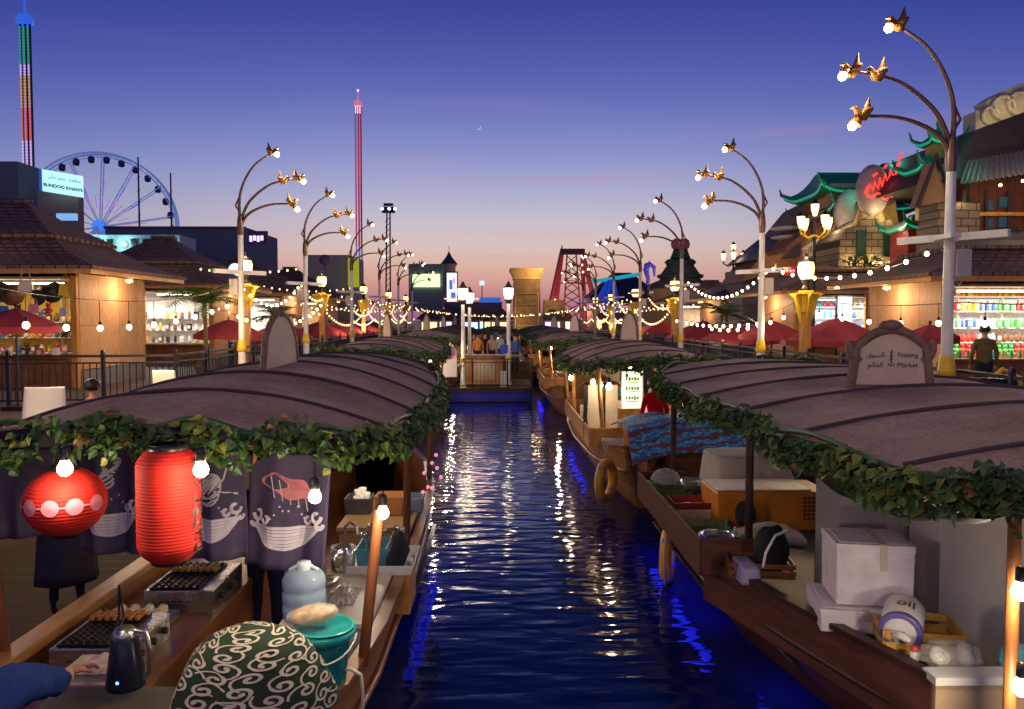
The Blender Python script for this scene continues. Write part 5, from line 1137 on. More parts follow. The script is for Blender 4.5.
mb = MB(); bgp = Vector((-1.2, 6.1, .955)); mb.grid(lambda u, v: bgp + Vector(((u - .5) * .24, (v - .5) * .4, .09 * math.sin(u * math.pi) * math.sin(v * math.pi) + .03 * noise.noise(Vector((u * 9, v * 9, 3))))), 26, 26)
tag(mb.build('crumpled_wrap', mat('silver_wrap', (.7, .66, .6), .2, metal=.5, var=.3, scale=30, bump=.8)), 'crumpled shiny wrap lying on the white chest behind the water bottle', 'wrap')
k = 0
for (x, y, sx, sy, h, nm, col, lab) in ((-1.5, 8.6, .28, .3, .17, 'produce_tub', (.10, .1, .11), 'dark tub at the left end of the rear counter'), (-1.16, 8.55, .3, .3, .2, 'sauce_tub', (.62, .28, .1), 'orange topped clear tub in the middle of the rear counter'), (-.92, 8.7, .2, .3, .15, 'small_tub', (.2, .28, .4), 'bluish tub right on the rear counter')):
    bin_('plastic_tub', lab, (x, y, 1.01), sx, sy, h, mat('tub_' + nm, col, .35, trans=.2))
for j in range(5): lp('white_cup', 'stacked white cup in the dark tub of the rear counter', (-1.52 + .05 * (j % 3), 8.58 + .06 * (j // 3), 1.1 + .02 * j), [(.001, 0), (.03, 0), (.04, .08), (.042, .08), (.03, -.003)], WHITE)['group'] = 'white cups on the rear counter'
mb = MB(); mb.tube([(-.9, 6.7, .93), (-.88, 6.72, 1.02), (-.84, 6.8, 1.12), (-.86, 6.9, 1.2), (-.93, 7.0, 1.16)], [.03, .08, .085, .06, .02], 10); tag(mb.build('black_bag', DARKC), 'black cloth bag behind the pale blue bin', 'bag')
# little pink fairy lights by the right edge
t = thing('fairy_lights', 'strand of tiny pink lights hanging at the right edge of the garland', 'fairy lights', (-.6, 6.9, 2.15))
pts = [at(x, y, 6.9) for x, y in ((436, 455), (432, 463), (441, 477), (424, 473), (428, 487), (423, 492), (432, 488), (437, 468))]
mb = MB(); mb.tube(sorted(pts, key=lambda v: -v.z), .004, 4); mb.build('wire', WIRE, t)
for p in pts: mb = MB(); mb.sphere(p, .017, 8); mb.build('bulb', glow('pink_led', (1, .3, .45), .8), t)
# rope on the near end
mb = MB(); p = at(352, 678, 4.6); mb.tube([p + Vector(v) for v in ((-.06, 0, .05), (0, -.02, .06), (.05, 0, .02), (.06, .02, -.1), (.055, .02, -.3))], .011, 6); tag(mb.build('mooring_rope', mat('rope', (.55, .5, .42), .9)), 'pale rope looped over the bow of the lantern boat', 'rope')
# shopping: white chair backs on the dock
def chair(label, loc, rz):
    t = thing('white_chair', label, 'chair', loc, rz, 'white plastic chairs by the left railing')
    mb = MB(); mb.grid(lambda u, v: Vector(((u - .5) * .46 * (1 - .1 * v), .22 + .06 * v - .05 * math.cos((u - .5) * 3), .44 + .44 * v)), 8, 8); mb.build('backrest', WHITE, t, local=True, solid=.025)
    mb = MB(); mb.box((0, 0, .43), (.46, .44, .03)); mb.build('seat', WHITE, t, local=True, bevel=.01)
    for x in (-.2, .2):
        for y in (-.19, .19): mb = MB(); mb.tube([(x * 1.1, y * 1.1, 0), (x, y, .43)], .018, 6); mb.build('leg', WHITE, t, local=True)
    return t
c1 = at(38, 400, 12.6); c2 = at(174, 373, 16.6)
ch_ = chair('white chair, its back showing left of the dark-haired head', (c1.x, c1.y, .80), R_(12)); ch_.scale = (1.4, 1.2, 1.36); ch_ = chair('white chair, its back showing under the middle of the left railing', (c2.x, c2.y, 1.03), R_(165)); ch_.scale = (1.25, 1.2, 1.15)
mb = MB(); mb.box((c1.x, c1.y + .2, .6), (1.3, 1.3, .4)); mb.box((c2.x, c2.y + .2, .71), (1.3, 1.3, .64)); tag(mb.build('dock_step', DECK), kind='structure')
# ================================================================ near right boat contents
def foam(name, label, c, sx, sy, h, rz, lid=True):
    t = thing(name, label, 'foam box', c, rz, 'white foam boxes')
    mb = MB(); mb.box((0, 0, h * .45), (sx * .97, sy * .97, h * .9), taper=1.02); mb.build('body', FOAM, t, local=True, bevel=.012)
    mb = MB(); mb.box((sx * .1, 0, h * 1.018), (.05, sy * 1.0, .004)); mb.box((sx * .1, -sy * .503, h * .8), (.05, .004, h * .42)); mb.build('tape', mat('brown_tape', (.5, .42, .38), .3, var=.1), t, local=True)
    mb = MB(); mb.box((0, 0, h * .95), (sx, sy, h * .12)); mb.box((0, 0, h * 1.012), (sx * .86, sy * .84, .008)); mb.build('lid', FOAM, t, local=True, bevel=.01)
    return t
c = at(842, 622, 6.0)
foam('foam_box', 'flat white foam box underneath the tall one', (2.72, 6.05, .77), .55, .62, .17, R_(-12))
foam('foam_box', 'tall white foam box with a lid, on top of the flat one', (2.84, 6.05, .955), .56, .5, .46, R_(-10))
t = thing('grey_cabinet', 'tall grey and white cabinet behind the foam boxes', 'cabinet', (3.4, 5.9, .13))
mb = MB(); mb.box((3.44, 6.72, 1.03), (1.26, .5, 1.8)); mb.build('carcass', mat('cabinet_grey', (.27, .24, .28), .5, var=.06), t, bevel=.008)
mb = MB(); mb.prism([(3.36, 5.95), (4.15, 5.85), (4.15, 6.42), (3.36, 6.42)], .14, 1.86); mb.build('white_side', mat('cabinet_cream', (.6, .55, .48), .5, var=.06), t, bevel=.006)
# crate with oil container
def crate(label, c, sx, sy, h, rz, m):
    t = thing('wooden_crate', label, 'crate', c, rz)
    mb = MB(); mb.box((0, 0, .01), (sx, sy, .02)); mb.build('bottom', m, t, local=True)
    for s in (1, -1):
        mb = MB()
        for k in range(2): mb.box((s * sx / 2, 0, .05 + k * h * .5), (.018, sy, h * .36)); mb.box((0, s * sy / 2, .05 + k * h * .5), (sx - .02, .018, h * .36))
        mb.build('slatted_sides', m, t, local=True, bevel=.003)
    return t
CRATEW = mat('crate_wood', (.6, .33, .06), .6, var=.3, stretch=(1, 6, 6), bump=.2)
crate('yellow wooden crate with the oil container in it', (2.98, 5.55, .78), .52, .42, .16, R_(-14), CRATEW)
crate('dark wooden tray below the black bags', (2.36, 7.1, .80), .55, .36, .12, R_(-8), WOOD)
p = Vector((2.86, 5.52, .96)); t = thing('oil_container', 'white oil container lying on its side with a purple cap, in the crate', 'oil container', p)
Tc = Matrix.Rotation(R_(-75), 4, 'Z') @ Matrix.Rotation(R_(78), 4, 'X')
Tc = frame_T((0, 0, 0), (0, .3, 1), (.98, -.1, .1)) ; Tc = Matrix.Rotation(R_(58), 4, 'Z') @ Matrix.Rotation(R_(80), 4, 'Y')
mb = MB(); mb.lathe([(.001, .0), (.12, .0), (.135, .015), (.138, .3), (.125, .32), (.001, .32)], p - Tc.to_3x3() @ Vector((0, 0, .16)), 30, T=Tc); mb.build('tin', mat('tin_white', (.75, .72, .74), .3, var=.04), t)
mb = MB(); mb.lathe([(.105, -.006), (.136, -.012), (.142, 0), (.142, .03), (.137, .032)], p - Tc.to_3x3() @ Vector((0, 0, .16)), 30, T=Tc); mb.build('rim', mat('tin_rim_violet', (.16, .12, .4), .3, var=0), t)
mb = MB()
for txt, da, zz, sz in (('oil', -.35, .17, .13),):
    vs, fs = text_geo(txt, sz, 0, .002); vv2 = []
    for x, y, z in vs:
        a = R_(-150) + (x) / .139 + da; vv2.append(Tc.to_3x3() @ Vector((math.cos(a) * .1395, math.sin(a) * .1395, zz + y - .16)) + p)
    mb.add(vv2, fs)
mb.build('lettering', mat('brown_ink', (.2, .06, .03), .5, var=0), t)
mb = MB(); bc = Vector((2.98, 5.12, .88)); 
def bagf(u, v):
    a = u * 2 * math.pi; s = math.sin(v * math.pi) ** .6; n = 1 + .22 * noise.noise(Vector((math.cos(a) * 2, math.sin(a) * 2, v * 4)) * 1.7)
    return bc + Vector((math.cos(a) * .2 * s * n, math.sin(a) * .12 * s * n, -math.cos(v * math.pi) * .085 * n))
mb.grid(bagf, 36, 22); t = thing('plastic_bag', 'crumpled clear bag with white contents lying behind the front panel', 'plastic bag', bc); mb.build('bag', BAG, t)
mb = MB()
for k in range(7): mb.sphere(bc + Vector((rnd(-.12, .12), rnd(-.05, .05), rnd(-.03, .03))), .05, 8)
mb.build('contents', mat('white_packing', (.8, .78, .7), .6), t)
mb = MB(); p = Vector((2.77, 5.36, .85)); mb.tube([p + Vector((.0, .04, .0)), p + Vector((-.03, .02, .07)), p + Vector((-.01, -.03, .08)), p + Vector((.03, -.06, .05))], [.022, .03, .03, .02], 10)
tag(mb.build('handle_jug', WHITE), 'small white jug handle poking up left of the bag', 'jug')
t = thing('squeeze_bottle', 'small white bottle with a red cap beside the clear bag', 'bottle', (2.78, 5.2, .82)); mb = MB(); mb.lathe([(.001, 0), (.03, 0), (.03, .05), (.02, .06)], (2.78, 5.2, .82), 14); mb.build('body', WHITE, t); mb = MB(); mb.lathe([(.024, .058), (.026, .09), (.001, .092)], (2.78, 5.2, .82), 14); mb.build('cap', GOODC[0], t)
mb = MB(); bb = Vector((3.35, 5.02, .90)); mb.grid(lambda u, v: bb + Vector((math.cos(u * 6.283) * .11 * math.sin(v * math.pi) ** .6, math.sin(u * 6.283) * .08 * math.sin(v * math.pi) ** .6, -math.cos(v * math.pi) * .1 * (1 + .2 * noise.noise(Vector((u * 5, v * 5, 0)))))), 22, 14)
tag(mb.build('blue_bundle', mat('blue_net', (.1, .3, .38), .6, var=.3, scale=40, bump=.8)), 'teal blue net bundle at the right end of the front panel', 'bundle')
for (px, py, Y, n, pw) in ((1020, 592, 4.15, 'upper bulb on the honey coloured post at the right edge', 24), (1021, 688, 4.1, 'lower bulb on the honey coloured post at the right edge', 24)): hbulb(n, at(px, py, Y), .12, .045, pw, 'bulbs on the right edge post')
# orange cooler, white covered box, trays
t = thing('orange_cooler', 'long orange plastic cooler with a grille at its right end', 'cooler', (3.15, 8.9, .8))
y_ = 8.55
mb = MB(); mb.box((3.0, y_ + .35, 1.0), (1.25, .7, .42)); mb.build('body', ORANGE, t, bevel=.02)
mb = MB(); mb.box((2.9, y_ + .35, 1.22), (1.04, .62, .02)); mb.build('lid', mat('cooler_lid_pale', (.62, .45, .3), .4), t, bevel=.01)
mb = MB()
for a in range(6):
    for b_ in range(6): mb.box((3.33 + a * .045, y_ - .003, .92 + b_ * .045), (.03, .006, .028))
mb.build('grille', mat('grille_dark', (.16, .05, .02), .6, var=0), t)
mb = MB()
def drape(cx, cy, z0, z1, sx, sy, seed, amp=.02):
    def f(u, v):
        a = u * 2 * math.pi; c_, s_ = math.cos(a), math.sin(a); q = (abs(c_) ** 5 + abs(s_) ** 5) ** -.2
        if v < .45: k = v / .45; return Vector((cx + c_ * q * sx / 2 * k, cy + s_ * q * sy / 2 * k, z1 - .02 * k ** 4 + amp * .8 * noise.noise(Vector((c_ * k * 3, s_ * k * 3, seed)))))
        k = (v - .45) / .55; e = 1 + .05 * k + amp * 3 * k * math.sin(a * 17 + seed); return Vector((cx + c_ * q * sx / 2 * e, cy + s_ * q * sy / 2 * e, z1 - .02 - (z1 - z0) * k))
    return f
mb.grid(drape(3.15, 10.0, 1.0, 1.42, 1.0, .8, 3), 90, 24); tag(mb.build('white_cover', mat('white_cloth', (.62, .57, .46), .8, var=.1, bump=.3)), 'white pleated cloth covering a box behind the orange cooler', 'cloth')
mb = MB(); mb.box((3.15, 10.0, 1.08), (.85, .65, .6)); tag(mb.build('covered_box', CREAM), 'box hidden beneath the white pleated cloth', 'box')
mb = MB(); mb.grid(lambda u, v: Vector((3.15 + u * .75, 9.75 + v * .5, 1.45 + .06 * noise.noise(Vector((u * 6, v * 6, 9))) - .08 * (2 * u - 1) ** 2)), 24, 18); tag(mb.build('foil_sheet', mat('foil', (.6, .58, .5), .25, metal=.6, var=.3, bump=.6)), 'crinkled foil sheet thrown over the white cloth', 'foil')
CARP = bpy.data.materials.new('patterned_blue_textile'); CARP.use_nodes = True; nt = CARP.node_tree; N = nt.nodes; L = nt.links; b = N['Principled BSDF']; b.inputs['Roughness'].default_value = .85
tc = N.new('ShaderNodeTexCoord'); mp = N.new('ShaderNodeMapping'); mp.inputs['Rotation'].default_value = (.3, .2, .5); vo = N.new('ShaderNodeTexVoronoi'); vo.inputs['Scale'].default_value = 15
L.new(tc.outputs['Object'], mp.inputs[0]); L.new(mp.outputs[0], vo.inputs['Vector']); wv = N.new('ShaderNodeTexWave'); wv.bands_direction = 'Z'; wv.inputs['Scale'].default_value = 2.2; wv.inputs['Distortion'].default_value = 5; wv.inputs['Detail Scale'].default_value = 2; L.new(mp.outputs[0], wv.inputs['Vector'])
r1 = N.new('ShaderNodeValToRGB'); r1.color_ramp.interpolation = 'CONSTANT'; e = r1.color_ramp.elements; e[0].color = (.75, .72, .65, 1); e[1].position = .16; e[1].color = (.02, .22, .42, 1); q = e.new(.42); q.color = (.05, .4, .6, 1); q = e.new(.52); q.color = (.015, .1, .3, 1); L.new(vo.outputs['Distance'], r1.inputs['Fac'])
r2 = N.new('ShaderNodeValToRGB'); r2.color_ramp.interpolation = 'CONSTANT'; e = r2.color_ramp.elements; e[0].color = (0, 0, 0, 1); e[1].position = .72; e[1].color = (1, 1, 1, 1); L.new(wv.outputs['Fac'], r2.inputs['Fac'])
mx = N.new('ShaderNodeMix'); mx.data_type = 'RGBA'; L.new(r2.outputs[0], mx.inputs['Factor']); L.new(r1.outputs[0], mx.inputs['A']); mx.inputs['B'].default_value = (.14, .02, .03, 1); L.new(mx.outputs['Result'], b.inputs['Base Color'])
mb = MB()
def carp(u, v):
    x = 2.0 + 2.3 * u; y = 11.6 + 2.5 * v
    z = 1.38 + .16 * math.sin(v * math.pi) + .06 * noise.noise(Vector((u * 4, v * 4, 5))) - .35 * max(0, .25 - u) * 2 - .95 * max(0, .28 - v) - .25 * max(0, u - .55)
    return Vector((x - .12 * max(0, .25 - v), y, z))
mb.grid(carp, 50, 50); tag(mb.build('patterned_textile', CARP, solid=.02), 'blue and maroon patterned textile draped between the two right boats', 'textile')
mb = MB(); mb.box((3.2, 12.9, .95), (1.9, 1.9, .55)); tag(mb.build('textile_table', WOOD), 'low table carrying the blue patterned textile', 'table')
# trays and glasses in the long display box
bx = 2.18
bin_('basket', 'green tinted basket at the far end of the long display box', (bx, 10.0, .77), .46, .6, .22, GLASSG)
bin_('basket', 'green tinted basket at the near end of the long display box', (bx + .02, 8.15, .77), .44, .7, .16, GLASSG)
bin_('serving_tray', 'maroon red tray in the middle of the long display box', (bx + .02, 9.0, .97), .48, .42, .07, mat('maroon_tray', (.28, .03, .03), .35))
mb = MB(); mb.box((bx, 9.0, .86), (.4, .36, .2)); tag(mb.build('cardboard_box', CREAM), 'small box under the maroon tray', 'box')
mb = MB(); mb.grid(lambda u, v: Vector((bx - .03 + math.cos(u * 6.283) * .2 * math.sin(v * 1.57), 10.15 + math.sin(u * 6.283) * .2 * math.sin(v * 1.57), 1.0 + .17 * math.cos(v * 1.57) + .02 * noise.noise(Vector((u * 9, v * 9, 2))))), 24, 12); tag(mb.build('wrapped_bowl', BAG), 'white dome of thin plastic over a bowl at the far end of the display box', 'bowl')
lp('glass_pot', 'round glass pot beside the green basket', (bx + .2, 9.75, .98), [(.001, 0), (.11, 0), (.125, .04), (.125, .14), (.13, .14), (.128, .0), (.001, -.005)], mat('smoky_glass', (.25, .3, .25), .1, var=0, trans=.7))
lp('glass_pot', 'wide smoky pot with a steel rim near the close end of the display box', (bx - .04, 7.72, .83), [(.001, 0), (.14, 0), (.16, .04), (.16, .15), (.17, .155), (.16, .02)], mat('smoky_glass', (.25, .3, .25), .1, var=0, trans=.7))
for j in range(9):
    t = lp('drinking_glass', 'small glass standing in the long display box', (bx + rnd(-.18, .2), 7.6 + j * .3, .77), [(.001, 0), (.028, 0), (.036, .1), (.038, .1), (.03, -.003)], CLEAR); t['group'] = 'glasses in the display box'
for j in range(7):
    lp('sauce_bottle', 'small green sauce bottle in the long display box', (bx + .22 + rnd(-.02, .02), 7.5 + j * .27, .77), [(.001, 0), (.03, 0), (.03, .12), (.012, .16), (.012, .2), (.001, .2)], GOODC[2] if j % 2 else GOODC[4])['group'] = 'sauce bottles in the display box'
c = Vector((2.2, 7.0, .86)); mb = MB(); mb.box(c, (.2, .42, .16), taper=.8); tag(mb.build('lilac_bag', mat('lilac_plastic', (.3, .26, .5), .4, var=.15), bevel=.03), 'lilac box-shaped bag at the inner end of the dark gunwale', 'bag')
mb = MB(); mb.grid(lambda u, v: Vector((2.42 + .62 * u, 7.75 + .45 * v, .86 + .12 * math.sin(v * 3.1) * math.sin(u * 3) + .02 * noise.noise(Vector((u * 7, v * 7, 0))))), 20, 14); tag(mb.build('white_sack', mat('sack_white', (.6, .55, .45), .6, var=.12), solid=.1), 'rounded white sack below the orange cooler', 'sack')
for j, (x, y, z, s) in enumerate(((2.46, 7.08, 1.02, .19), (2.62, 8.35, 1.02, .13))):
    mb = MB(); cx_ = Vector((x, y, z)); mb.grid(lambda u, v: cx_ + Vector((math.cos(u * 6.283) * s * .8 * math.sin(v * 3.14) ** .7, math.sin(u * 6.283) * s * math.sin(v * 3.14) ** .7, -math.cos(v * 3.14) * s * (1 + .25 * noise.noise(Vector((math.cos(u * 6.28) * 2, math.sin(u * 6.28) * 2, v * 3)))))), 26, 16)
    tag(mb.build('black_bag', DARKC), ['large black bag in the tray left of the tall foam box', 'small black bag beside the brown post'][j], 'bag')
mb = MB(); mb.tube([(2.32, 6.88, .92), (2.34, 6.87, 1.05), (2.42, 6.87, 1.2), (2.54, 6.9, 1.24)], .012, 6); tag(mb.build('bag_strap', WHITE), 'white strap curving over the large black bag', 'strap')
# second right boat: contents
for (px, py, Y, sx, sy, h, lab) in ((592, 399, 14.6, .32, .4, .12, 'low white carton in the display box of the lifebuoy boat'), (612, 404, 14.2, .4, .3, .1, 'white carton nearest the end of the display box')):
    p = at(px, py, Y); mb = MB(); mb.box((min(max(p.x, 1.8), 2.05), Y, .9), (sx, sy, .14)); tag(mb.build('carton', WHITE, bevel=.01), lab, 'carton')
t = thing('menu_board', 'white menu board with green writing glowing in the lifebuoy boat', 'menu board', (at(632, 388, 14.2))); p = at(632, 390, 14.2)
mb = MB(); mb.box(p, (.36, .04, .66)); mb.build('board', glow('menu_glow', (.95, 1, .75), .85), t); mb = MB(); mb.tube([p + Vector(v) for v in ((-.19, -.02, -.34), (-.19, -.02, .34), (.19, -.02, .34), (.19, -.02, -.34))], .014, 4); mb.build('frame', WHITE, t)
mb = MB()
for k in range(3): 
    for j in range(5): mb.box(p + Vector((-.1 + .05 * j, -.025, .2 - .17 * k)), (.03, .006, .045 + .02 * ((j + k) % 2)))
    mb.box(p + Vector((0, -.025, .14 - .17 * k)), (.2, .006, .012))
mb.build('writing', mat('menu_green', (.15, .35, .05), .5, var=0), t)
for (px, w_, m, lab) in ((598, .3, CREAM, 'left tall cream board standing in the lifebuoy boat'), (614, .22, CREAM, 'right tall cream board standing in the lifebuoy boat')):
    p = at(px, 400, 14.6); mb = MB(); mb.box((p.x, 14.9, 1.35), (w_, .03, 1.0)); mb.box((p.x - w_ / 2 - .05, 14.9, 1.35), (.07, .05, 1.0), 1); tag(mb.build('tall_board', [m, BLACK]), lab, 'board')
person('person in a bright red shirt bending in the lifebuoy boat', (at(656, 400, 13.3).x, 13.25, .52), R_(185), cloth('red_shirt', (.5, .006, .01)), cloth('dark_trousers', (.02, .02, .03)), H=1.55, lean=.3)
for j in range(10):
    mb = MB(); x, y, z = 2.6 + rnd(0, 1.4), 15.2 + .35 * j, rnd(1.2, 1.75); mb.box((x, y, z), (.16, .05, .22)); o = tag(mb.build('souvenir_card', GOODC[[1, 6, 4, 5, 1, 0, 9, 1, 6, 4][j]]), 'coloured souvenir hanging inside the lifebuoy boat', 'souvenir', 'souvenirs inside the lifebuoy boat')
for j in range(6): put('box' if j % 2 else 'jar', [4, 1, 4, 6, 0, 4][j], (1.95, 15.6 + j * .5, .86), 'in the display box of the lifebuoy boat', 'goods in the lifebuoy boat display box', 0, 1.3)
# ================================================================ landing stage
t = thing('landing_stage', 'wooden landing stage with a thin railing across the end of the open water', 'landing stage', (-.2, 30, 0))
mb = MB(); mb.box((-.3, 31.5, .46), (3.2, 4.6, .12)); mb.build('deck', DECK, t)
mb = MB(); mb.box((-.3, 29.22, .24), (3.1, .06, .42)); mb.build('skirt', mat('skirt_blue', (.03, .03, .09), .5), t)
for x in (-1.85, -.95, .35, 1.25): mb = MB(); mb.box((x, 29.35, 1.06), (.05, .05, 1.1)); mb.build('post', BLKM, t)
mb = MB()
for z in (1.6, 1.48, .62): mb.box((-.3, 29.35, z), (3.1, .04, .035))
mb.build('rail', BLKM, t); mb = MB()
for k in range(22): mb.box((-1.75 + k * .138, 29.35, 1.05), (.014, .014, .85))
mb.build('bars', BLKM, t)
def white_lamp(label, loc, h, s=1):
    t = thing('globe_lamp', label, 'lamp post', loc, group='white lamp posts on the landing stage')
    mb = MB(); mb.lathe([(.12, 0), (.12, .1), (.09, .2), (.075, h * .35), (.07, h - .15)], n=12); mb.build('pole', POLE, t, local=True)
    mb = MB(); mb.lathe([(.09, h * .30), (.12, h * .32), (.09, h * .35)], n=12); mb.build('collar', YEL, t, local=True)
    mb = MB(); mb.lathe([(.06, h - .2), (.14, h - .05), (.14, h)], n=8, smooth=False); mb.build('lantern_base', BLKM, t, local=True); mb = MB(); mb.lathe([(.2, h + .42), (.1, h + .52), (.02, h + .68), (.001, h + .7)], n=8, smooth=False); mb.build('lantern_cap', BLKM, t, local=True)
    mb = MB(); mb.lathe([(.13, h), (.19, h + .2), (.19, h + .42)], n=8, smooth=False); mb.build('glass', LAMPW, t, local=True)
    point(t, Vector(loc) + Vector((0, 0, h + .9)), 6, WARMW, .15); point(t, Vector(loc) + Vector((0, -.4, h)), 14, WARMW, .1)
for i, (px, Y, h, lab) in enumerate(((463, 29.6, 3.25, 'left white lamp post at the landing stage railing'), (469.5, 33.4, 3.2, 'white lamp post just behind the left one'), (508.5, 30.5, 3.3, 'white lamp post right of the landing stage middle'))):
    p = at(px, 330, Y); white_lamp(lab, (p.x, Y, .52), h)
t = thing('ticket_booth', 'low wooden booth with a pale framed panel on the landing stage', 'booth', (-.35, 31.6, .5))
mb = MB(); mb.box((-.55, 31.6, 1.05), (1.5, 1.0, 1.05)); mb.build('body', WOODL, t); mb = MB(); mb.box((-.52, 31.08, 1.05), (.82, .04, .75)); mb.build('panel', CREAM, t)
mb = MB(); mb.tube([(-.92, 31.05, .72), (-.12, 31.05, .72), (-.12, 31.05, 1.38), (-.92, 31.05, 1.38)], .02, 4, closed=True); mb.tube([(-.8, 31.05, .82), (-.24, 31.05, .82), (-.24, 31.05, 1.28), (-.8, 31.05, 1.28)], .008, 4, closed=True); mb.build('frame', GOLD, t)
mb = MB(); mb.box((-.4, 31.6, 1.62), (2.4, 1.2, .06)); mb.build('counter_top', WOOD, t)
p = at(504, 349, 29.9); mb = MB(); mb.box(p, (.3, .03, .32)); tag(mb.build('blue_sign', mat('sign_blue', (.03, .06, .5), .4, var=0)), 'small blue square sign on the landing stage lamp post', 'sign')
p = at(504, 379, 29.9); mb = MB(); mb.box(p, (.28, .03, .6)); tag(mb.build('notice_board', WHITE), 'narrow pale notice below the small blue sign', 'notice')
t = thing('pink_display', 'rounded grey display board with a pink round picture near the landing stage', 'display', (-1.65, 23.6, .8)); p = at(450, 360, 23.6)
mb = MB(); T = frame_T(p, (1, 0, 0), (0, 0, 1)); mb.prism([(-.2, -.5), (.2, -.5), (.2, .25), (.14, .4), (0, .46), (-.14, .4), (-.2, .25)], -.03, .03, T=T); mb.build('board', GREYC, t)
mb = MB(); mb.lathe([(.001, .034), (.13, .034), (.14, .03)], p + Vector((0, 0, .15)), 20, T=Matrix.Rotation(R_(90), 4, 'X')); mb.build('picture', mat('hot_pink', (.8, .05, .3), .5), t)
PL = [cloth('rust', (.45, .15, .05)), cloth('black_shirt', (.025, .022, .03)), cloth('tan', (.5, .35, .2)), cloth('white_top', (.6, .58, .55)), cloth('maroon', (.25, .04, .05)), cloth('blue_top', (.06, .12, .35))]
dt = cloth('dark_trousers', (.02, .02, .03))
for i, (px, py, Y, nm) in enumerate(((478, 347, 36, 'person in a rust top, leftmost of the group behind the booth'), (485, 345, 37.5, 'person in black in the group behind the booth'), (492, 347, 36.5, 'person in tan in the group behind the booth'), (500, 346, 38, 'person in a white top at the right of the group behind the booth'), (474, 345, 38, 'person in maroon behind the leftmost of the group'), (515, 352, 34, 'person in blue standing in the passage right of the booth'))):
    p = at(px, py, Y); person(nm, (p.x, Y, .72), rnd(-.6, .6), PL[i], dt, H=1.65)
mb = MB(); mb.box((-.3, 38.5, .4), (3.6, 7.5, .62)); mb.box((-.3, 35.6, .92), (3.4, .5, .5)); tag(mb.build('pontoon', DECK), kind='structure')
for i, (side, y, col, nm) in enumerate(((1, 19.0, cloth('olive', (.14, .1, .045)), 'man in an olive shirt standing with his back turned at the bright right stall'), (-1, 20.0, PL[1], 'shopper in black by the hat stall counter'), (-1, 31, PL[3], 'shopper in white at the second left stall'), (1, 28.6, PL[5], 'shopper in blue at the cold lit right stall'), (1, 37, PL[4], 'walker in maroon on the right bank'), (-1, 40, PL[2], 'walker in tan on the left bank'), (-1, 47, PL[1], 'walker in black far down the left bank'), (1, 46, PL[3], 'walker in white far down the right bank'))):
    if i == 0: q = at(985, 330, 16.8); person(nm, (q.x, 16.8, 1.2), math.pi * .9, col, dt, H=1.72)
    else: person(nm, (side * rnd(9, 10.3) if i != 1 else -13.2, y, 1.2), rnd(0, 6.28), col, dt, H=1.7, pose='walk' if i > 3 else 'stand')
# moped like yellow cart next to the man
q = at(1000, 372, 15.4); t = thing('hand_cart', 'cart with a yellow curved frame and dark basket right of the man in olive', 'cart', (q.x, 15.4, 1.2))
mb = MB(); mb.tube([(q.x - .25, 15.4, 1.35), (q.x - .2, 15.4, 1.9), (q.x + .05, 15.4, 2.1), (q.x + .35, 15.4, 1.95), (q.x + .5, 15.4, 1.5), (q.x + .52, 15.4, 1.22)], .05, 8); mb.build('frame', YEL, t)
mb = MB(); mb.box((q.x - .1, 15.5, 1.75), (.7, .5, .35)); mb.build('basket', BLKM, t)
for x in (-.3, .4): mb = MB(); mb.tube([Vector((q.x + x + .15 * math.cos(a), 15.3, 1.37 + .15 * math.sin(a))) for a in [k * math.pi / 8 for k in range(16)]], .025, 6, closed=True); mb.build('wheel', BLACK, t)
# ================================================================ gate, towers, far left
def P3(px, py, Y): return at(px, py, Y)
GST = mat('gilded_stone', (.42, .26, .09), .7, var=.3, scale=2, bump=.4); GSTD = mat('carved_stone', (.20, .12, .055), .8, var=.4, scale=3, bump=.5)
Y = 76; x0, x1 = P3(513, 300, Y).x, P3(540, 300, Y).x; zt = P3(525, 269, Y).z; cx = (x0 + x1) / 2; wd = x1 - x0
t = thing('stone_pylon', 'golden lit stone pylon with a flared cornice closing the canal view', 'monument', (cx, Y, 1.2))
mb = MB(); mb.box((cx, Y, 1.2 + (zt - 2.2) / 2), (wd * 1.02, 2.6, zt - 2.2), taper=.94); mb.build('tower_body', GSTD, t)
mb = MB(); H0 = zt - 1.0
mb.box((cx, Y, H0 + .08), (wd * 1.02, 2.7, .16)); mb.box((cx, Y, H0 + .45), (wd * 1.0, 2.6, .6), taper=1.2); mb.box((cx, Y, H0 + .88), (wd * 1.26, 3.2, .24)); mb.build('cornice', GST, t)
mb = MB(); 
for k in range(4): mb.box((cx, Y - 1.3, 2.4 + k * 1.0), (wd * .7, .1, .06))
mb.box((cx - wd * .42, Y - 1.28, 3.5), (.1, .1, 4)); mb.box((cx + wd * .42, Y - 1.28, 3.5), (.1, .1, 4)); mb.build('relief', GST, t)
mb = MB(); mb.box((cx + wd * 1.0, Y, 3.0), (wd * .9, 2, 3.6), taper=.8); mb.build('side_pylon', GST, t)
point(t, (cx - 1, Y - 3.2, 2.5), 170, WARM, .4); point(t, (cx + 1, Y - 3, 7.2), 330, WARM, .4)
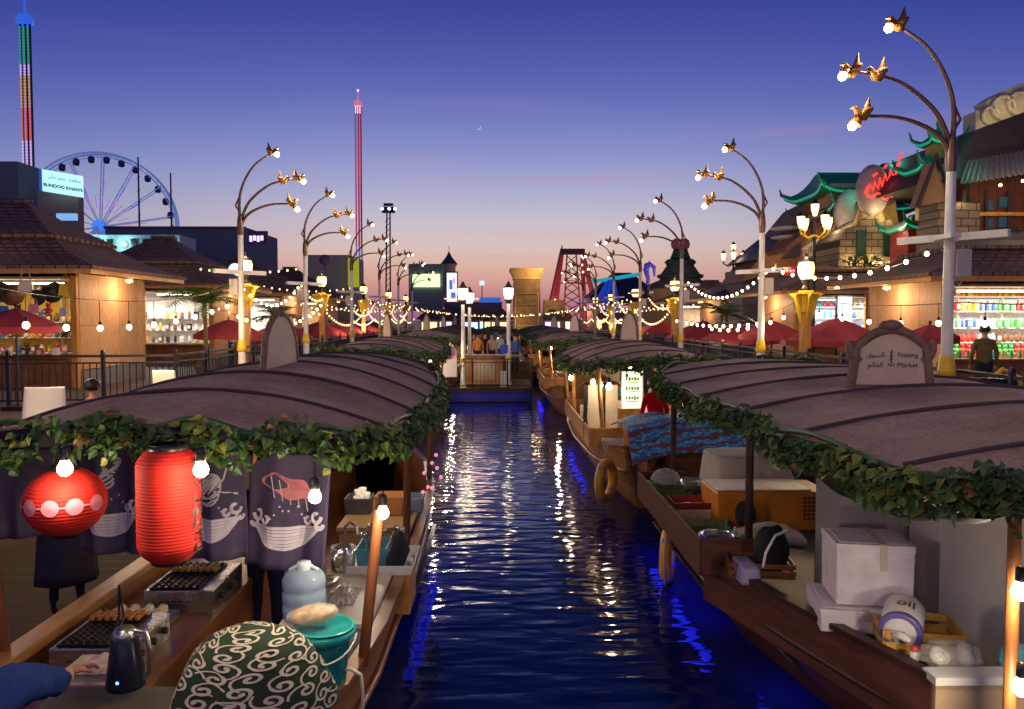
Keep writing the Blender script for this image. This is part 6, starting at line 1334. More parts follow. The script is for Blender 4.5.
# far stage and screens
mb = MB(); Y = 95; p, q = P3(409, 300, Y), P3(443, 270, Y); t = thing('video_screen', 'big pale green video screen on a grey scaffold wall', 'screen', ((p.x + q.x) / 2, Y, 1.2))
mb.box(((p.x + q.x) / 2, Y, (p.z + q.z) / 2 - .3), (q.x - p.x, .6, q.z - p.z + 2)); mb.build('scaffold_wall', mat('scaffold_grey', (.25, .3, .3), .7), t)
a, b_ = P3(412, 287, Y - .5), P3(440, 274, Y - .5); mb = MB(); mb.box(((a.x + b_.x) / 2, Y - .5, (a.z + b_.z) / 2), (b_.x - a.x, .1, b_.z - a.z)); mb.build('picture', glow('screen_green', (.72, 1, .5), 1.3), t)
mb = MB(); mb.tube([P3(418, 280, Y - .6), P3(424, 276, Y - .6), P3(430, 279, Y - .6), P3(437, 275, Y - .6)], .12, 6); mb.build('picture_lines', glow('screen_yellow', (1, .8, .4), 1.0), t)
Y = 88; a, b_ = P3(447, 302, Y), P3(457, 273, Y); t = thing('poster_screen', 'tall lit poster with blue and pink figures beside the big screen', 'screen', ((a.x + b_.x) / 2, Y, 1.2)); c = (a + b_) / 2
mb = MB(); mb.box(c, (b_.x - a.x + .2, .4, b_.z - a.z + .3)); mb.build('casing', BLKM, t); mb = MB(); mb.box(c + Vector((0, -.25, 0)), (b_.x - a.x, .06, b_.z - a.z)); mb.build('picture', glow('poster_glow', (.75, .8, 1), 1.2), t)
mb = MB(); mb.box(c + Vector((-.1, -.3, .3)), (.35, .04, 1.0)); mb.box(c + Vector((.15, -.3, -.9)), (.5, .04, .7)); mb.box(c + Vector((.25, -.3, .7)), (.2, .04, .6), 1); mb.build('figures', [glow('poster_blue', (.1, .2, .7), .8), glow('poster_pink', (1, .3, .4), .9)], t)
Y = 92; t = thing('castle_turret', 'small castle turret with a dark pointed roof above the lit poster', 'turret', tuple(P3(449, 318, Y))); c = P3(449, 272, Y)
mb = MB(); mb.lathe([(.75, -4), (.75, .6), (.9, .7), (.9, .95)], c, 14); mb.build('tower_body', CREAM, t); mb = MB(); mb.lathe([(1.0, .9), (.35, 1.7), (.001, 2.4)], c, 14); mb.tube([c + Vector((0, 0, 2.3)), c + Vector((0, 0, 3.0))], .04, 4); mb.build('pointed_roof', mat('turret_teal', (.03, .09, .1), .6), t)
Y = 85; a = P3(483, 296, Y); t = thing('fairground_facade', 'long low building with lit edge left of the golden pylon', 'building', (a.x, Y, 1.2)); mb = MB(); mb.box((a.x - 1, Y, 3.0), (6, 3, 3.6)); mb.build('wall', mat('facade_purple', (.12, .08, .14), .7), t); mb = MB(); mb.box((a.x - 1.2, Y - 1.6, 5.1), (5.6, .2, .14)); mb.build('lit_edge', glow('edge_warm', (1, .6, .3), 1.3), t)
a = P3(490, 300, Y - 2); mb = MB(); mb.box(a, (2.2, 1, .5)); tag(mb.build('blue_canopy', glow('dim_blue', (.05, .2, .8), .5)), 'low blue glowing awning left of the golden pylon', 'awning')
a = P3(482, 283, Y); mb = MB(); mb.box(a, (.55, .1, .5)); mb.tube([a, a - Vector((0, 0, 3.5))], .05, 5, 1); tag(mb.build('small_sign', [glow('sign_bluewhite', (.6, .8, 1), 1.0), BLKM]), 'tiny pale blue sign high on a pole left of the pylon', 'sign')
# blurry row of lit stall fronts in the far centre
rr2 = random.Random(12)
fc = [(430, 312, 70), (445, 318, 74), (473, 314, 80), (482, 318, 78), (492, 309, 72), (552, 318, 72), (563, 322, 76), (470, 325, 66), (500, 322, 66)]
for i, (px, py, Y) in enumerate(fc):
    p = P3(px, py, Y); t = thing('fair_stall', 'small lit fair stall far down the canal, %s' % ['under the turret', 'right of the turret', 'left part of the centre', 'middle of the centre', 'just left of the pylon', 'right of the pylon', 'between pylon and swing tower', 'low and left', 'low beside the pylon foot'][i], 'stall', (p.x, Y, 1.2))
    mb = MB(); mb.box((p.x, Y, 2.1), (1.6, 1.4, 1.8)); mb.build('walls', mat('fair_wall_%d' % (i % 3), [(.5, .3, .15), (.2, .15, .3), (.5, .45, .4)][i % 3], .7), t)
    mb = MB(); mb.box((p.x, Y - .72, 2.4), (1.3, .03, .7)); mb.build('lit_front', glow('fair_front_%d' % (i % 4), [(1, .7, .35), (.75, .6, 1), (1, .85, .6), (.5, .8, 1)][i % 4], 1.6), t)
    mb = MB(); hip(mb, p.x - 1.1, p.x + 1.1, Y - 1, Y + 1, 3.05, .9, .8, 3.9); mb.build('roof', ROOFB, t)
# central tree of lights / dark post tower with floodlights
Y = 70; a, b_ = P3(388, 330, Y), P3(388.5, 211, Y)
t = thing('floodlight_mast', 'slim dark mast with a cluster of floodlights at its top', 'mast', (a.x, Y, 1.2))
mb = MB()
for s in (-.22, .22): mb.tube([(a.x + s, Y, 1.2), (b_.x + s * .6, Y, b_.z)], .07, 5)
for k in range(22): z = 1.5 + k * (b_.z - 2) / 22; mb.tube([(a.x - .2, Y, z), (a.x + .2, Y, z + .4)], .03, 4)
mb.build('lattice', BLKM, t); mb = MB(); mb.box((b_.x, Y, b_.z + .1), (1.1, .5, .5)); mb.box((b_.x, Y, b_.z + .55), (.8, .4, .2)); mb.build('lamp_head', BLKM, t)
for s in (-.5, .1, .6): mb = MB(); mb.sphere((b_.x + s, Y - .35, b_.z + .15), .13, 8); mb.build('floodlight', glow('flood_cyan', (.6, 1, .95), 4), t)
# drop towers
def drop_tower(label, px, Y, ytop, ybot, w_, segs, tiplab, tipcol, angle_y=0):
    b_, a = P3(px, ybot, Y), P3(px, ytop, Y); t = thing('drop_tower', label, 'drop tower', (a.x, Y, 1.2))
    mb = MB(); H_ = a.z
    for s in (-1, 1): mb.tube([(a.x + s * w_ / 2, Y, 0), (a.x + s * w_ / 2, Y, H_)], w_ * .13, 6)
    mb.tube([(a.x, Y, 0), (a.x, Y, H_)], w_ * .16, 6); mb.build('columns', mat('tower_dark', (.03, .03, .05), .5), t)
    z0 = P3(px, 318, Y).z
    for i, (f0, f1, c, es) in enumerate(segs):
        mb = MB(); za, zb = a.z + (b_.z - a.z) * f0, a.z + (b_.z - a.z) * f1; n = int(abs(za - zb) / (w_ * .35)) + 1
        for s in (-1, 0, 1):
            P = []; m3_ = MB()
            for k in range(n * 2 + 1): P.append((a.x + s * w_ * .42, Y - w_ * .3, zb + (za - zb) * k / (2 * n)))
            m3_.tube(P, [w_ * (.12 if k % 2 else .05) for k in range(len(P))], 6); m3_.build('led_strip', glow('led_%s_%d' % (label[:4], i), c, es), t)
    mb = MB(); mb.lathe([(w_ * .75, 0), (w_ * .9, w_ * .4), (w_ * .7, w_ * .9), (w_ * .15, w_ * 1.1), (w_ * .1, w_ * 2.6), (.01, w_ * 2.7)], (a.x, Y, a.z), 12); mb.build('crown_cap', glow('cap_' + label[:4], tipcol, .5), t)
    mb = MB(); mb.sphere((a.x, Y, a.z + w_ * 2.9), w_ * .22, 8); mb.build('beacon', glow('beacon_' + label[:4], tipcol, 3), t)
drop_tower('very tall drop tower with green, white and red light bands at the upper left', 25, 110, 24, 170, 1.25, [(.02, .28, (.02, .45, .25), .55), (.28, .36, (.6, .4, .8), .8), (.36, .58, (.9, .45, .15), .5), (.58, .8, (.85, .12, .12), .7), (.8, 1, (.65, .45, .85), .8)], '', (.05, .2, 1))
drop_tower('slim drop tower glowing magenta red above the left walkway', 358, 130, 106, 262, .85, [(0, .05, (1, .5, .6), 1.5), (.05, .5, (.75, .08, .16), .55), (.5, .9, (.65, .05, .2), .5), (.9, 1.0, (.35, .2, .7), .8)], '', (.9, .3, .5))
# ferris wheel
Y = 150; c = P3(100.5, 227, Y); Rw = 72 / 800 * Y
t = thing('ferris_wheel', 'ferris wheel with dark gondolas and a bright blue hub at the left', 'ferris wheel', (c.x, Y, 1.2)); WM = mat('wheel_steel_glow', (.16, .2, .4), .5, var=0, emit=(.12, .2, .5), es=.6)  # faint blue emission in the steel stands for light on the wheel
yaw = R_(10); T = Matrix.Translation(c) @ Matrix.Rotation(yaw, 4, 'Z')
def circ(R0, yy, n=72): return [T @ Vector((R0 * math.cos(a), yy, R0 * math.sin(a))) for a in [2 * math.pi * i / n for i in range(n)]]
mb = MB()
for yy in (-.9, .9): mb.tube(circ(Rw, yy), .16, 5, closed=True); mb.tube(circ(Rw * .955, yy), .09, 4, closed=True)
for k in range(72):
    a = 2 * math.pi * k / 72; mb.tube([T @ Vector((Rw * math.cos(a), -.9, Rw * math.sin(a))), T @ Vector((Rw * .955 * math.cos(a + .04), .9, Rw * .955 * math.sin(a + .04)))], .06, 4)
mb.build('rim', WM, t)
for k in range(14):
    a = 2 * math.pi * k / 14 + .17; mb = MB()
    for yy in (-.55, .55): mb.tube([T @ Vector((.6 * math.cos(a), yy, .6 * math.sin(a))), T @ Vector((Rw * .96 * math.cos(a), yy * 1.5, Rw * .96 * math.sin(a)))], .1, 4)
    for q in range(1, 8): rq = Rw * q / 8; mb.tube([T @ Vector((rq * math.cos(a), -.6, rq * math.sin(a))), T @ Vector((rq * math.cos(a), .6, rq * math.sin(a)))], .05, 4)
    mb.build('spoke', WM, t)
for k in range(30):
    a = 2 * math.pi * k / 30; p = T @ Vector((Rw * .925 * math.cos(a), 0, Rw * .925 * math.sin(a))); mb = MB(); mb.lathe([(.001, -.85), (.5, -.7), (.62, -.2), (.55, .3), (.25, .5), (.001, .65)], p, 10); mb.build('gondola', mat('gondola_dark', (.06, .07, .14), .3), t)
mb = MB(); mb.lathe([(.001, -1.5), (1.0, -1.5), (1.15, -1.3), (1.15, 1.3), (.001, 1.5)], c, 24, T=Matrix.Rotation(yaw, 4, 'Z') @ Matrix.Rotation(R_(-90), 4, 'X')); mb.build('hub', WM, t)
mb = MB(); mb.lathe([(.001, 1.6), (1.05, 1.58), (1.1, 1.5)], c, 24, T=Matrix.Rotation(yaw, 4, 'Z') @ Matrix.Rotation(R_(90), 4, 'X')); mb.build('hub_light', glow('hub_blue', (.03, .17, 1), 1.3), t)
for k in range(56):
    a = 2 * math.pi * (k // 2) / 28 + .1; r0 = Rw * (.25 if k % 2 else .45); mb = MB(); cc_ = [(.15, .1, .9), (.5, .15, .6), (.1, .5, .7), (.3, .15, .85)][k % 4]
    mb.tube([T @ Vector((r0 * math.cos(a), -.7, r0 * math.sin(a))), T @ Vector(((r0 + Rw * .17) * math.cos(a), -.7, (r0 + Rw * .17) * math.sin(a)))], .07, 4); mb.build('light_tube', glow('wheel_led_%d' % (k % 4), cc_, .9), t)
mb = MB()
for s in (1, -1):
    for f in (-1, 1): mb.tube([c + Vector((0, f * 1.6, 0)), (c.x + s * 7, c.y + f * 3, 0)], .35, 6)
mb.build('support_legs', WM, t)
for i, (px, yt, Y) in enumerate(((138, 157, 90), (170.5, 173, 95))):
    p = P3(px, yt, Y); mb = MB(); mb.tube([(p.x, Y, 1), (p.x, Y, p.z)], [.14, .09], 6)
    for k in range(12): z = 3 + (p.z - 4) * k / 12; mb.tube([(p.x - .15, Y, z), (p.x + .15, Y, z + .3)], .04, 4)
    tag(mb.build('lattice_mast', mat('mast_purple', (.07, .05, .14), .5)), ['thin dark mast in front of the ferris wheel right part', 'shorter thin mast right of the ferris wheel'][i], 'mast', 'thin masts by the ferris wheel')
# far left buildings
Y = 48; a, b_ = P3(-60, 200, Y), P3(38, 168, Y); BG = mat('building_bluegrey', (.14, .17, .22), .8, var=.08, scale=.5)
t = thing('restaurant_building', 'plain blue-grey block carrying the lit restaurant sign at the far left', 'building', (b_.x, Y, 1.2))
mb = MB(); mb.box((a.x / 2 + b_.x / 2, Y, b_.z / 2), (b_.x - a.x, 4, b_.z)); mb.build('wall', BG, t)
c0, c1_ = P3(38.5, 189, Y - 1.5), P3(79, 192, Y - 1.5); mb = MB(); mb.box(((c0.x + c1_.x) / 2, Y - 1.3, c0.z / 2), (c1_.x - c0.x, .6, c0.z)); mb.build('side_wing', mat('building_brown', (.26, .19, .18), .8, var=.06), t)
a, b_ = P3(42, 179, Y - 2.6), P3(83, 184, Y - 1.9)
t = thing('lit_sign', 'bright cyan white restaurant sign with Arabic and Latin lettering', 'sign', (a.x, a.y, a.z)); ux = Vector((b_.x - a.x, b_.y - a.y, 0)); wsg = ux.length
b_ = Vector((b_.x, b_.y, a.z)); a = a - Vector((0, 0, .18)); b_ = b_ - Vector((0, 0, .18)); ux = Vector((b_.x - a.x, b_.y - a.y, -.26))
T = frame_T((a + Vector((b_.x, b_.y, a.z))) / 2 + Vector((0, 0, .0)), ux, (0, 0, 1)); hs = P3(41, 168, Y - 1.5).z - P3(41, 189, Y - 1.5).z
mb = MB(); mb.box((0, 0, 0), (wsg, hs, .25), T=T) if 0 else mb.prism([(-wsg / 2, -hs / 2), (wsg / 2, -hs / 2), (wsg / 2, hs / 2), (-wsg / 2, hs / 2)], -.2, .02, T=T); mb.build('light_box', [glow('sign_cyan', (.5, .95, 1), 1.0)], t)
mb = MB(); mb.prism([(-wsg / 2 - .15, -hs / 2), (-wsg / 2, -hs / 2), (-wsg / 2, hs / 2), (-wsg / 2 - .15, hs / 2)], -.25, .05, T=T); mb.build('side_edge', glow('sign_side_blue', (.03, .1, .6), .6), t)
mb = MB(); add_text(mb, "BUNDOO KHAN'S", wsg * .118, T @ Matrix.Translation((.02, -hs * .2, .04)), ext=.01, bold=.01); add_text(mb, arabic('بندو خان') + '  ' + arabic('مطعم'), wsg * .13, T @ Matrix.Translation((.1, hs * .22, .04)), ext=.01); mb.build('lettering', mat('sign_teal_ink', (.0, .22, .3), .5, var=0), t)
p = P3(67, 217, 42); mb = MB(); mb.box(p, (1.0, .2, .35)); tag(mb.build('small_sign', glow('sign_pale_blue', (.25, .5, .9), .8)), 'small pale blue sign above the hat stall roof', 'sign')
Y = 72; a, b_ = P3(133, 240, Y), P3(262, 233, Y); t = thing('long_building', 'long blue-grey hall behind the second left stall', 'building', (a.x, Y, 1.2)); mb = MB(); mb.box(((a.x + b_.x) / 2, Y, b_.z / 2), (b_.x - a.x, 10, b_.z)); mb.build('wall', BG, t); mb = MB(); mb.box(((a.x + b_.x) / 2, Y - 5.02, b_.z - .1), (b_.x - a.x + .2, .2, .2)); mb.build('parapet', mat('parapet_dark', (.08, .09, .12), .7), t)
Y = 58; t = thing('white_hall', 'white hall with narrow dark windows and cold wall lights below the ferris wheel', 'building', (P3(110, 240, Y).x, Y, 1.2))
a, b_ = P3(62, 240, Y), P3(188, 240, Y); mb = MB(); zt = P3(120, 237, Y).z; mb.box(((a.x + b_.x) / 2, Y, zt / 2), (b_.x - a.x, 3, zt)); mb.build('wall', mat('hall_white', (.4, .5, .55), .7), t)
for px in (100, 110, 134, 146, 154, 173): p = P3(px, 250, Y - 1.55); mb = MB(); mb.box((p.x, p.y, p.z), (.42, .08, 1.5)); mb.build('window', BLACK, t)
for px, py in ((124, 244), (167, 251), (96, 240)): p = P3(px, py, Y - 1.8); mb = MB(); mb.sphere(p, .16, 8); mb.build('wall_light', glow('cold_white', (.6, 1, .95), 5), t); point(t, p + Vector((0, -.3, 0)), 60, (.5, .95, 1), .1)
Y = 62; a, b_ = P3(325, 258, Y), P3(372, 258, Y); t = thing('grey_hall', 'plain grey hall between the left bird lamps', 'building', (a.x, Y, 1.2)); mb = MB(); mb.box((P3(337, 258, Y).x, Y, b_.z / 2), (P3(358, 258, Y).x - P3(318, 258, Y).x, 6, b_.z)); mb.build('wall', mat('hall_grey', (.3, .27, .27), .8), t)
mb = MB(); mb.box((P3(361, 275, Y).x, Y - 3.2, P3(361, 275, Y).z), (.75, .3, 2.1)); mb.build('lime_panel', glow('lime', (.5, .55, .02), .45), t)
p = P3(258, 238, 44); t = thing('purple_sign', 'small violet lit sign behind the nearest left lantern post', 'sign', p); mb = MB(); mb.box(p, (1.05, .15, .75)); mb.build('casing', mat('deep_violet', (.03, .02, .1), .5), t)
mb = MB(); 
for k in range(4): mb.box(p + Vector((-.36 + .2 * k, -.1, -.05 + .04 * (k % 2))), (.15, .03, .32 - .05 * (k % 2)))
mb.build('lettering', glow('violet_letter', (.75, .55, 1), 1.4), t)
p = P3(325, 260, 45); mb = MB(); mb.lathe([(.001, .1), (.3, .1), (.3, -.1), (.001, -.1)], p, 18, T=Matrix.Rotation(R_(90), 4, 'X')); mb.tube([p, p - Vector((0, 0, 4))], .04, 5); tag(mb.build('round_sign', mat('round_sign_blue', (.07, .06, .16), .5)), 'dark round sign on a thin pole between the left lamps', 'sign')
p = P3(235, 270, 36); mb = MB(); mb.sphere(p, .3, 14, 0, (1, .3, 1)); mb.tube([p, p - Vector((0, 0, 1.2))], .03, 5, 1); tag(mb.build('satellite_light', [glow('dome_cold', (.6, .85, 1), 1.6), BLKM]), 'round cold white light behind the first left bird lamp', 'light')
# ================================================================ far right rides
RED = mat('tower_red', (.50, .10, .09), .5, var=.2)
Y = 98; t = thing('swing_ride', 'red steel A-frame ride tower right of the golden pylon', 'ride', (P3(569, 310, Y).x, Y, 1.2))
tl, tr, bl, br, bm = P3(562, 252, Y), P3(582, 252, Y), P3(544, 335, Y), P3(603, 335, Y), P3(553, 335, Y)
mb = MB()
for a, b_, r in ((tl, bl, .3), (tr, br, .3), (tl, bm, .25), (tr, P3(586, 335, Y), .25), (tl, tr, .32), (P3(556, 283, Y), P3(589, 283, Y), .12), (P3(551, 310, Y), P3(596, 310, Y), .12)): mb.tube([a, b_], r, 6)
for y_ in (0, 1):
    for k in range(9):
        z = 256 + k * 8; xl, xr = 567 - k * .4, 576 + k * .6; mb.tube([P3(xl, z, Y + 1), P3(xr, z + 8, Y + 1)], .07, 4); mb.tube([P3(xr, z, Y + 1), P3(xl, z + 8, Y + 1)], .07, 4)
mb.tube([P3(567, 253, Y + 1), P3(563, 330, Y + 1)], .1, 5); mb.tube([P3(576, 253, Y + 1), P3(582, 330, Y + 1)], .1, 5); mb.tube([tl, tl + Vector((0, 0, .8))], .08, 5); mb.build('frame', RED, t)
mb = MB(); mb.box((tl + tr) / 2 + Vector((0, -.5, .0)), (3.0, .5, .7)); point(t, (P3(569, 310, Y).x, Y - 6, 4), 900, (1, .35, .25), .5); mb.build('crossbeam_box', mat('beam_dark', (.06, .03, .04), .5), t)
for px, py in ((583, 258), (582, 265), (583, 272), (555, 300), (590, 300)): mb = MB(); mb.sphere(P3(px, py, Y - .6), .14, 8); mb.build('lamp', glow('ride_warm', (1, .6, .3), 3), t)
Y = 80; t = thing('cable_ride', 'blue glowing ride with a long cyan boom over a dark pavilion roof', 'ride', (P3(615, 310, Y).x, Y, 1.2))
mb = MB(); mb.tube([P3(592, 282, Y), P3(641, 274, Y)], .22, 6); mb.build('boom', glow('cyan_boom', (.02, .45, .6), .6), t)
mb = MB(); 
for a, b_ in (((611, 279), (606, 312)), ((613, 279), (617, 310)), ((609, 279), (600, 300))): mb.tube([P3(*a, Y), P3(*b_, Y)], [.2, .35], 6)
mb.build('legs', glow('blue_leg', (.01, .05, .55), .5), t)
Y = 84; t = thing('dark_pavilion', 'large dark pavilion roof behind the blue ride', 'pavilion', (P3(625, 300, Y).x, Y, 1.2)); mb = MB(); a, b_ = P3(590, 297, Y).x, P3(664, 297, Y).x; hip(mb, a, b_, Y, Y + 8, P3(620, 297, Y).z, 3, 3, P3(620, 271, Y).z, th=.5); mb.build('roof', mat('pavilion_blue_roof', (.03, .035, .09), .7), t)
mb = MB(); mb.box(((a + b_) / 2, Y + 4, 2.2), (b_ - a - 1, 6, 3.4)); mb.build('walls', mat('pavilion_wall', (.25, .16, .1), .7), t)
for k in range(5): mb = MB(); mb.box((a + 1 + k * 1.5, Y + .95, 2.4), (.7, .06, 1.0)); mb.build('window', glow('pav_window', (1, .65, .25), 1.5), t)
Y = 34; c = P3(647, 272, Y); t = thing('blue_figure', 'blue plumed ornament on the pole behind the second right lantern', 'ornament', c)
mb = MB(); mb.tube([c + Vector(v) for v in ((0, 0, -.9), (.05, 0, -.3), (-.05, 0, .1), (.12, 0, .35), (.3, 0, .2), (.32, 0, -.2))], [.1, .08, .13, .12, .09, .03], 8); mb.sphere(c + Vector((0, 0, .25)), .15, 8); mb.build('plume', glow('ornament_blue', (.02, .03, .4), .35), t)
mb = MB(); mb.lathe([(.3, -1.1), (.1, -.9), (.15, -.6), (.001, -.5)], c, 8); mb.build('base_mount', BLKM, t)
# stupa roof
Y = 52; c = P3(694, 285, Y); u = Y / 800
t = thing('stupa_building', 'round building with banded stepped roof and a pink lotus on top', 'building', (c.x, Y + 4, 1.2))
mb = MB(); g = lambda px, py: (abs(px - 694) * u, P3(694, py, Y).z)
mb.lathe([g(738, 287), g(725, 281), g(716, 277), g(714, 273), (.01, g(694, 273)[1])], (c.x, Y + 4, 0), 36); mb.lathe([g(717, 274), g(708, 261), (.01, g(694, 261)[1])], (c.x, Y + 4, 0), 36); mb.build('thatch_roof', mat('thatch', (.13, .10, .07), .9, var=.4, scale=1, stretch=(6, 6, .5), bump=.6), t)
mb = MB(); mb.lathe([g(718, 275), g(719, 272), g(716, 271)], (c.x, Y + 4, 0), 36); mb.lathe([g(708, 262), g(711, 258), g(708, 255), (.01, g(694, 255)[1])], (c.x, Y + 4, 0), 36); mb.lathe([g(705, 254), g(703, 249), g(701, 243), g(698, 237), (.01, g(694, 237)[1])], (c.x, Y + 4, 0), 20); mb.build('green_bands', mat('stupa_green', (.03, .07, .045), .7, var=.3, scale=3, bump=.4), t)
mb = MB()
for k in range(9): a = k * .7; mb.sphere((c.x + .4 * math.cos(a), Y + 4 + .4 * math.sin(a), P3(694, 240, Y).z + .1), .28, 8, 0, (1, 1, 1.4))
mb.build('lotus', mat('lotus_pink', (.5, .12, .18), .6), t)
mb = MB(); mb.lathe([g(735, 287), g(735, 340)], (c.x, Y + 4, 0), 36); mb.build('drum_wall', mat('drum_wall', (.35, .22, .12), .8), t)
point(t, (c.x - 1, Y - 2.5, 6.2), 120, WARM, .5)  # light without a lamp, added to brighten the stupa
# ================================================================ right buildings
JADE = mat('jade_tiles', (.015, .22, .13), .45, var=.3, scale=2, stretch=(8, 8, 1), bump=.4)
JADEL = glow('jade_led', (.01, .5, .26), .45)
def pagoda(mb, lb, cx, cy, w_, d, z, h, flare=.5, th=.18, rf=.28):
    """curved chinese roof with upturned corners"""
    nu = 12
    rows = []
    for k in range(6):
        q = k / 5; sx = w_ / 2 * (1 - q) ** 1.0 * (1) + w_ / 2 * rf * q; sy = d / 2 * (1 - q) + .12 * q; zz = z + h * q ** 1.7
        ring = []
        for s, (ax, ay, bx, by) in enumerate(((-1, -1, 1, -1), (1, -1, 1, 1), (1, 1, -1, 1), (-1, 1, -1, -1))):
            for j in range(nu):
                v = j / nu; x = ax + (bx - ax) * v; y = ay + (by - ay) * v; c = (abs(2 * v - 1)) ** 5
                up = flare * c * (1 - q) ** 2; ex = 1 + .10 * c * (1 - q) ** 2
                ring.append((cx + x * sx * ex, cy + y * sy * ex, zz + up))
        rows.append(ring)
    n = 4 * nu; vs = [p for r in rows for p in r]; fs = [(k * n + j, k * n + (j + 1) % n, (k + 1) * n + (j + 1) % n, (k + 1) * n + j) for k in range(5) for j in range(n)]; fs.append(tuple(range(5 * n, 6 * n)))
    base = len(vs); vs += [(x, y, zz - th) for x, y, zz in rows[0]]; fs += [(base + j, base + (j + 1) % n, (j + 1) % n, j) for j in range(n)]; fs.append(tuple(reversed(range(base, base + n))))
    mb.add(vs, fs)
    for s in (-1, 1):
        for q in (-1, 1):
            p = Vector((cx + s * w_ / 2 * 1.1, cy + q * d / 2 * 1.1, z + flare)); mb.tube([p + Vector((-s * .2, -q * .1, -.1)), p + Vector((s * .12, q * .05, .08)), p + Vector((s * .2, q * .08, .38))], [th * .7, th * .5, .02], 6)
    if lb is not None: lb.tube([(x, y, zz - th * .5) for x, y, zz in rows[0]], .05, 4, closed=True)
YR = 34
zz = lambda py, Y=YR + 1.0: P3(860, py, Y).z
xx = lambda px, Y=YR + 1.5: P3(px, 220, Y).x
t = thing('chinese_pavilion', 'chinese pavilion with two jade green roofs behind the right stalls', 'building', (xx(840), YR, 1.2))
mb = MB(); lb = MB(); pagoda(mb, lb, xx(846), YR + 2, 3.3, 4, zz(193), .95, .3, rf=.72); mb.tube([(xx(822), YR + 2, zz(171)), (xx(872), YR + 2, zz(171))], .12, 6); lb.tube([(xx(822), YR + 1.85, zz(174)), (xx(872), YR + 1.85, zz(174))], .05, 4); mb.build('upper_roof', JADE, t)
m2 = MB(); pagoda(m2, lb, xx(858), YR + 2, 3.5, 4.6, zz(211), .7, .22, rf=.75); m2.build('lower_roof', JADE, t); lb.build('led_edging', JADEL, t)
mb = MB(); mb.box((xx(850), YR + 2, zz(196)), (2.6, 2.6, 1.0)); mb.box((xx(852), YR + 2, (zz(212) + 1.2) / 2), (3.4, 3.4, zz(212) - 1.2)); mb.build('walls', mat('pavilion_plaster', (.42, .25, .17), .8, var=.15), t)
mb = MB(); T = frame_T((xx(800), YR + 1.2, zz(232)), (1, .0, .75), (0, 1, 0)); mb.box((0, 0, 0), (2.9, 2.4, .22), T=T); mb.build('gable_eave', mat('eave_redbrown', (.22, .08, .05), .7), t)
mb = MB(); a, b_ = Vector((xx(785), YR - .6, zz(263))), Vector((xx(815), YR - .6, zz(243)))
mb.tube([a, b_], .07, 4); mb.tube([a + Vector((0, 0, .45)), b_ + Vector((0, 0, .45))], .08, 4)
for k in range(11): p = a.lerp(b_, (k + .5) / 11); mb.lathe([(.03, 0), (.06, .12), (.03, .25), (.05, .4)], p, 6)
mb.build('balustrade', CREAM, t); mb = MB(); mb.box((xx(826), YR - .2, zz(247)), (1.0, .8, 1.6)); mb.build('salmon_wall', mat('salmon', (.55, .25, .15), .7), t)
for k in range(4): mb = MB(); mb.tube([(xx(800) + k * .42, YR - .1, zz(262)), (xx(800) + k * .42, YR - .1, zz(222))], .09, 8); mb.build('column', mat('column_dark', (.08, .04, .05), .6), t)
point(t, (xx(846), YR - 2.0, zz(222)), 60, (.1, 1, .6), .3); point(t, (xx(830), YR - 2.2, zz(198)), 45, (.1, 1, .6), .3); point(t, (xx(800), YR - 2.2, zz(235)), 60, WARM, .3); point(t, (xx(850), YR - 2.5, zz(180)), 50, (.2, 1, .6), .3); point(t, (xx(800), YR - 1.3, zz(250)), 22, WARM, .2)
Y = 38; t = thing('blue_shop', 'dark blue-roofed shop with a glowing yellow lattice window', 'building', (xx(772, Y), Y, 1.2)); mb = MB(); mb.box((xx(772, Y), Y + 1, 3.2), (3.0, 3, 4.4)); mb.build('wall', mat('shop_slate', (.10, .09, .14), .7), t)
mb = MB(); mb.prism([(xx(742, Y), zz(262, Y)), (xx(792, Y), zz(258, Y)), (xx(795, Y), zz(240, Y)), (xx(775, Y), zz(235, Y))], -1, 2.5, T=Matrix(((1, 0, 0, 0), (0, 0, 1, Y), (0, 1, 0, 0), (0, 0, 0, 1)))); mb.build('roof', mat('slate_blue_roof', (.04, .05, .11), .6, var=.2), t)
mb = MB(); p = P3(771.5, 261, Y - 1.0); mb.box(p + Vector((0, .3, 0)), (.66, .1, .68)); f = mb.build('window', glow('window_amber', (1, .55, .08), .9), t); mb = MB()
for k in range(5): mb.box(p + Vector((-.33 + .165 * k, .23, 0)), (.025, .03, .7)); mb.box(p + Vector((0, .22, -.34 + .17 * k)), (.7, .03, .025))
mb.build('window_bars', mat('bars_red', (.2, .05, .03), .6), f)
for k, (px, py) in enumerate(((787, 229), (788, 238))): p = P3(px, py, 36); mb = MB(); mb.lathe([(.3, -.08), (.75, 0), (.72, .06), (.1, .16)], p, 16); tag(mb.build('tiered_ornament', GREYC), ['upper', 'lower'][k] + ' stone disc of the pagoda finial left of the chinese pavilion', 'ornament')
for k in range(5):
    p = P3(745 + 4 * (k % 3), 255 + 4 * k, 40); t = thing('red_flag', 'red bunting piece hanging left of the blue shop, piece %s from the top' % ordn[k].replace('nearest', 'first'), 'flag', p); mb = MB(); mb.grid(lambda u, v: p + Vector((u * .7, .06 * math.sin(u * 6), -v * .35 * (1 - .3 * u))), 6, 3); mb.build('cloth', mat('flag_red', (.35, .03, .03), .7), t, solid=.01)
Yg = 37.5; TG = Matrix(((1, 0, 0, 0), (0, 0, 1, Yg), (0, 1, 0, 0), (0, 0, 0, 1))); pg = lambda a, b_: (P3(a, b_, Yg).x, P3(a, b_, Yg).z)
t = thing('sloping_gallery', 'long brown gallery roof climbing towards the chinese pavilion', 'building', (P3(790, 260, Yg).x, Yg, 1.2))
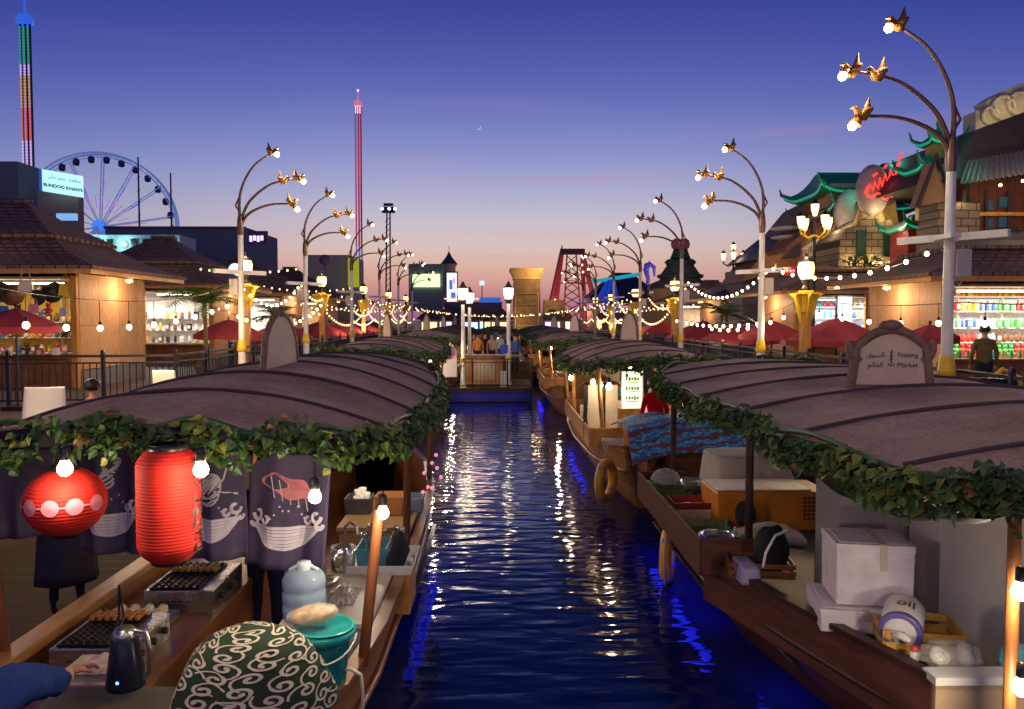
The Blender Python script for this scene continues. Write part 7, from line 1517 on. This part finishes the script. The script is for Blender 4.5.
mb = MB(); mb.prism([pg(738, 282), pg(750, 266), pg(778, 238), pg(806, 204), pg(822, 196), pg(828, 206), pg(812, 222), pg(786, 250), pg(760, 276)], -.6, 3, T=TG); mb.build('sloping_roof', mat('gallery_roof', (.22, .11, .07), .7, var=.35, scale=3, bump=.4), t)
mb = MB(); mb.prism([pg(752, 340), pg(752, 284), pg(788, 252), pg(826, 214), pg(845, 214), pg(845, 340)], .2, 3, T=TG); mb.build('wall', mat('gallery_wall', (.38, .22, .13), .8, var=.2), t)
for px, py in ((800, 232), (810, 224), (796, 250), (808, 246), (820, 236)):
    mb = MB(); q = pg(px, py); mb.box((q[0], Yg + .16, q[1]), (.3, .08, .5)); mb.build('window', glow('gallery_window', (1, .6, .2), .8), t)
point(t, (pg(800, 250)[0], Yg - 2, pg(800, 245)[1]), 60, WARM, .3); point(t, (pg(770, 262)[0], Yg - 2, pg(770, 262)[1]), 40, WARM, .3)
# stone restaurant with the neon sign
STN = stone_mat('fairy_stone', (.30, .24, .17), (.2, .16, .12), (.06, .05, .04), axis='y', row=.26, length=.5)
YN = 31; zn = lambda py: P3(870, py, YN).z; xn = lambda px: P3(px, 230, YN).x
t = thing('stone_restaurant', 'jagged stone facade with two green shuttered windows lit from below', 'building', (xn(872), YN, 1.2))
poly = [(xn(838), zn(290)), (xn(906), zn(290)), (xn(907), zn(238)), (xn(902), zn(226)), (xn(896), zn(229)), (xn(890), zn(219)), (xn(880), zn(222)), (xn(873), zn(214)), (xn(862), zn(219)), (xn(855), zn(226)), (xn(846), zn(228)), (xn(840), zn(240))]
TY = Matrix(((1, 0, 0, 0), (0, 0, 1, YN), (0, 1, 0, 0), (0, 0, 0, 1))); mb = MB(); mb.prism(poly, 0, 3, T=TY); mb.build('wall', STN, t)
for px in (861, 887.5):
    mb = MB(); mb.box((xn(px), YN - .05, zn(244)), (.36, .12, 1.05)); f = mb.build('window', mat('shutter_green', (.01, .06, .04), .5, cells=3), t); mb = MB(); mb.box((xn(px) , YN - .1, zn(258)), (.52, .2, .08)); mb.build('sill', STN, f)
for px in (848, 854, 871, 878.5, 894, 901): point(t, (xn(px), YN - .25, zn(262)), 11, (1, .7, .3), .05)
for i, px in enumerate((848, 854, 871, 878.5, 894, 901)): mb = MB(); mb.lathe([(.03, 0), (.05, .05), (.001, .03)], (xn(px), YN - .25, zn(264)), 8); mb.build('uplight', glow('uplight', (1, .75, .35), 7), t)
t = thing('neon_sign', 'red neon Arabic sign on a big rounded stone face board', 'sign', (xn(876), YN, zn(200)))
mb = MB()
for (px, py, rx, ry, m_) in ((873, 190, 17, 26, 0), (892, 182, 15, 22, 1)):
    mb.sphere((xn(px), YN + (.6 if m_ else .1), zn(py)), 1, 20, m_, (rx * YN / 800, .35, ry * YN / 800))
mb.box((xn(890), YN + .9, zn(205)), (1.3, .6, 1.4), 2, taper=.7); mb.tube([(xn(864), YN + .3, zn(225)), (xn(868), YN + .3, zn(205))], [.3, .2], 8, 2); mb.tube([(xn(883), YN + .3, zn(228)), (xn(880), YN + .3, zn(208))], [.3, .2], 8, 2)
mb.build('board', [mat('board_stone', (.33, .29, .30), .7, var=.25, scale=3), mat('board_dark', (.12, .10, .12), .7), mat('board_gold', (.45, .31, .12), .7)], t)
mb = MB()
NS = [[(862, 193), (864, 186), (867, 192), (869, 184), (872, 190), (874, 180), (876, 188), (879, 176), (882, 186), (884, 172), (888, 180)], [(888, 184), (890, 172), (892, 162), (895, 155)], [(861, 197), (866, 199), (872, 195), (878, 197)], [(876, 199), (881, 201), (884, 195), (886, 199)], [(867, 178), (871, 175)], [(862, 188), (860, 194), (863, 197)], [(878, 170), (880, 167)]]
for s_ in NS: mb.tube([(xn(a), YN - .42, zn(b_)) for a, b_ in s_], .045, 6)
mb.build('neon_script', glow('neon_red', (1, .05, .04), 1.6), t); point(t, (xn(876), YN - 1.0, zn(188)), 9, (1, .05, .05), .3); point(t, (xn(872), YN - 2.2, zn(235)), 80, (1, .75, .45), .3); point(t, (xn(874), YN - .4, zn(214)), 14, (1, .75, .35), .1); point(t, (xn(888), YN - .3, zn(218)), 14, (1, .75, .35), .1)
p = P3(850, 213, 33); mb = MB(); mb.sphere(p, .9, 16, 0, (.75, .5, 1.1)); mb.tube([p - Vector((0, 0, .6)), p - Vector((0, 0, 1.8))], [.3, .45], 8); tag(mb.build('rock_form', mat('board_stone', (.16, .14, .16), .7)), 'rounded rock shape left of the neon sign', 'rock')
p = P3(860, 263, 29); mb = MB()
for k in range(120): leaf(mb, p + Vector((rnd(-.5, .7), rnd(-.3, .3), rnd(-.15, .2))), Vector((rnd(-1, 1), rnd(-1, 1), rnd(-.2, 1))), Vector((0, 0, 1)), .16, random.choice((0, 2, 0)))
tag(mb.build('shrub', LEAF), 'green shrub at the foot of the stone facade', 'shrub')
# green roofed pagoda tower, red building
YT = 27; zt_ = lambda py: P3(930, py, YT).z; xt = lambda px, Y=YT + 1.2: P3(px, 150, Y).x
t = thing('pagoda_tower', 'narrow tower with two small jade roofs behind the first right bird lamp', 'tower', (xt(932), YT + 1, 1.2))
mb = MB(); lb = MB(); pagoda(mb, lb, xt(935), YT + 1, .95, .95, zt_(136), .42, .1, .12); mb.lathe([(.12, 0), (.06, .2), (.1, .3), (.03, .5), (.001, .75)], (xt(935), YT + 1, zt_(126)), 10); mb.build('top_roof', JADE, t)
mb = MB(); pagoda(mb, lb, xt(929), YT + 1, 1.4, 1.4, zt_(164), .5, .12, .16); mb.build('middle_roof', JADE, t); lb.build('led_edging', JADEL, t)
mb = MB(); mb.box((xt(934), YT + 1, zt_(143)), (.55, .55, .7)); mb.box((xt(932), YT + 1, (zt_(163) + 1.2) / 2), (.85, .85, zt_(163) - 1.2)); mb.build('shaft', mat('tower_gold_brown', (.32, .2, .08), .7, var=.2), t)
point(t, (xt(925), YT - .6, zt_(172)), 16, (.1, 1, .5), .2); point(t, (xt(925), YT - .6, zt_(142)), 12, (.1, 1, .5), .2); point(t, (xt(932), YT - .6, zt_(205)), 12, WARM, .2)
t = thing('red_building', 'small red building with a jade roof beside the stone facade', 'building', (xt(920), YT + 1.5, 1.2))
mb = MB(); lb = MB(); pagoda(mb, lb, xt(931), YT + 2, 1.6, 1.8, zt_(222), .5, .15, .14); mb.build('roof', JADE, t); lb.build('led_edging', JADEL, t)
mb = MB(); mb.box((xt(930), YT + 2, (zt_(222) + 1.2) / 2), (1.25, 1.3, zt_(222) - 1.2)); mb.build('wall', mat('wall_crimson', (.28, .02, .02), .7, var=.15), t); point(t, (xt(918), YT + .3, zt_(240)), 10, (1, .4, .25), .2)
# dark timber hall at the far right
YD = 26; zd = lambda py: P3(985, py, YD).z; xd = lambda px: P3(px, 170, YD).x; TD = Matrix(((1, 0, 0, 0), (0, 0, 1, YD), (0, 1, 0, 0), (0, 0, 0, 1)))
t = thing('timber_hall', 'big dark timber hall with a steep roof and corrugated awning at the right edge', 'building', (xd(1000), YD, 1.2))
mb = MB(); mb.prism([(xd(945), zd(176)), (xd(958), zd(152)), (xd(972), zd(150)), (xd(984), zd(126)), (xd(1075), zd(92)), (xd(1110), zd(170))], .6, 7, T=TD); mb.build('steep_roof', mat('dark_shingle', (.035, .022, .035), .8, var=.3, scale=3, bump=.5), t)
mb = MB(); mb.prism([(xd(924), zd(205)), (xd(938), zd(160)), (xd(952), zd(200))], .2, .9, T=TD); mb.build('small_gable', mat('gable_brown', (.3, .18, .1), .8), t)
mb = MB(); mb.tube([(xd(920), YD + .1, zd(207)), (xd(938), YD + .1, zd(154)), (xd(956), YD + .1, zd(203))], .09, 4); mb.build('bargeboard', mat('barge_dark', (.04, .025, .03), .7), t)
def corr(u, v): return Vector((xd(970) + 4.0 * u - .9 * v * (1 - u) , YD + .1 - 1.1 * v, zd(160) - .95 * v + .75 * u + .022 * math.sin(u * 170)))
mb = MB(); mb.grid(corr, 300, 4); mb.build('corrugated_awning', mat('zinc', (.35, .3, .26), .4, metal=.6, var=.2), t)
for k in range(5): point(t, (xd(975) + .7 * k, YD - 1.5, zd(186) + .13 * k), 9, (1, .8, .45), .05)
for k in range(5): mb = MB(); mb.sphere((xd(975) + .7 * k, YD - 1.35, zd(192) + .13 * k), .05, 8); mb.build('awning_lamp', glow('uplight', (1, .75, .35), 7), t)
mb = MB(); mb.box((xd(1045), YD + 1.6, (zd(160) + 1.2) / 2), (4.2, 2, zd(160) - 1.2)); mb.build('wall', planks('red_brown_boards', (.16, .05, .035), (.12, .04, .03), (.02, .01, .01), .7, row=.3, length=3, axis='yv'), t)
for px, py in ((1000, 203), (1014, 200), (1000, 222), (1014, 220)): mb = MB(); mb.box((xd(px), YD + .55, zd(py)), (.26, .08, .34)); mb.build('window', mat('window_blue', (.03, .11, .18), .3), t)
mb = MB(); mb.box((xd(967), YD + 1.0, (zd(200) + 1.2) / 2), (1.4, 1.2, zd(200) - 1.2)); mb.build('stone_pier', STN, t); point(t, (xd(975), YD - 2.2, zd(215)), 100, (1, .65, .4), .3); point(t, (xd(990), YD - 2.5, zd(150)), 40, (1, .75, .5), .3)
for k in range(5): mb = MB(); mb.box((xd(974) + k * .75, YD + .52, (zd(230) + zd(188)) / 2), (.09, .1, zd(188) - zd(230))); mb.build('timber_post', mat('barge_dark', (.04, .025, .03), .7), t)
mb = MB(); mb.box((xd(1030), YD + .5, zd(212)), (4.2, .12, .12)); mb.box((xd(1030), YD + .45, zd(238)), (4.4, .2, .18)); mb.build('timber_beam', GOLD, t)
t = thing('ornate_crest', 'pale carved ornamental crest above the timber hall roof', 'ornament', (xd(1005), YD + 3, zd(110)))
mb = MB(); Yc = YD + 3.2; TC = Matrix(((1, 0, 0, 0), (0, 0, 1, Yc), (0, 1, 0, 0), (0, 0, 0, 1))); xc = lambda px: P3(px, 110, Yc).x; zc = lambda py: P3(1000, py, Yc).z
mb.prism([(xc(976), zc(132)), (xc(976), zc(111)), (xc(990), zc(109)), (xc(986), zc(101)), (xc(1000), zc(92)), (xc(1018), zc(84)), (xc(1050), zc(76)), (xc(1060), zc(132))], 0, .8, T=TC)
for px, py, r in ((990, 116, .3), (1003, 108, .42), (1019, 104, .42)): mb.tube([(xc(px) + r * math.cos(a), Yc - .05, zc(py) + r * math.sin(a)) for a in [k * .5 for k in range(10)]], .08, 6)
mb.build('carving', mat('carved_white', (.42, .38, .36), .8, var=.2, scale=3, bump=.4), t)
for px, py in ((1000, 112), (1019, 109), (983, 127)): point(t, (xc(px), Yc - .6, zc(py)), 9, (1, .75, .3), .1)
# black multi-arm lamps
def chandelier_lamp(label, px, pyt, Y, n, r, pw):
    p = P3(px, pyt, Y); t = thing('cluster_lamp', label, 'street lamp', (p.x, Y, 1.2), group='black posts with clustered lanterns')
    mb = MB(); mb.lathe([(.14, 1.2), (.06, 1.8), (.045, p.z - .3)], (p.x, Y, 0), 10); mb.build('pole', BLKM, t)
    k_ = r
    for i in range(n + 1):
        a = 2 * math.pi * i / n + .25; q = Vector((p.x + k_ * math.cos(a), Y + k_ * math.sin(a), p.z - .35)) if i < n else Vector((p.x, Y, p.z + .05))
        if i < n: mb = MB(); mb.tube([(p.x, Y, p.z - .75), (p.x + .5 * k_ * math.cos(a), Y + .5 * k_ * math.sin(a), p.z - .85), q + Vector((0, 0, -.35)), q + Vector((0, 0, -.2))], .035, 6); mb.build('arm', YEL if pw > 10 else BLKM, t)
        mb = MB(); mb.lathe([(.06, -.2), (.12, 0), (.13, .16)], q, 8, smooth=False); mb.build('glass', glow('cluster_glass', (1, .72, .32), 2.6), t)
        mb = MB(); mb.lathe([(.15, .16), (.06, .26), (.001, .34)], q, 8, smooth=False); mb.build('cap', BLKM, t)
    point(t, (p.x, Y - k_ - .2, p.z - .5), pw, WARM, .2)
chandelier_lamp('black post with five glowing lanterns before the chinese pavilion', 815, 211, 25, 4, .5, 25)
chandelier_lamp('smaller black post with lanterns against the pink dusk sky', 733.5, 249, 40, 3, .55, 8)
p = P3(789, 271, 27); mb = MB(); mb.box(p, (.42, .08, .3)); mb.box(p + Vector((.02, -.05, 0)), (.3, .02, .08), 1); tag(mb.build('red_sign', [glow('small_red', (.6, .01, .03), .6), glow('small_red_letters', (1, .3, .3), 1.2)]), 'small red lit sign left of the nearest right lantern', 'sign')
